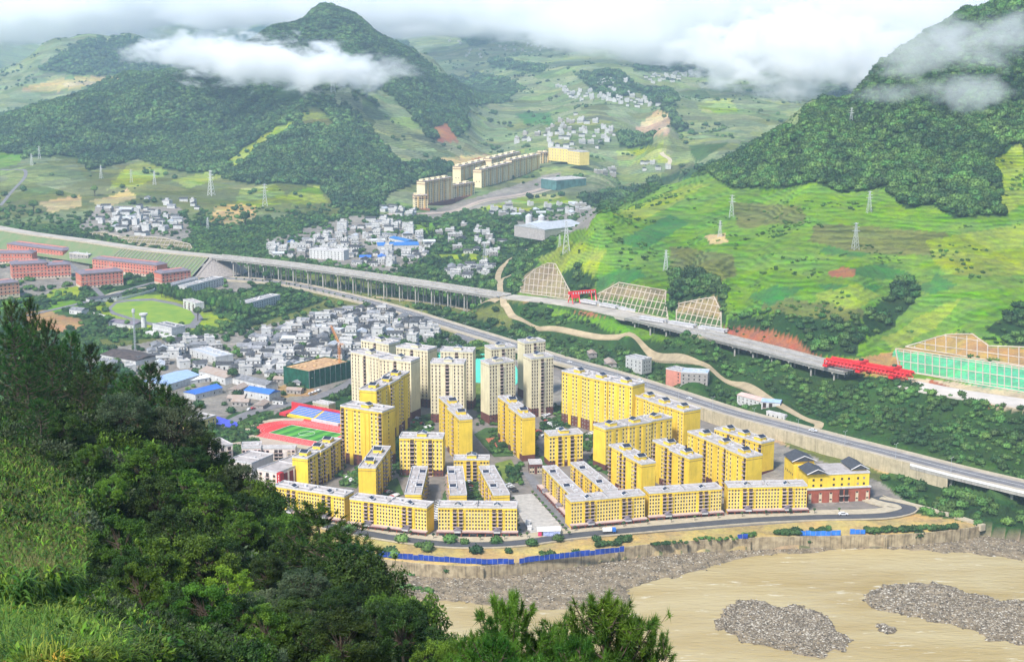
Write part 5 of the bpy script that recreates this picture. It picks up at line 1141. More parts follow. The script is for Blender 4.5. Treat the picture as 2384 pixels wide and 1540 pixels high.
DESC = {'tile': 'dark tiled white house', 'tile2': 'tall dark tiled white house', 'grey': 'white house with grey roof', 'flat': 'white flat roofed house', 'flat3': 'tall white flat roofed house',
        'flatgrey': 'grey concrete flat roofed house', 'blue': 'shed with blue metal roof', 'silver': 'long shed with silver roof', 'rust': 'low block shed with rusty roof'}
USED = []; ALLH = []
def free(X, Y, r):
    return all((X-a)**2+(Y-b_)**2 > (r+c)**2 for a, b_, c in USED)
def village(poly, n, mix, where, seed, rmin=6.5, far_=False, zfix=None, rots=(0, 90), grp=None, scl=1.0):
    rnd = random.Random(seed); xs = [p[0] for p in poly]; ys_ = [p[1] for p in poly]; got = []; tries = 0
    while len(got) < n and tries < n*60:
        tries += 1; x, y = rnd.uniform(min(xs), max(xs)), rnd.uniform(min(ys_), max(ys_))
        if not bool(inpoly(np.array([x]), np.array([y]), poly)[0]): continue
        p = hit(x, y)
        if not free(p.x, p.y, rmin): continue
        USED.append((p.x, p.y, rmin)); got.append((x, y, p, rnd.choice(mix)))
    got.sort(key=lambda g: -g[1]); per = 12; rows = [got[i:i+per] for i in range(0, len(got), per)]; base0 = rnd.uniform(-20, 20)
    for ri, row in enumerate(rows):
        cnt = {}
        for x, y, p, k in sorted(row, key=lambda g: g[0]):
            i = cnt.get(k, 0); cnt[k] = i+1
            c = copy_tree((FARK if far_ else KINDS)[k]); c.location = (p.x, p.y, gz(p.x, p.y)); c.rotation_euler = (0, 0, R(base0+rnd.choice(rots)+rnd.uniform(-12, 12)))
            s_ = rnd.uniform(.85, 1.2)*scl; c.scale = (s_*rnd.uniform(.85, 1.15), s_, s_)
            rt = '' if len(rows) == 1 else (' in the %s row' % nth(ri))
            tag(c, '%s, %s from left%s, %s' % (DESC[k], nth(i), rt, where), 'house', grp or 'houses '+where); ALLH.append((p.length, c))
MIX = ['tile']*5+['grey']*4+['tile2']*2+['flat']*3+['silver','flat3','flatgrey']
def keepout(pts, r):
    for p in pts: USED.append((p.x, p.y, r))
keepout(mline[::1], 10); keepout(vline, 14); keepout(vr, 14)
# ---- single large buildings first, so the houses keep clear of them
def big(kind, name, label, cat, p, q, h, depth, roofm, wall=HW, floors=1, pat='ww.ww', **k):
    A, B = top(p, q, h); z0_ = 0.
    if k.pop('ground', False):
        for _ in range(4): z0_ = (gz(A.x, A.y)+gz(B.x, B.y))/2; A, B = top(p, q, h+z0_)
        k['z0'] = z0_; h = h+z0_
    c = (A+B)/2; d = (B-A); nn = Vector((-d.y, d.x, 0)).normalized()
    for i in range(7):
        for j in (0, .5, 1): g = A.lerp(B, i/6)+nn*depth*j; USED.append((g.x, g.y, 5))
    o = dict(roof=kind, gables=False, cornice=False, roofm=roofm, wall=wall, roofbits=kind == 'flat', pil=False, limit=60); o.update(k)
    return building(name, label, cat, A, B, h, depth, floors, pat=pat, **o)
def zd(x, y): return (x, y)
SHD = dict(group='long sheds left of the estate')
big('gable','shed','large shed with pale blue roof, nearest the hillside trees','shed',z4(1230,1450),z4(1470,1375),6,26,HBP,rh=3,**SHD)
big('gable','shed','shed with bright blue roof between the pale and the rusty ones','shed',z4(1440,1520),z4(1640,1470),5,14,HB,rh=2.4,**SHD)
big('gable','shed','blue roofed shed beside the street, rightmost','shed',z4(1800,1490),z4(1985,1520),6,14,HB,rh=2.4,**SHD)
big('gable','shed','long brown roofed shed behind the pale blue one','shed',z4(1465,1345),z4(1660,1400),6,17,HR,rh=3,**SHD)
big('gable','shed','weathered grey shed continuing the brown one','shed',z4(1680,1390),z4(1960,1455),5,13,HTL,rh=2.6,**SHD)
big('gable','shed','very long dark brown shed below the radio mast','shed',z4(740,1225),z4(1000,1275),4.5,28,mat('dark brown sheet',(.10,.075,.065),.85,.3,.3),rh=2.4,**SHD)
big('gable','shed','black roofed shed right of the dark brown one','shed',z4(1040,1265),z4(1200,1235),4.5,14,HT,rh=2.4,**SHD)
big('flat','white_block','white two storey block with silver annex in the lower village','building',z4(1400,1190),z4(1590,1250),6,18,HS,floors=2,pat='wwwww')
big('gable','shed','low white shed with pale roof behind the dark tree','shed',z4(1275,1440),z4(1545,1395),3.5,9,WHITE,rh=1.6,**SHD)
WB = dict(floors=3, frame=None)
big('flat','hospital_block','white three storey block right of the poplar belt','building',z4(1820,855),z4(2065,790),9,14,FLAT,pat='wwwwwww',units=2,**WB)
big('flat','hospital_block','long white block with arched windows beside the red campus','building',z4(1375,730),z4(1648,660),9,14,FLAT,pat='wwwwwww',units=2,**WB)
big('gable','long_hall','long hall with grey roof left of the white block beside the campus','building',z4(1270,715),z4(1460,665),5,9,HTL,rh=2)
big('flat','white_block','broad white four storey block in the central village','building',(720,580),(800,585),12,14,FLAT,floors=4,pat='wwwww',units=2)
big('gable','market_hall','blue roofed market hall in the central village','market hall',(880,572),(975,570),6,26,HB,rh=3)
big('gable','shed','second blue roofed hall in the central village','shed',(905,553),(945,562),6,16,HB,rh=2)
# multi-storey near the motorway
big('flat','white_block','white three storey house standing alone beside the sandy track','building',z2(835,290),z2(945,315),11,12,HTL,floors=3,pat='wwww',endwin=3,ground=True)
big('flat','grey_block','bare grey concrete block beside the pink one near the main road','building',z2(1205,395),z2(1385,405),13,14,HBP,wall=HG,floors=4,pat='wwwww',endwin=2,ground=True)
big('flat','pink_block','salmon pink block leaning on the bare grey one','building',z2(1105,372),z2(1205,392),12,12,HTL,wall=mat('salmon render',(.62,.25,.18),.8,.1,.3),floors=4,pat='..w',ground=True)
big('gable','workshop','long white workshop with pale pink roof below the motorway','workshop',z2(1582,545),z2(1745,590),6,10,mat('pale pink sheet',(.60,.42,.36),.7,.1,.2),rh=1.5,pat='wwwwww',floors=2,ground=True)
big('gable','workshop','open fronted workshop with pale blue grey roof at the end of the long one','workshop',z2(1745,590),z2(1870,600),5,10,HBP,rh=1.5,pat='BB.',ground=True)
big('flat','container_row','row of white site containers beside the main road','containers',z2(1778,660),z2(1900,690),3,3,WHITE,pat='wwww',ground=True)
# factory under the green hill
big('gable','factory_hall','huge factory hall with low grey vaulted roof, left bay','factory',z3(1100,672),z3(1270,702),13,70,HS,wall=HG,rh=5,pat='....',group='bays of the factory under the green hill',ground=True)
big('gable','factory_hall','huge factory hall with low grey vaulted roof, right bay','factory',z3(1272,700),z3(1545,668),13,60,HS,wall=HG,rh=5,pat='....',group='bays of the factory under the green hill',ground=True)
for k, (x, y, lab) in enumerate(((1165,690,'left of the pair'),(1250,695,'right of the pair'))):
    b_ = P(*z3(x, y), 0); t = empty('silo', b_); tag(t, 'pale cement silo in front of the factory halls, '+lab, 'silo', 'cement silos')
    mb = MB(); mb.bar((0,0,0),(0,0,19),5,n=20); mb.build('tank', PARA, t); mb = MB(); mb.bar((0,0,19),(0,0,22),5,.8,n=20); mb.build('cone_roof', HS, t); mb = MB(); mb.bar((5.3,0,0),(5.3,0,20),.3); mb.build('ladder', HG, t)
big('flat','mixing_plant','pale mixing plant block between the two silos','plant',z3(1175,665),z3(1245,670),16,9,FLAT,pat='.w.')
# netted construction and yellow school far up the valley
big('flat','netted_building','distant building site wrapped in grey green netting','building site',z3(1350,370),z3(1550,355),16,45,FLAT,wall=mat('grey green net',(.10,.22,.20),.85,.3,.1,streak=.3),pat='.',ground=True)
YS = dict(wall=YELL, gables=False, cornice=False, group='yellow school on the rise', roofbits=False, limit=60)
for lab, p, q, Yd, hh in (('long yellow school building on the rise above the distant blocks', z3(1298,215), z3(1425,228), 2980, 24), ('second wing of the yellow school, its front turned right', z3(1425,235), z3(1505,250), 2900, 24)):
    A, B = PY(*p, Yd), PY(*q, Yd-40); zb = min(A.z, B.z)-4; building('school_building', lab, 'school', A, B, zb+hh, 22, 4, pat='wwwwwww', z0=zb, **YS)
# cream blocks far up the valley
CBM = mat('distant cream render', (.80,.66,.40), .8, .06, .05); CBP = mat('orange bay', (.68,.44,.16), .8); CBR = mat('red brown eave', (.35,.14,.09), .8)
def cream(lab, x0, x1, yb0, yb1, h, nb, depth=16):
    A, B = P(*z3(x0, yb0), 2), P(*z3(x1, yb1), 2); d = B-A; Lg = d.length; t = empty('apartment_block', A, math.atan2(d.y, d.x)); tag(t, lab, 'apartment block', 'cream blocks far up the valley')
    mb = MB(); bl_ = Lg/nb; fl = int(h/3)
    for i in range(nb): mb.box(i*bl_, (i % 2)*.8, -3, (i+1)*bl_, depth, h)
    mb.build('wall', CBM, t)
    for i in range(nb):
        mb = MB(); mb.box(i*bl_+bl_*.42, -1.1+(i % 2)*.8, 4, i*bl_+bl_*.58, .1+(i % 2)*.8, h-1.5); mb.build('orange_bay', CBP, t)
        mb = MB(); mb.box(i*bl_+.5, depth*.3, h+.5, i*bl_+bl_*.55, depth*.75, h+3.6); mb.build('stair_head', CBM, t)
        for s_ in (.2, .8):
            for k in range(fl-1): inst('window', window_mesh(2.4, 1.5), t, (i*bl_+bl_*s_, (i % 2)*.8-.01, 5.5+k*3)) if i*2*(fl-1) < 90 else None
    mb = MB(); mb.box(-.8,-.8,h,Lg+.8,depth+.8,h+.5); mb.box(-1.0,-1.0,h-4,Lg+1.0,depth,h-3.4); mb.build('eave', CBR, t)
    mb = MB(); mb.box(0,.0,h+.5,Lg,depth,h+.8); mb.build('roof', ROOFC, t)
    mb = MB(); mb.box(-2,-4,-3,Lg+2,0,5); mb.build('podium', MAROON if nb > 3 else CBR, t)
    for s_ in (.25, .6): inst('window', window_mesh(1.6, 1.5), t, (-.02, depth*s_, h*.5), -math.pi/2)
cream('small cream block at the near end of the distant row', 402, 490, 580, 577, 26, 2)
cream('cream block second from the near end of the distant row', 470, 655, 548, 512, 42, 5)
cream('low cream block in front of the gap in the distant row', 665, 803, 505, 482, 26, 3)
cream('tall cream block behind the low one in the distant row', 710, 912, 430, 372, 42, 5)
cream('tall cream block in the middle of the distant row, nearest the street', 848, 1048, 456, 398, 42, 5)
cream('tall cream block at the back of the distant row', 915, 1110, 385, 330, 46, 5)
cream('tall cream block right of the middle of the distant row', 1050, 1240, 398, 350, 46, 5)
cream('broad cream tower closing the far end of the distant row', 1243, 1312, 330, 326, 44, 2)
# ---- campus of red brick buildings
RB = mat('campus red render', (.58,.19,.13), .8, .08, .15); CMP = dict(group='red campus buildings', wall=RB, gables=False, cornice=False, roof='hip', roofm=TILEP, frame=PARA, winsize=(1.6,1.8), basem=mat('cream plinth', (.62,.50,.36), .8), baseh=2.8, pil=False, rh=2.6)
def campus(lab, p, q, h, dp, fl, pat, **k):
    A, B = top(p, q, h); d = B-A; nn = Vector((-d.y, d.x, 0)).normalized()
    for i in range(8):
        for j in (0, .5, 1): g = A.lerp(B, i/7)+nn*dp*j; USED.append((g.x, g.y, 6))
    t = building('campus_building', lab, 'campus building', A, B, h, dp, fl, pat=pat, **{**CMP, **k}); mb = MB(); L_ = d.length
    for f_ in (.45, .93): mb.box(-.12, -.12, h*f_, L_+.12, .3, h*f_+.5); mb.box(-.12, .3, h*f_, .2, dp+.12, h*f_+.5)
    mb.build('cream_band', MATS['cream plinth'], t); return t
campus('big red campus hall left half, five storeys with rounded corner', z4(85,565), z4(345,550), 19, 26, 5, 'wwwwwwwwww')
campus('right wing of the big red campus hall', z4(345,570), z4(520,560), 16, 22, 4, 'wwwwwww')
campus('red campus block with white piers, centre of the campus', z4(595,635), z4(905,610), 17, 24, 5, 'wwwwwwwwwww')
campus('long red campus block behind the centre one', z4(680,520), z4(1155,570), 15, 18, 4, 'wwwwwwwwwww', units=2)
campus('small red campus block at the right end of the campus', z4(1190,630), z4(1405,605), 14, 18, 4, 'wwwwwwww')
campus('red campus block at the left edge behind the big hall', z4(-120,480), z4(235,480), 14, 20, 3, 'wwwwwwww', units=2)
campus('long red campus block at the back with purple roof', z4(50,410), z4(460,462), 13, 22, 3, 'wwwwwwwww', units=2)
campus('red campus block at the left edge nearest the lawn', z4(-100,715), z4(140,690), 16, 20, 4, 'wwwwwwww', wall=mat('salmon campus render',(.55,.24,.16),.8,.08,.15))
campus('grey campus tower behind the centre block', z4(510,480), z4(650,495), 12, 16, 3, 'wwwww', wall=HG, roof='flat', roofm=FLAT)
# stadium: football field, stand, water tower
STAD = [z4(*p) for p in ((820,890),(860,850),(950,835),(1120,830),(1280,860),(1400,900),(1440,950),(1400,1000),(1290,1015),(1120,990),(960,950),(850,915))]
pad([z4(*p) for p in ((790,890),(850,835),(950,820),(1130,812),(1300,845),(1450,895),(1500,960),(1440,1030),(1290,1040),(1090,1005),(930,960),(820,925))], .35, ASPHG, 'running_track', 'grey running track round the old football field')
pad(STAD, .45, mat('pitch meadow', (.22,.29,.02), .95, .2, .05, col2=(.12,.24,.03)), 'football_field', 'yellow green football field of the old stadium')
A, B = top(z4(1350,825), z4(1440,855), 9); building('stand_tower', 'white stand building on the far side of the football field', 'building', A, B, 9, 10, 3, pat='BBB', wall=HW, gables=False, cornice=False)
A, B = top(z4(1125,1005), z4(1265,1035), 9); t = building('white_hall', 'stepped white hall on the near side of the football field', 'hall', A, B, 9, 16, 2, pat='....', wall=HW, gables=False, cornice=False, roofm=HTL, pil=False)
mb = MB(); Lq = (B-A).length; mb.box(-4,-6,-1,Lq+8,-.1,2.4); mb.build('terrace', HW, t); mb = MB(); mb.box(-.1,-.6,4.6,Lq+.3,-.0,5.4); mb.build('white_ledge', PARA, t)
wt = P(*z4(1063,1045), 0); t = empty('water_tower', wt); tag(t, 'white water tower with flat disc top beside the stepped hall', 'water tower')
mb = MB(); mb.bar((0,0,0),(0,0,14),2.6,n=16); mb.build('shaft', HW, t); mb = MB(); mb.bar((0,0,14),(0,0,15),2.6,4.2,n=20); mb.bar((0,0,15),(0,0,16.6),4.2,n=20); mb.build('tank', HW, t)
big('gable','stand_roof','dark roofed stand left of the football field','stand',z4(660,820),z4(900,790),3.5,9,HT,rh=1.5,pat='BBBB')
big('gable','shed','grey roofed shed between football field and trees','shed',z4(800,985),z4(985,1010),4,16,TILEP,rh=2)
big('gable','pavilion','small white pavilion at the left end of the football field','pavilion',z4(510,895),z4(600,905),4.5,11,HTL,rh=2.4)
mb = MB(); sp = resample(spline([P(*z4(*p), 0) for p in ((670,870),(760,840),(900,825),(1130,765),(1140,755))]), 8); ribbon(mb, sp, -.3, .3, -.5, 3); tag(mb.build('stadium_wall', HW), 'white wall sweeping round the far side of the football field', 'wall')
mb = MB(); sp = resample(spline([P(*z4(*p), 0) for p in ((520,910),(620,920),(740,945),(800,965))]), 8); ribbon(mb, sp, -.3, .3, -.5, 2.6); tag(mb.build('stadium_wall', HW), 'white wall on the near side of the football field', 'wall')
# houses
LV = [z for z in ((560,800),(640,770),(740,735),(850,715),(960,745),(1035,780),(1000,800),(860,800),(830,830),(700,860),(640,880),(590,860))]
village(LV, 145, MIX, 'lower village', 11, 5.6)
village([z4(*p) for p in ((660,1280),(1000,1290),(1200,1150),(1500,1130),(1750,1290),(2060,1300),(2120,1420),(1700,1350),(1420,1330),(1150,1330),(1000,1360))], 34, MIX, 'among the sheds', 12, 6.2)
village([(640,890),(700,880),(720,900),(690,925),(640,950),(560,945),(500,900),(560,880)], 8, ['tile','grey','rust'], 'beside the street', 13, 6)
village([(620,575),(720,560),(780,535),(850,515),(900,505),(950,530),(1000,560),(1000,590),(930,620),(850,620),(760,600),(640,600)], 105, MIX+['flat3']*4+['blue','flat'], 'central village', 14, 6.6, grp='houses of the central village')
village([(220,490),(300,480),(420,505),(430,530),(330,550),(240,530)], 50, MIX+['flatgrey'], 'hamlet above motorway', 15, 6.5)
village([(340,465),(420,455),(480,475),(440,500),(380,490)], 8, ['tile','flat','grey'], 'mountain foot hamlet', 16, 7)
village([(1010,535),(1100,525),(1200,560),(1160,600),(1040,585)], 22, ['flat','tile','flatgrey'], 'before the factory', 17, 8)
village([(1030,625),(1140,615),(1150,640),(1060,648)], 18, ['tile','tile','grey','flat'], 'beside the viaduct', 18, 6)
village([(890,480),(960,490),(1000,480),(960,505),(880,505)], 10, ['flat','tile','silver'], 'near cream blocks', 19, 7)
village([(1130,500),(1180,480),(1300,475),(1380,478),(1360,500),(1290,500),(1200,505)], 28, ['flat','flatgrey','tile','silver'], 'behind the factory', 20, 7)
village([(1180,335),(1250,300),(1330,265),(1420,290),(1440,330),(1380,350),(1300,345),(1200,335)], 52, ['flat','flat','tile','flatgrey'], 'far village', 21, 9, far_=True)
village([(1290,200),(1350,210),(1420,180),(1470,190),(1440,210),(1540,240),(1530,252),(1460,250),(1390,232),(1340,240)], 80, ['flat','flat','tile'], 'high village', 22, 10, far_=True)
village([(1500,180),(1560,170),(1620,155),(1610,180),(1560,195),(1520,195)], 30, ['flat','tile'], 'hilltop hamlet right of the high village', 23, 11, far_=True)
village([(1150,105),(1250,98),(1300,110),(1240,122),(1160,120)], 26, ['flat','tile'], 'remote hamlet under the cloud', 24, 16, far_=True)
village([(1040,60),(1130,90),(1130,150),(1050,120)], 14, ['flat'], 'remote slope on the left of the remote hamlet', 25, 18, far_=True)
village([(1380,395),(1440,400),(1440,415),(1380,415)], 4, ['flatgrey','flat'], 'beyond cream blocks', 26, 9, far_=True)
village([(1480,380),(1560,380),(1560,400),(1480,400)], 6, ['flat','tile'], 'by the bending lane', 27, 9, far_=True)
village([(1370,822),(1420,842),(1440,858),(1370,840)], 2, ['rust'], 'by the sandy track', 28, 6)
ALLH.sort(key=lambda a: a[0]); vs, fs, ms, mats_ = [], [], [], []
for _, c in ALLH[295:]:                                              # the farthest ones, past three hundred
    Mw = Matrix.Translation(c.location) @ c.rotation_euler.to_matrix().to_4x4() @ Matrix.Diagonal((*c.scale, 1))
    for ch in c.children_recursive:
        if ch.type != 'MESH' or ch.name.startswith(('window', 'door')): continue
        M1 = Mw @ Matrix.Translation(ch.location); off = len(vs); vs += [tuple(M1 @ v.co) for v in ch.data.vertices]
        if ch.data.materials[0] not in mats_: mats_.append(ch.data.materials[0])
        k = mats_.index(ch.data.materials[0])
        for p in ch.data.polygons: fs.append(tuple(i+off for i in p.vertices)); ms.append(k)
    for ch in list(c.children_recursive): bpy.data.objects.remove(ch)
    bpy.data.objects.remove(c)
me = bpy.data.meshes.new('far_houses'); me.from_pydata(vs, [], fs); [me.materials.append(q) for q in mats_]; me.polygons.foreach_set('material_index', ms)
o = bpy.data.objects.new('far_houses', me); COL.objects.link(o); tag(o, 'white houses scattered over the slopes at the head of the valley', 'houses', kind='stuff')
for o in list(KINDS.values())+list(FARK.values()):
    for c in list(o.children_recursive): bpy.data.objects.remove(c)
    bpy.data.objects.remove(o)
# radio mast
b_ = P(*z4(998,1200), 0); t = empty('radio_mast', b_); tag(t, 'slim grey radio mast rising over the dark brown shed', 'mast')
mb = MB(); lattice_mast(mb, (0,0,0), (0,0,40), 1.2, 2.4, .12); mb.build('mast', mat('galvanised', (.4,.42,.45), .5), t); mb = MB(); mb.bar((0,0,36),(0,0,39),1.5,n=8); mb.build('antenna_ring', PARA, t)
# pylons
PYM = mat('pylon steel', (.62,.62,.62), .5)
def pylon_mesh():
    mb = MB(); H_ = 30
    def w(z): return 5.5*(1-z/H_)**1.2+1.1
    zs = [0,5,9.5,13.5,17,20,22.5,25,27.5,30]
    for a, b_ in zip(zs[:-1], zs[1:]):
        wa, wb = w(a)/2, w(b_)/2
        for k in range(4):
            s1, s2 = ((-1,-1),(1,-1),(1,1),(-1,1))[k], ((-1,-1),(1,-1),(1,1),(-1,1))[(k+1) % 4]
            mb.bar((s1[0]*wa, s1[1]*wa, a), (s1[0]*wb, s1[1]*wb, b_), .2, n=3); mb.bar((s1[0]*wa, s1[1]*wa, a), (s2[0]*wb, s2[1]*wb, b_), .12, n=3); mb.bar((s2[0]*wa, s2[1]*wa, a), (s1[0]*wb, s1[1]*wb, b_), .12, n=3)
    arms = MB()
    for z, l in ((21,5),(25,4.2),(29,3.2)):
        for s_ in (-1, 1): arms.bar((0,0,z+.8),(s_*l,0,z),.16,n=3); arms.bar((0,0,z-.6),(s_*l,0,z),.16,n=3)
    return mb, arms
pm, pa = pylon_mesh(); PT = bpy.data.objects.new('pylon', None); COL.objects.link(PT); pm.build('tower', PYM, PT); pa.build('cross_arms', PYM, PT)
PYL = [(492,455,58,'standing over the yellow fields left of the mountain foot'),(617,480,52,'second big one, on the terraces below the spur'),(484,535,30,'low in front of the hamlet at left'),(306,425,30,'on the ridge of the left fields'),(360,430,32,'right of the ridge pylon on the left fields'),(236,415,30,'on the left fields above the orange plot'),
       (92,370,28,'at the edge of the woods, far left'),(74,385,26,'smaller twin at the far left'),(775,215,44,'on the saddle below the wisp of cloud'),(1318,590,78,'tallest, at the foot of the green hill'),(1550,630,50,'above the wide concrete lattice'),(1991,580,62,'alone in the middle of the green slope'),
       (1703,505,52,'high on the left of the green slope'),(1676,552,40,'on the bare patch of the green slope'),(2023,495,50,'at the lower edge of the dark woods'),(1981,290,38,'up in the dark woods'),(1128,610,46,'in the valley trees left of the green hill'),(1584,122,34,'far away under the cloud bank'),(1303,575,30,'short one just left of the tallest')]
for k, (x, y, px_, lab) in enumerate(PYL):
    c = PT if k == 0 else copy_tree(PT); p = hit(x, y); c.location = p - Vector((0,0,.4)); s_ = px_*p.length/F/30; c.scale = (s_,)*3; c.rotation_euler = (0,0,R((k*37) % 60-30))
    tag(c, 'steel lattice pylon '+lab, 'pylon', 'power pylons')
# red gantries
RED_ = mat('gantry red', (.72,.025,.03), .5, .1, .5)
g0 = PY(*z5(940,1022), P(1935,850,31).y); g0 = P(*z5(940,1040), 33); g1 = P(*z5(1490,1140), 33); d = g1-g0; t = empty('bridge_launcher', g0, math.atan2(d.y, d.x)); tag(t, 'long red bridge launching gantry at the end of the right viaduct', 'gantry'); Lg = d.length
for y0 in (-5, 3):
    mb = MB(); lattice_mast(mb, (0,y0,3.2), (Lg,y0,3.2), 3.4, 3.2, .5); mb.box(0,y0-1.6,4.6,Lg,y0+1.6,5.1); mb.build('main_truss', RED_, t)
for x in (1, Lg*.42, Lg*.82): mb = MB(); mb.box(x-2,-8,-.5,x+2,6,1.2); mb.box(x-1.6,-7,1,x-1,-6,5); mb.box(x-1.6,4.5,1,x-1,5.5,5); mb.build('support_leg', RED_, t)
for x in (Lg*.4, Lg*.8): mb = MB(); mb.box(x-3,-7.5,5.1,x+3,5.5,7.6); mb.build('winch_trolley', RED_, t); mb = MB(); mb.box(x-1.2,-2,7.6,x+1.2,1,9.2); mb.build('winch', mat('dark green winch',(.04,.10,.05),.6), t)
g0 = P(*z3(1445,1190), 24); g1 = P(*z3(1610,1165), 25.5); d = g1-g0; t = empty('gantry_crane', g0, math.atan2(d.y, d.x)); tag(t, 'red and white gantry crane across the motorway beside the lattices', 'gantry crane'); Lg = d.length
mb = MB(); mb.box(-2,-1.5,8.5,Lg,1.5,11.5); mb.build('beam', RED_, t)
for k in range(9): mb = MB(); mb.box(Lg*(k+.55)/9.4,-1.7,8.8,Lg*(k+.95)/9.4,-1.5,10.6); mb.build('white_panel', PARA, t)
for x in (0, 8, Lg-6, Lg-1):
    for s_ in (-1, 1): mb = MB(); mb.bar((x, s_*5, 0), (x+.6, s_*1.2, 8.6), .6, n=4); mb.build('leg', RED_, t)
mb = MB(); mb.box(1,-3,5,7,3,8.5); mb.build('hoist', RED_, t)
# precast beams and barriers on the motorway
for i, (a, b_) in enumerate((((1480,742),(1690,776)),((1345,702),(1480,728)))):
    for j, off in enumerate((2.0, 6.5)):
        A, B = P(*a, 27.4-i*2), P(*b_, 27.4-i*2); n_ = int((B-A).length/26)
        for k in range(n_):
            q = A.lerp(B, (k+.08)/n_); r_ = A.lerp(B, (k+.92)/n_); d = r_-q; t = tag(MB().box(0,off-.9,0,d.length,off+.9,2.2).box(-.4,off-1.3,2.2,d.length+.4,off+1.3,2.5).build('precast_beam', PARA, None, q, math.atan2(d.y, d.x)),
               'white precast beam %s along the motorway, %s row, %s batch' % (nth(k), ['near','far'][j], ['right','left'][i]), 'beam', 'precast beams stored on the motorway')
# cars
def car_kind(col):
    t = bpy.data.objects.new('parked_car', None); COL.objects.link(t); mb = MB(); pr_ = [(-2.2,.35),(2.2,.35),(2.25,.8),(1.2,.95),(.6,1.45),(-1.1,1.48),(-1.9,.98),(-2.25,.9)]
    v = [(x, -.85, z) for x, z in pr_]+[(x, .85, z) for x, z in pr_]; n = len(pr_); mb.add(v, [tuple(range(n)), tuple(range(n, 2*n))[::-1]]+[(i, i+n, (i+1) % n+n, (i+1) % n) for i in range(n)]); mb.build('body', col, t)
    g = MB()
    for y in (-.87, .87): g.add([(.95,y,.98),(.5,y,1.38),(-1.0,y,1.4),(-1.6,y,1.0)], [(0,1,2,3)])
    g.add([(1.17,-.7,1.0),(1.17,.7,1.0),(.66,.65,1.43),(.66,-.65,1.43)], [(0,1,2,3)]); g.build('window', GLASS, t)
    for x in (-1.35, 1.35):
        for y in (-.8, .8): w_ = MB(); w_.bar((x, y-.1, .33), (x, y+.1, .33), .33, n=10); w_.build('wheel', DARK, t)
    return t
CARS = {'white': car_kind(mat('car white', (.75,.75,.75), .3)), 'silver': car_kind(mat('car silver', (.42,.43,.45), .3)), 'black': car_kind(mat('car black', (.03,.03,.035), .25)), 'red': car_kind(mat('car red', (.45,.03,.03), .3))}
def cars(x0, y0, x1, y1, n, where, z=.75, seed=1, turn=90):
    rnd = random.Random(seed); A, B = P(x0, y0, z), P(x1, y1, z); d = B-A
    for k in range(n):
        if rnd.random() < .12: continue
        c_ = rnd.choice(['white']*5+['silver']*2+['black','red']); c = copy_tree(CARS[c_]); c.location = A.lerp(B, (k+.5)/n); c.rotation_euler = (0,0,math.atan2(d.y, d.x)+R(turn+rnd.uniform(-4,4)))
        tag(c, '%s car, %s along the row %s' % (c_, nth(k), where), 'car', 'cars parked '+where)
cars(*z2(290,705), *z2(400,775), 10, 'in the upper car park', seed=1); cars(*z2(280,690), *z2(345,665), 5, 'beside the cream tower', seed=2)
cars(*z2(245,790), *z2(320,850), 8, 'on the lower car park edge', seed=3); cars(*z1(1232,1395), *z1(1262,1255), 9, 'left of the middle river block', seed=4)
cars(*z1(925,1240), *z1(985,1215), 5, 'behind the second river block', seed=5); cars(*z1(1095,700), *z1(1150,708), 4, 'below the cream towers', seed=6); cars(*z1(1160,770), *z1(1215,755), 4, 'beside the stepped block', seed=7)
cars(*z1(1480,1200), *z1(1455,1110), 6, 'in the lane before the plaza', seed=8); cars(*z1(390,545), *z1(470,515), 4, 'on the street by the netted building', seed=9, turn=0); cars(*z2(1480,1225), *z2(1500,1240), 2, 'between the right river blocks', seed=10)
cars(*z2(300,720), *z2(400,790), 9, 'in the second line of the upper car park', seed=11); cars(*z1(1090,735), *z1(1190,745), 6, 'under the trees by the stepped block', seed=12); cars(*z1(640,1090), *z1(690,1130), 5, 'on the curved lane behind the left blocks', seed=13)
cars(*z1(900,1190), *z1(960,1210), 5, 'in the court beside the mid-rise slab', seed=14); cars(*z1(880,830), *z1(960,780), 6, 'at the foot of the tallest yellow slab', seed=15, turn=0); cars(*z2(540,830), *z2(620,800), 5, 'below the wide tall slab', seed=16)
cars(*z1(-20,650), *z1(120,610), 6, 'along the street of sheds', seed=17, turn=0); cars(*z2(100,1200), *z2(30,1130), 5, 'at the back of the plaza', seed=18)
for x, y, z, c_, lab, rz_ in ((z2(930,455)[0], z2(930,455)[1], 7.6, 'white', 'on the main road left of the pink block', -30), (z2(2090,790)[0], z2(2090,790)[1], 9.9, 'white', 'on the main road above the hall', -25), (1963, 1198, 1.0, 'white', 'on the black road before the hall', 2), (1100, 1236, 1.2, 'silver', 'before the arcade left of the plaza', 0)):
    p = P(x, y, z); c = copy_tree(CARS[c_]); c.location = p; c.rotation_euler = (0,0,R(rz_)); c.scale = (1.3,)*3; tag(c, c_+' car '+lab, 'car')
for x, z in ((1600, 8.3), (860, 1.6), (960, 1.8), (420, 1.6), (1330, 5.3)):
    q = min(mline, key=lambda p: abs(proj(*p)[0]-x)); c = copy_tree(CARS['silver' if x < 1000 else 'white']); c.location = q+Vector((0,-3,.05)); c.rotation_euler = (0,0,R(-28)); tag(c, ('silver' if x < 1000 else 'white')+' car driving on the main road, %s' % {1600:'above the yellow slab along the road',860:'before the lower village',960:'near the junction, on its left',420:'below the red campus',1330:'just past the junction'}[x], 'car')
p = P(*z7(1815,222), 1.0); t = empty('dump_truck', p, R(6)); tag(t, 'pale tipper truck on the black road right of the plaza', 'truck')
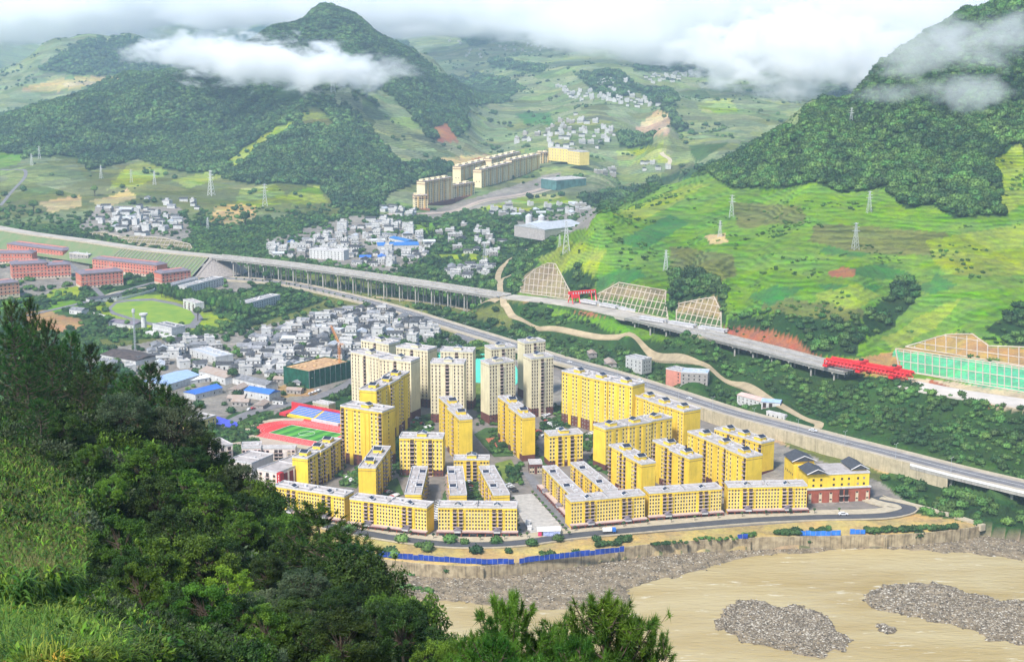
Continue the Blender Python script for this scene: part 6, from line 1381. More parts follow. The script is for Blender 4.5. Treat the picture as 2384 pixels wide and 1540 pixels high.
mb = MB(); mb.box(-4,-1.2,1.2,1.4,1.2,2.9); mb.build('tipper', WHITE, t); mb = MB(); mb.box(1.8,-1.1,.8,3.8,1.1,3.0); mb.build('cab', BLUEL, t); mb = MB(); mb.box(-4,-.9,.7,3.8,.9,1.1); mb.build('chassis', DARK, t)
for x in (-3,-1.8,2.8):
    for y in (-1.1,1.1): mb = MB(); mb.bar((x,y-.15,.5),(x,y+.15,.5),.5,n=10); mb.build('wheel', DARK, t)
for o in CARS.values():
    for c in list(o.children_recursive): bpy.data.objects.remove(c)
    bpy.data.objects.remove(o)
# street lamps along the main road
k_ = 0
for i in range(4, len(mline)-4, 3):
    p = mline[i]; n = perp(mline)[i]; x, y = proj(*p)
    if x < 780: continue
    t = empty('street_lamp', p+n*-10+Vector((0,0,.1)), math.atan2(n.y, n.x)); tag(t, 'double armed street lamp, %s from the left along the main road' % nth(k_), 'street lamp', 'street lamps of the main road'); k_ += 1
    mb = MB(); mb.bar((0,0,0),(0,0,10.5),.14,.08,n=6); mb.build('pole', MATS['galvanised'], t)
    for s_ in (-1, 1): mb = MB(); mb.bar((0,0,10.2),(s_*1.8,0,10.7),.07,n=4); mb.box(s_*1.8-.4,-.15,10.6,s_*1.8+.4,.15,10.8); mb.build('lamp_arm', PARA, t)
# ---------------------------------------------------------------- vegetation
FDARK = leafmat('far crown', (.022,.055,.018), (.070,.135,.035), .012, .45, 0)
FMID = leafmat('valley crown', (.024,.062,.016), (.075,.155,.030), .025, .42, 0)
FSHR = leafmat('shrub crown', (.045,.11,.020), (.10,.21,.030), .03, .30, 0)
BARK = mat('bark', (.10,.075,.055), .95, .3, 1.2)
def lumpy(seed, n=2, amp=.28, squash=.85, leaves=160, lsz=.16):
    "a crown: broken rounded mass with leaf sprays standing off it"
    rs = np.random.RandomState(seed); bm = bmesh.new(); bmesh.ops.create_icosphere(bm, subdivisions=n, radius=1)
    V = np.array([v.co[:] for v in bm.verts]); Fc = np.array([[v.index for v in f.verts] for f in bm.faces]); bm.free()
    c = rs.randn(9, 3); c /= np.linalg.norm(c, axis=1)[:, None]; c[:, 2] = np.abs(c[:, 2])*.8
    d = np.max(V@c.T, axis=1); r = .62+.40*smooth(.45, 1, d)+amp*.5*(rs.rand(len(V))-.5)
    V = V*r[:, None]*np.array([1, 1, squash]); V[:, 2] = np.where(V[:, 2] < 0, V[:, 2]*.6, V[:, 2])
    k = rs.randint(0, len(V), leaves); p = V[k]*(1+.12*rs.rand(leaves, 1)); a = rs.randn(leaves, 3)*lsz; b_ = rs.randn(leaves, 3)*lsz
    Q = np.stack([p-a, p-b_, p+a, p+b_], 1).reshape(-1, 3); o = len(V)
    q = np.arange(leaves)[:, None]*4+o; T = np.concatenate([Fc, np.concatenate([q, q+1, q+2], 1), np.concatenate([q, q+2, q+3], 1)])
    return np.concatenate([V, Q]), T
def proto_col(name, objs):
    c = bpy.data.collections.new(name)
    for o in objs: c.objects.link(o)
    return c
def crown_objs(mm, cnt, seed, **k):
    r = []
    for i in range(cnt):
        V, T = lumpy(seed+i, **k); V = V.copy(); V[:, 2] += .62; o = npmesh('crown_shape', V, T, mm, link=False, smooth_=False); r.append(o)
    return r
def scatter(name, label, pts, sc, coll, cat=None, tilt=.12):
    "one object: many copies on points, by geometry nodes"
    me = bpy.data.meshes.new(name); pts = np.asarray(pts, np.float32); me.vertices.add(len(pts)); me.vertices.foreach_set('co', pts.ravel())
    a = me.attributes.new('sc', 'FLOAT', 'POINT'); a.data.foreach_set('value', np.asarray(sc, np.float32))
    o = bpy.data.objects.new(name, me); COL.objects.link(o); g = bpy.data.node_groups.new(name, 'GeometryNodeTree')
    g.interface.new_socket('Geometry', in_out='INPUT', socket_type='NodeSocketGeometry'); g.interface.new_socket('Geometry', in_out='OUTPUT', socket_type='NodeSocketGeometry')
    N, L = g.nodes, g.links; gi, go = N.new('NodeGroupInput'), N.new('NodeGroupOutput'); m2p = N.new('GeometryNodeMeshToPoints'); ip = N.new('GeometryNodeInstanceOnPoints')
    ci = N.new('GeometryNodeCollectionInfo'); ci.inputs['Collection'].default_value = coll; ci.inputs['Separate Children'].default_value = True; ci.inputs['Reset Children'].default_value = True
    na = N.new('GeometryNodeInputNamedAttribute'); na.data_type = 'FLOAT'; na.inputs['Name'].default_value = 'sc'
    rr = N.new('FunctionNodeRandomValue'); rr.data_type = 'FLOAT_VECTOR'; rr.inputs[0].default_value = (-tilt, -tilt, 0); rr.inputs[1].default_value = (tilt, tilt, 6.283)
    ri = N.new('FunctionNodeRandomValue'); ri.data_type = 'INT'
    for s_ in ri.inputs:
        if s_.name == 'Max' and s_.type == 'INT': s_.default_value = 50
    L.new(gi.outputs[0], m2p.inputs['Mesh']); L.new(m2p.outputs[0], ip.inputs['Points']); L.new(ci.outputs[0], ip.inputs['Instance']); ip.inputs['Pick Instance'].default_value = True
    L.new([s_ for s_ in ri.outputs if s_.type == 'INT'][0], ip.inputs['Instance Index']); L.new(rr.outputs[0], ip.inputs['Rotation']); L.new(na.outputs[0], ip.inputs['Scale']); L.new(ip.outputs[0], go.inputs[0])
    md = o.modifiers.new('copies', 'NODES'); md.node_group = g
    return tag(o, label, cat, kind='stuff')
# --- points where woods grow, from the land cover
rs = np.random.RandomState(5)
gx = ccol.reshape(NR, NA, 3); fmask = cfor.reshape(NR, NA); nearm = isnear.reshape(NR, NA); bedg = bedm.reshape(NR, NA)
dX = np.gradient(X2, axis=1); dYr = np.gradient(Y2, axis=0); area = np.abs(dX*dYr)
PX, PYv = ppx.reshape(NR, NA), ppy.reshape(NR, NA)
occ = {}
def occ_add(x, y, r):
    for i in range(int((x-r)//5), int((x+r)//5)+1):
        for j in range(int((y-r)//5), int((y+r)//5)+1): occ[(i, j)] = 1
for x, y, r in USED: occ_add(x, y, r*.75)
for p in vr: occ_add(p.x, p.y, 12)
for l_, w_ in GPL:
    for p in l_: occ_add(p.x, p.y, w_/2+1); occ_add(p.x, p.y-4, w_/2)
for p in [q for q in mline]: occ_add(p.x, p.y, 14)
ep_w = [(P(x, y, 0).x, P(x, y, 0).y) for x, y in ep]
STP = [z4(*p) for p in ((760,890),(850,800),(950,785),(1140,760),(1330,830),(1470,880),(1530,960),(1440,1050),(1290,1060),(1090,1020),(930,975),(800,940))]
NOTREE = inpoly(PX, PYv, STP) | inpoly(PX, PYv, [z4(*p) for p in ((200,920),(380,890),(640,990),(400,1070),(200,1010))])
NOTREE |= inpoly(PX, PYv, [(596,1000),(640,950),(700,930),(810,935),(810,1045),(640,1050)])
for _p in LP: NOTREE |= inpoly(PX, PYv, _p)
def sample(mask, dens, cap=None, z_off=-.4, clear=True):
    pr = np.where(mask & ~NOTREE, area*dens, 0); n = rs.poisson(np.minimum(pr, 6)).ravel(); idx = np.repeat(np.arange(n.size), n)
    if cap and len(idx) > cap: idx = rs.choice(idx, cap, replace=False)
    i, j = np.divmod(idx, NA); i = np.minimum(i, NR-2); j = np.minimum(j, NA-2); u, v = rs.rand(len(idx)), rs.rand(len(idx))
    f = lambda A: (A[i, j]*(1-u)+A[i, j+1]*u)*(1-v)+(A[i+1, j]*(1-u)+A[i+1, j+1]*u)*v
    q = np.stack([f(X2), f(Y2), f(Z2)+z_off], 1)
    if clear:
        ok = np.array([(int(a//5), int(b_//5)) not in occ for a, b_ in q[:, :2]]) & ~inpoly(q[:, 0], q[:, 1], ep_w); q = q[ok]
    return q
base_ = ~nearm & ~bedg & (Y2 > 560)
isDG = base_ & (fmask == 1); isMG = base_ & (np.abs(fmask-.4) < .01)
nzv = fbm(X2/60, Y2/60, 3, 77)
FARC = proto_col('far crowns', crown_objs(FDARK, 5, 10, n=2, leaves=120, lsz=.15))
VALC = proto_col('valley crowns', crown_objs(FMID, 5, 30, n=2, leaves=260, lsz=.11))
SHRC = proto_col('shrub crowns', crown_objs(FSHR, 4, 50, n=1, leaves=90, lsz=.2, squash=.6))
inframe = (PX > -120) & (PX < 2500)
q = sample(isDG & (Y2 > 2350) & (Y2 < 5000) & inframe & (PX < 1250), .027, 100000); scatter('mountain_forest', 'dense dark forest covering the mountain on the left', q, 2.6+5.4*rs.rand(len(q))**1.5, FARC, 'forest')
q = sample(isDG & (Y2 > 1300) & (Y2 < 2400) & (PX > 1400) & inframe, .045, 60000); scatter('hill_forest', 'dense dark forest on the upper half of the right hill', q, 2.0+5.0*rs.rand(len(q))**1.5, VALC, 'forest')
q = sample((isDG | isMG) & (Y2 > 5000) & (Y2 < 8500) & inframe | (isDG & (Y2 > 2350) & (Y2 < 5000) & inframe & (PX >= 1250)), .0055, 30000); scatter('distant_woods', 'blue green woods scattered over the far slopes', q, rs.uniform(7, 12, len(q)), FARC, 'woods')
q = sample(isDG & (Y2 > 560) & (Y2 < 2350) & ~((Y2 > 1300) & (PX > 1400)) & inframe, .012, 16000); scatter('valley_trees', 'dark trees and bushes filling the gaps between villages', q, rs.uniform(2.0, 4.6, len(q)), VALC, 'trees')
q = sample(isMG & (Y2 > 700) & (Y2 < 2600) & (nzv > -.26) & inframe, .050, 42000); scatter('slope_shrubs', 'green scrub on the slopes between main road and motorway', q, .8+2.7*rs.rand(len(q))**1.8, VALC, 'shrubs')
q = sample(base_ & (fmask == 0) & (Z2 > 22) & (PX > 1180) & (Y2 < 2200) & (Y2 > 1100) & (nzv > .14) & inframe, .016, 5000); scatter('hill_shrubs', 'low bushes dotted over the bright green terraces', q, rs.uniform(.8, 2.3, len(q)), SHRC, 'shrubs')
q = sample(base_ & (fmask == 0) & (Y2 > 2350) & (Y2 < 6500) & (nzv > .13) & inframe, .0022, 8000); scatter('field_trees', 'single trees and hedges between the far fields', q, 1.8+4.5*rs.rand(len(q))**2, FARC, 'trees')
hl = np.abs(np.sin(Z2*.16+fbm(X2/90, Y2/90, 3, 15)*9)) < .16
q = sample(base_ & hl & (fmask == 0) & (Z2 > 24) & (PX > 1180) & (Y2 < 2200) & (Y2 > 1100) & (nzv < .10) & (nzv > -.12) & inframe, .03, 9000); scatter('hedges', 'broken hedges following the terraces of the right hill', q, .5+1.1*rs.rand(len(q)), SHRC, 'hedges')
# trees between the houses of the villages
vm = base_ & (fmask == 0) & (Y2 < 2400) & (Z2 < 12) & (PX < 1400); q = sample(vm & ~inpoly(X2, Y2, ep_w), .0042, 6000); scatter('village_trees', 'trees and bushes growing between the village houses', q, rs.uniform(1.8, 4.2, len(q)), VALC, 'trees')
# --- single trees one can tell apart in the valley
def valley_tree(seed, mm, tall=False):
    t = bpy.data.objects.new('tree', None); COL.objects.link(t); V, T = lumpy(seed, n=3, leaves=900, lsz=.07, amp=.35); V = V*(.55, .55, 1.5 if tall else .62); V[:, 2] += 1.25 if not tall else 1.3
    npmesh('crown', V, T, mm, t); mb = MB(); mb.bar((0,0,-.1), (0,0,1.1), .07, .04, n=6); mb.bar((0,0,.6), (.25,.1,1.1), .035, .02); mb.bar((0,0,.6), (-.2,.15,1.1), .035, .02); mb.build('trunk', BARK, t); return t
VT = [valley_tree(90, FMID), valley_tree(91, FMID), valley_tree(92, FDARK)]; PT2 = valley_tree(95, leafmat('poplar crown', (.03,.09,.02), (.07,.17,.03), .05, .25, 0), True)
def put_tree(proto, x, y, hgt, label, group, z=None):
    p = hit(x, y) if z is None else P(x, y, z); c = copy_tree(proto); c.location = (p.x, p.y, p.z-.2); s_ = hgt/2.0; c.scale = (s_, s_, s_); c.rotation_euler = (0, 0, (x*7.3+y) % 6.28)
    return tag(c, label, 'tree', group)
BIG = [((1260,1185,14),'dark tree behind the low sheds, in the lower village'),((1720,1440,15),'big dark tree between the blue roofed sheds'),((800,1020,13),'spreading tree left of the stepped white hall'),((1340,1060,12),'tree at the right end of the stepped white hall'),((1460,980,17),'tall pale green tree at the near corner of the football field'),
       ((1810,290,26),'huge dark tree below the yellow terraces'),((1480,280,16),'dark tree left of the low pylon'),((250,190,24),'big dark tree beside the blue roof at the far left'),((700,60,20),'dark clump of trees on the ochre slope'),((940,1030,9),'low round tree beside the water tower'),((1200,600,9),'tree between two red campus blocks'),((1960,690,14),'dark round tree beside the service road')]
for (x, y, h_), lab in BIG: put_tree(VT[int(x) % 3], *z4(x, y), h_, lab, 'big single trees of the valley')
for k in range(44):
    r_ = k // 22; x = 372+(k % 22)*10.2+r_*4; y = 682+(k % 22)*2.4+r_*9; put_tree(PT2, x, y, 9+(k*7 % 5)*.6, 'slim poplar, %s from the left in the %s row beyond the football field' % (nth(k % 22), ['far','near'][r_]), 'poplar belt')
k_ = 0
for x0, y0, x1, y1, n, lab in ((600,955,480,1000,7,'beside the street of sheds'),(1105,700,1180,792,1,'near the junction')):
    for k in range(n): put_tree(VT[k % 3], x0+(x1-x0)*k/max(1, n-1), y0+(y1-y0)*k/max(1, n-1)+14, 5, 'small street tree, %s %s' % (nth(k), lab), 'street trees '+lab)
for i in range(60):                                                  # two rows along the main road
    j = min(len(mline)-1, int(i*.8)+6); p = mline[j]; x, y = proj(*p)
    if x > 1080 or x < 560: continue
    for s_ in (-1, 1):
        nn = perp(mline)[j]; c = copy_tree(VT[(i+s_) % 3]); q = p+nn*s_*11.2; c.location = q+(mline[j-1]-p)*((i*.37) % 1)*.5; c.scale = (1.9,)*3; k_ += 1
        tag(c, 'small roadside tree, %s from left on the %s side of the main road' % (nth((k_-1)//2), 'far' if s_ > 0 else 'near'), 'tree', 'roadside trees')
rnd = random.Random(8); rows = []
for (a, b_, n, lab) in (((1240,1150),(1325,1245),12,'right edge of the plaza'),((1195,1165),(1212,1250),9,'left edge of the plaza')):
    for k in range(n): t_ = k/(n-1); put_tree(VT[k % 3], a[0]+(b_[0]-a[0])*t_, a[1]+(b_[1]-a[1])*t_, 3.2, 'young tree, %s from the back on the %s' % (nth(k), lab), 'young trees of the plaza', z=.5)
kk = 0
for k in range(8, len(fr)-16, 3):
    p = fr[k]; n = perp(fr)[k]; c = copy_tree(VT[k % 3]); q = p+n*7; x, y = proj(*q)
    c.location = q+Vector((0,0,.1)); c.scale = (1.5, 1.5, 1.9); tag(c, 'young pavement tree, %s from the left before the shop arcades' % nth(kk), 'tree', 'young pavement trees'); kk += 1
GDN = [(1140,1000,1205,1055),(790,1100,845,1130),(905,1030,985,1108),(1260,975,1325,1008),(1370,1062,1440,1098),(620,1062,690,1110),(1500,1090,1520,1130),(960,975,1010,1000),(1620,1070,1695,1105),(1035,1130,1055,1180),(1100,1125,1130,1180),(1840,1130,1880,1140),(1150,1085,1165,1115)]
q = []
GDN += [(830,1060,900,1120),(1210,1000,1250,1060),(1110,930,1180,990),(930,1000,1000,1030),(1330,1010,1380,1050),(1440,1100,1500,1150),(1690,1040,1760,1100),(860,1000,930,1060),(1060,1100,1100,1180),(1180,1080,1215,1130),(760,1060,800,1110),(1290,940,1320,980)]
for x0, y0, x1, y1 in GDN:
    for _ in range(int((x1-x0)*(y1-y0)/26)): p = P(rnd.uniform(x0, x1), rnd.uniform(y0, y1), .5); q.append(tuple(p))
q = [p for p in q if not any(inpoly(np.array([p[0]]), np.array([p[1]]), b_)[0] for b_ in FOOT)]
scatter('garden_shrubs', 'shrubs and small trees planted in the courts of the estate', q, [rnd.uniform(.7, 1.9) for _ in q], VALC, 'shrubs')
# bushes on top of the river wall and weeds on the shore
q = []; 
for (x0, y0, x1, y1, n, s_) in ((620,235,800,225,45,2.2),(850,215,1000,205,25,1.6),(1250,215,1900,190,110,1.9),(30,275,340,262,30,1.1),(360,255,470,240,14,1.5)):
    for _ in range(n): t_ = rnd.random(); a = z8(x0+(x1-x0)*t_, y0+(y1-y0)*t_+rnd.uniform(-12, 12)); p = P(*a, .2); q.append((p.x, p.y, .1, s_*rnd.uniform(.5, 1.1)))
for (x0, y0, x1, y1, n, s_) in ((1730,320,1900,300,30,1.8),(1900,290,1970,270,16,2.4),(1320,380,1420,375,14,1.4),(2100,310,2384,290,36,1.2)):
    for _ in range(n): t_ = rnd.random(); a = z7(x0+(x1-x0)*t_, y0+(y1-y0)*t_+rnd.uniform(-10, 10)); p = P(*a, .2); q.append((p.x, p.y, .1, s_*rnd.uniform(.5, 1.1)))
for (x0, y0, x1, y1, n, s_) in ((150,480,420,510,60,1.1),(300,600,560,640,50,1.4),(620,510,700,520,16,1.2)):
    for _ in range(n): t_ = rnd.random(); a = z7(x0+(x1-x0)*t_, y0+(y1-y0)*t_+rnd.uniform(-14, 14)); p = P(*a, -6); q.append((p.x, p.y, -6.6, s_*rnd.uniform(.4, 1.0)))
q = np.array(q); scatter('wall_shrubs', 'shrubs and creepers along the top and foot of the river wall', q[:, :3], q[:, 3], VALC, 'shrubs')
for o in VT+[PT2]:
    for c in list(o.children_recursive): bpy.data.objects.remove(c)
    bpy.data.objects.remove(o)
# ---------------------------------------------------------------- the wooded slope in front
LV_D = leafmat('leaf dark', (.010,.028,.005), (.045,.090,.014), .9, .25, .3)
LV_M = leafmat('leaf mid', (.028,.085,.010), (.11,.22,.022), .9, .25, .3)
LV_L = leafmat('leaf light', (.08,.19,.012), (.22,.38,.03), .9, .12, .35)
LV_G = leafmat('leaf grey', (.040,.065,.030), (.095,.125,.060), .6, .2, .3)
NEED = leafmat('pine needle', (.015,.045,.008), (.045,.11,.014), .6, .25, .25)
NEEDN = leafmat('near pine needle', (.04,.115,.014), (.13,.24,.026), .9, .05, .3)
DRYL = leafmat('dry leaf', (.20,.16,.04), (.34,.27,.07), .8, .2, .3)
CORNM = leafmat('corn leaf', (.025,.08,.010), (.115,.20,.03), 1.2, .25, .3)
TASS = leafmat('corn tassel', (.16,.14,.05), (.28,.25,.11), .9, .2, .2)
def tubes(segs, n=5):
    V, Fq = [], []
    for a, b_, r1, r2 in segs:
        mb = MB(); mb.bar(a, b_, r1, r2, n=n); o = len(V); V += mb.v; Fq += [tuple(i+o for i in f) for f in mb.f if len(f) == 4]
    return V, Fq
def broad_tree(seed, mm, H_=8., Rr=3.4, nclump=95, leaves=150, lsz=.17, droop=.5, ragged=.35):
    "crown of leaf clumps hung on limbs; gaps between the clumps"
    rs = np.random.RandomState(seed); t = bpy.data.objects.new('broadleaf_tree', None); COL.objects.link(t)
    c = []; lobes = rs.randn(6, 3); lobes /= np.linalg.norm(lobes, axis=1)[:, None]; lobes[:, 2] = np.abs(lobes[:, 2])
    while len(c) < nclump:
        d = rs.randn(3); d /= np.linalg.norm(d)
        if d[2] < -.45: continue
        r = (.62+.38*max(0, (lobes@d).max())**2)*(1-ragged*.5+ragged*rs.rand())*(.72+.28*rs.rand()**.4); c.append(d*r)
    c = np.array(c)*np.array([Rr, Rr, H_*.42])+np.array([0, 0, H_*.56])
    segs = []; top_ = Vector((rs.uniform(-.3,.3), rs.uniform(-.3,.3), H_*.55)); segs.append((Vector((0,0,-1.2)), top_*.5, .22, .16)); segs.append((top_*.5, top_, .16, .09))
    for k in range(0, nclump, 2): a = top_*rs.uniform(.45, 1.0); segs.append((a, Vector(c[k]), .06, .015))
    V, Fq = tubes(segs); npmesh('trunk', np.array([v[:] for v in V]), np.array(Fq), BARK, t)
    n = nclump*leaves; ci = np.repeat(np.arange(nclump), leaves); cr = rs.uniform(.42, .80, nclump)[ci]*Rr/3.4
    d = rs.randn(n, 3); d /= np.linalg.norm(d, axis=1)[:, None]; p = c[ci]+d*cr[:, None]*(rs.rand(n, 1)**.45)*np.array([1, 1, .62])
    out = d*.6+rs.randn(n, 3)*.5+np.array([0, 0, -droop*.5]); out /= np.linalg.norm(out, axis=1)[:, None]; up = rs.randn(n, 3)*.45+np.array([0, 0, 1.]); side = np.cross(out, up); side /= np.linalg.norm(side, axis=1)[:, None]+1e-6
    s = lsz*rs.uniform(.7, 1.35, (n, 1)); q = np.stack([p-out*s*.5, p+side*s*.32, p+out*s*.7, p-side*s*.32], 1).reshape(-1, 3)
    npmesh('crown', q, np.arange(4*n).reshape(n, 4), mm, t); return t
def pine_tree(seed, mm, H_=9., Rr=3.2, nbr=46, ntuft=10, nneed=20, nl=.34, base=.18):
    "open crown of whorled, rising branches with needle tufts at their ends"
    rs = np.random.RandomState(seed); t = bpy.data.objects.new('pine_tree', None); COL.objects.link(t)
    segs = []; tp = [Vector((.25*math.sin(k*.9+seed)*k/8, .2*math.cos(k*1.3+seed)*k/8, H_*k/8)) for k in range(9)]; tp[0].z = -1.5
    for k in range(8): segs.append((tp[k], tp[k+1], .2*(1-k/9), .2*(1-(k+1)/9)))
    def trunk(z): k = min(7, max(0, int(z/H_*8))); u = z/H_*8-k; return tp[k].lerp(tp[k+1], u) if k else Vector((tp[1].x*u, tp[1].y*u, z))
    T0, TD = [], []
    for i in range(nbr):
        f = (i+rs.rand())/nbr; z = H_*(base+(.985-base)*f); L_ = Rr*(1-f**1.6)*(.7+.5*rs.rand())+.35; a = i*2.4+rs.rand()*.8; el = .1+.75*f+rs.uniform(-.1, .15); b0 = trunk(z)
        mid = b0+Vector((math.cos(a)*L_*.55, math.sin(a)*L_*.55, L_*.12+L_*.2*el)); end = b0+Vector((math.cos(a)*L_, math.sin(a)*L_, L_*.3+L_*.75*el)); segs += [(b0, mid, .05, .035), (mid, end, .035, .015)]
        nt_ = max(2, int(ntuft*(L_/Rr+.2)))
        for j in range(nt_):
            u = .35+.65*(j+1)/nt_; q = (b0.lerp(mid, u/.55) if u < .55 else mid.lerp(end, (u-.55)/.45)); off = Vector((rs.randn()*.32, rs.randn()*.32, abs(rs.randn())*.26)) if j < nt_-1 else Vector((0,0,.1)); e = q+off*L_*.42
            if off.length > .15: segs.append((q, e, .014, .01))
            d = Vector((math.cos(a)*.5+rs.randn()*.25, math.sin(a)*.5+rs.randn()*.25, .8)).normalized(); T0.append(e[:]); TD.append(d[:])
    for j in range(6): T0.append(tuple(tp[8]+Vector((rs.randn()*.08, rs.randn()*.08, -j*.16)))); TD.append((0,0,1))
    V, Fq = tubes(segs, 4); npmesh('trunk', np.array([v[:] for v in V]), np.array(Fq), BARK, t)
    T0, TD = np.array(T0), np.array(TD); m_ = len(T0); n = m_*nneed; ti = np.repeat(np.arange(m_), nneed)
    d = TD[ti]*.75+rs.randn(n, 3)*.62; d /= np.linalg.norm(d, axis=1)[:, None]; st_ = T0[ti]-TD[ti]*rs.rand(n, 1)*.22; s = nl*rs.uniform(.7, 1.15, (n, 1))*(.75+.5*rs.rand(m_)[ti])[:, None]
    sd = np.cross(d, rs.randn(n, 3)); sd /= np.linalg.norm(sd, axis=1)[:, None]; wv = sd*.017*(nl/.34)
    q = np.stack([st_-wv, st_+wv, st_+d*s+np.array([0, 0, -.03])], 1).reshape(-1, 3); npmesh('crown', q, np.arange(3*n).reshape(n, 3), mm, t); return t
PROT = {'pine': [pine_tree(1, NEED, nneed=26, nl=.42), pine_tree(2, NEED, Rr=2.7, nneed=26, nl=.42)], 'npine': [pine_tree(3, NEEDN, H_=7.5, Rr=2.9, nbr=50, ntuft=16, nneed=52, nl=.30, base=.2), pine_tree(4, NEEDN, H_=7.5, Rr=3.6, nbr=60, ntuft=16, nneed=48, nl=.28, base=.15)],
        'dark': [broad_tree(5, LV_D), broad_tree(6, LV_D, Rr=3.9)], 'mid': [broad_tree(7, LV_M), broad_tree(8, LV_M, Rr=4.0)], 'light': [broad_tree(9, LV_L, nclump=80, leaves=120)], 'grey': [broad_tree(10, LV_G, leaves=110)]}
HB_ = {'pine': 9., 'npine': 7.5, 'dark': 8., 'mid': 8., 'light': 8., 'grey': 8.}
TD_ = {'pine': ('dark pine with open crown', 'pine tree'), 'npine': ('bright green pine with long needle tufts', 'pine tree'), 'dark': ('dark leafy tree', 'tree'), 'mid': ('fresh green leafy tree', 'tree'), 'light': ('bright yellow green tree', 'tree'), 'grey': ('grey green tree with thin leaves', 'tree')}
FG = []
def near_tree(kind, x, ytop, Y, wide=1.0, label=None):
    p = PY(x, ytop, Y); g = gz(p.x, p.y); h_ = p.z-g
    h_ = max(h_, 3.5)
    c = copy_tree(PROT[kind][int(x) % len(PROT[kind])]); c.location = (p.x, p.y, g-.2); s_ = (h_+.2)/HB_[kind]; w_ = min(max(s_, .5), 1.35)*wide; c.scale = (w_, w_, s_); c.rotation_euler = (0, 0, (x*1.7+ytop*.3) % 6.28)
    FG.append([x, ytop, kind, c, label]); 
for a in [('pine',20,705,226,1.1),('pine',65,700,236,1.0),('pine',110,748,226),('pine',165,775,220,1.1),('pine',205,805,214),('pine',245,850,208,1.1),('pine',290,872,203),('pine',345,848,196,1.1),('pine',318,880,198),('pine',385,900,192),('pine',425,928,186,1.2),('pine',455,985,182),
          ('dark',478,1005,180,.7),('dark',505,1050,176,.8),('grey',560,1062,172,.6),('dark',540,1085,172,.8),('mid',600,1110,166,.8),('dark',640,1150,158,.9),('mid',668,1175,152,.8),('pine',735,1178,128,1.5),('pine',700,1215,138,1.1),('pine',790,1235,122,1.2),('dark',840,1290,112,.9),('pine',820,1270,116,1.1),
          ('dark',880,1330,106,.8),('mid',960,1358,100,.8,),('mid',905,1385,98,.8),('dark',950,1400,94,.8),('dark',985,1440,88,.8),('mid',1010,1475,82,.8),('mid',1040,1500,78,.8),
          ('pine',30,760,190,1.2),('pine',120,810,188,1.2),('pine',60,850,175,1.3),('pine',190,870,186,1.2),('pine',260,910,184,1.2),('pine',320,930,180,1.2),('dark',380,970,176,1.2),('pine',90,930,160,1.2),('grey',280,905,170,1.1),('grey',400,935,172,1.0),
          ('dark',150,960,160,1.1),('mid',330,1025,150,1.1),('mid',200,1030,150,.9),('dark',440,1040,162,1.2),('dark',500,1110,155,1.2),('mid',430,1090,148,1.1),('mid',480,1120,140,1.1),('dark',560,1150,148,1.2),('dark',360,1110,140,1.1),('dark',620,1210,140,1.2),('mid',560,1190,132,1.1),
          ('light',530,1318,104,.95),('mid',470,1230,118,1.1),('dark',660,1260,128,1.1),('dark',740,1300,116,1.1),('grey',700,1330,108,1.2),('dark',810,1360,104,1.1),('dark',620,1300,112,1.1),('grey',860,1410,96,1.2),('dark',780,1420,94,1.1),('dark',880,1470,84,1.0),('dark',690,1420,92,1.2),
          ('grey',610,1400,96,1.1),('mid',350,1250,108,1.0),('mid',280,1190,118,.8),('mid',380,1350,90,.8),('dark',440,1400,86,1.0),('dark',560,1440,82,1.1),('mid',480,1460,76,.9),('dark',700,1490,74,1.0),('dark',800,1500,72,1.0),('dark',940,1500,74,.9),('mid',620,1480,74,.8),('mid',330,1430,72,.7),
          ('dark',400,1180,128,1.0),('dark',300,1280,100,.8),('mid',250,1100,138,.8),('dark',520,1250,122,1.0),
          ('npine',1190,1405,43,.62),('npine',1402,1412,45,.72),('npine',1110,1485,45,.6),('npine',1260,1490,44,.55),('npine',1310,1470,47,.5),('npine',1465,1452,46,.55),('mid',1060,1505,60,.6),('npine',1150,1500,40,.7),('npine',1340,1505,42,.6)]: near_tree(*a)
FG.sort(key=lambda a: (a[2], round(a[1]/90), a[0]))
cnt = {}
for x, y, kind, c, lab in FG:
    row = int((y-640)//90); k = (kind, row); cnt[k] = cnt.get(k, 0)+1
    where = ['top left of near hill','high on near hill','upper near hill','above the corn','level with the school','middle of near hill','below mid hill','lower near hill','near bottom edge','at bottom edge'][min(9, row)]
    tag(c, '%s %s, %s from left there' % (TD_[kind][0], where, nth(cnt[k]-1)), TD_[kind][1], 'trees of the near hillside')
for l in PROT.values():
    for o in l:
        for c in list(o.children_recursive): bpy.data.objects.remove(c)
        bpy.data.objects.remove(o)
# undergrowth, corn, grass: uncountable
def leafball(seed, n, r, lsz, mm, droop=.4):
    rs = np.random.RandomState(seed); d = rs.randn(n, 3); d /= np.linalg.norm(d, axis=1)[:, None]; d[:, 2] = np.abs(d[:, 2]); p = d*r*(rs.rand(n, 1)**.35)*(1+.35*np.sin(d[:, :1]*7+seed)); out = d+rs.randn(n, 3)*.5+np.array([0,0,-droop*.3]); out /= np.linalg.norm(out, axis=1)[:, None]
    side = np.cross(out, rs.randn(n, 3)*.4+np.array([0,0,1.])); side /= np.linalg.norm(side, axis=1)[:, None]; s = lsz*rs.uniform(.6, 1.4, (n, 1))
    q = np.stack([p-out*s*.5, p+side*s*.3, p+out*s*.7, p-side*s*.3], 1).reshape(-1, 3); return npmesh('bush_shape', q, np.arange(4*n).reshape(n, 4), mm, link=False)
UND = proto_col('undergrowth', [leafball(1, 1500, 1., .15, LV_D), leafball(2, 1500, 1., .15, LV_D), leafball(3, 1500, 1., .14, LV_M), leafball(4, 1200, 1., .15, LV_G), leafball(6, 1500, 1., .14, LV_D)])
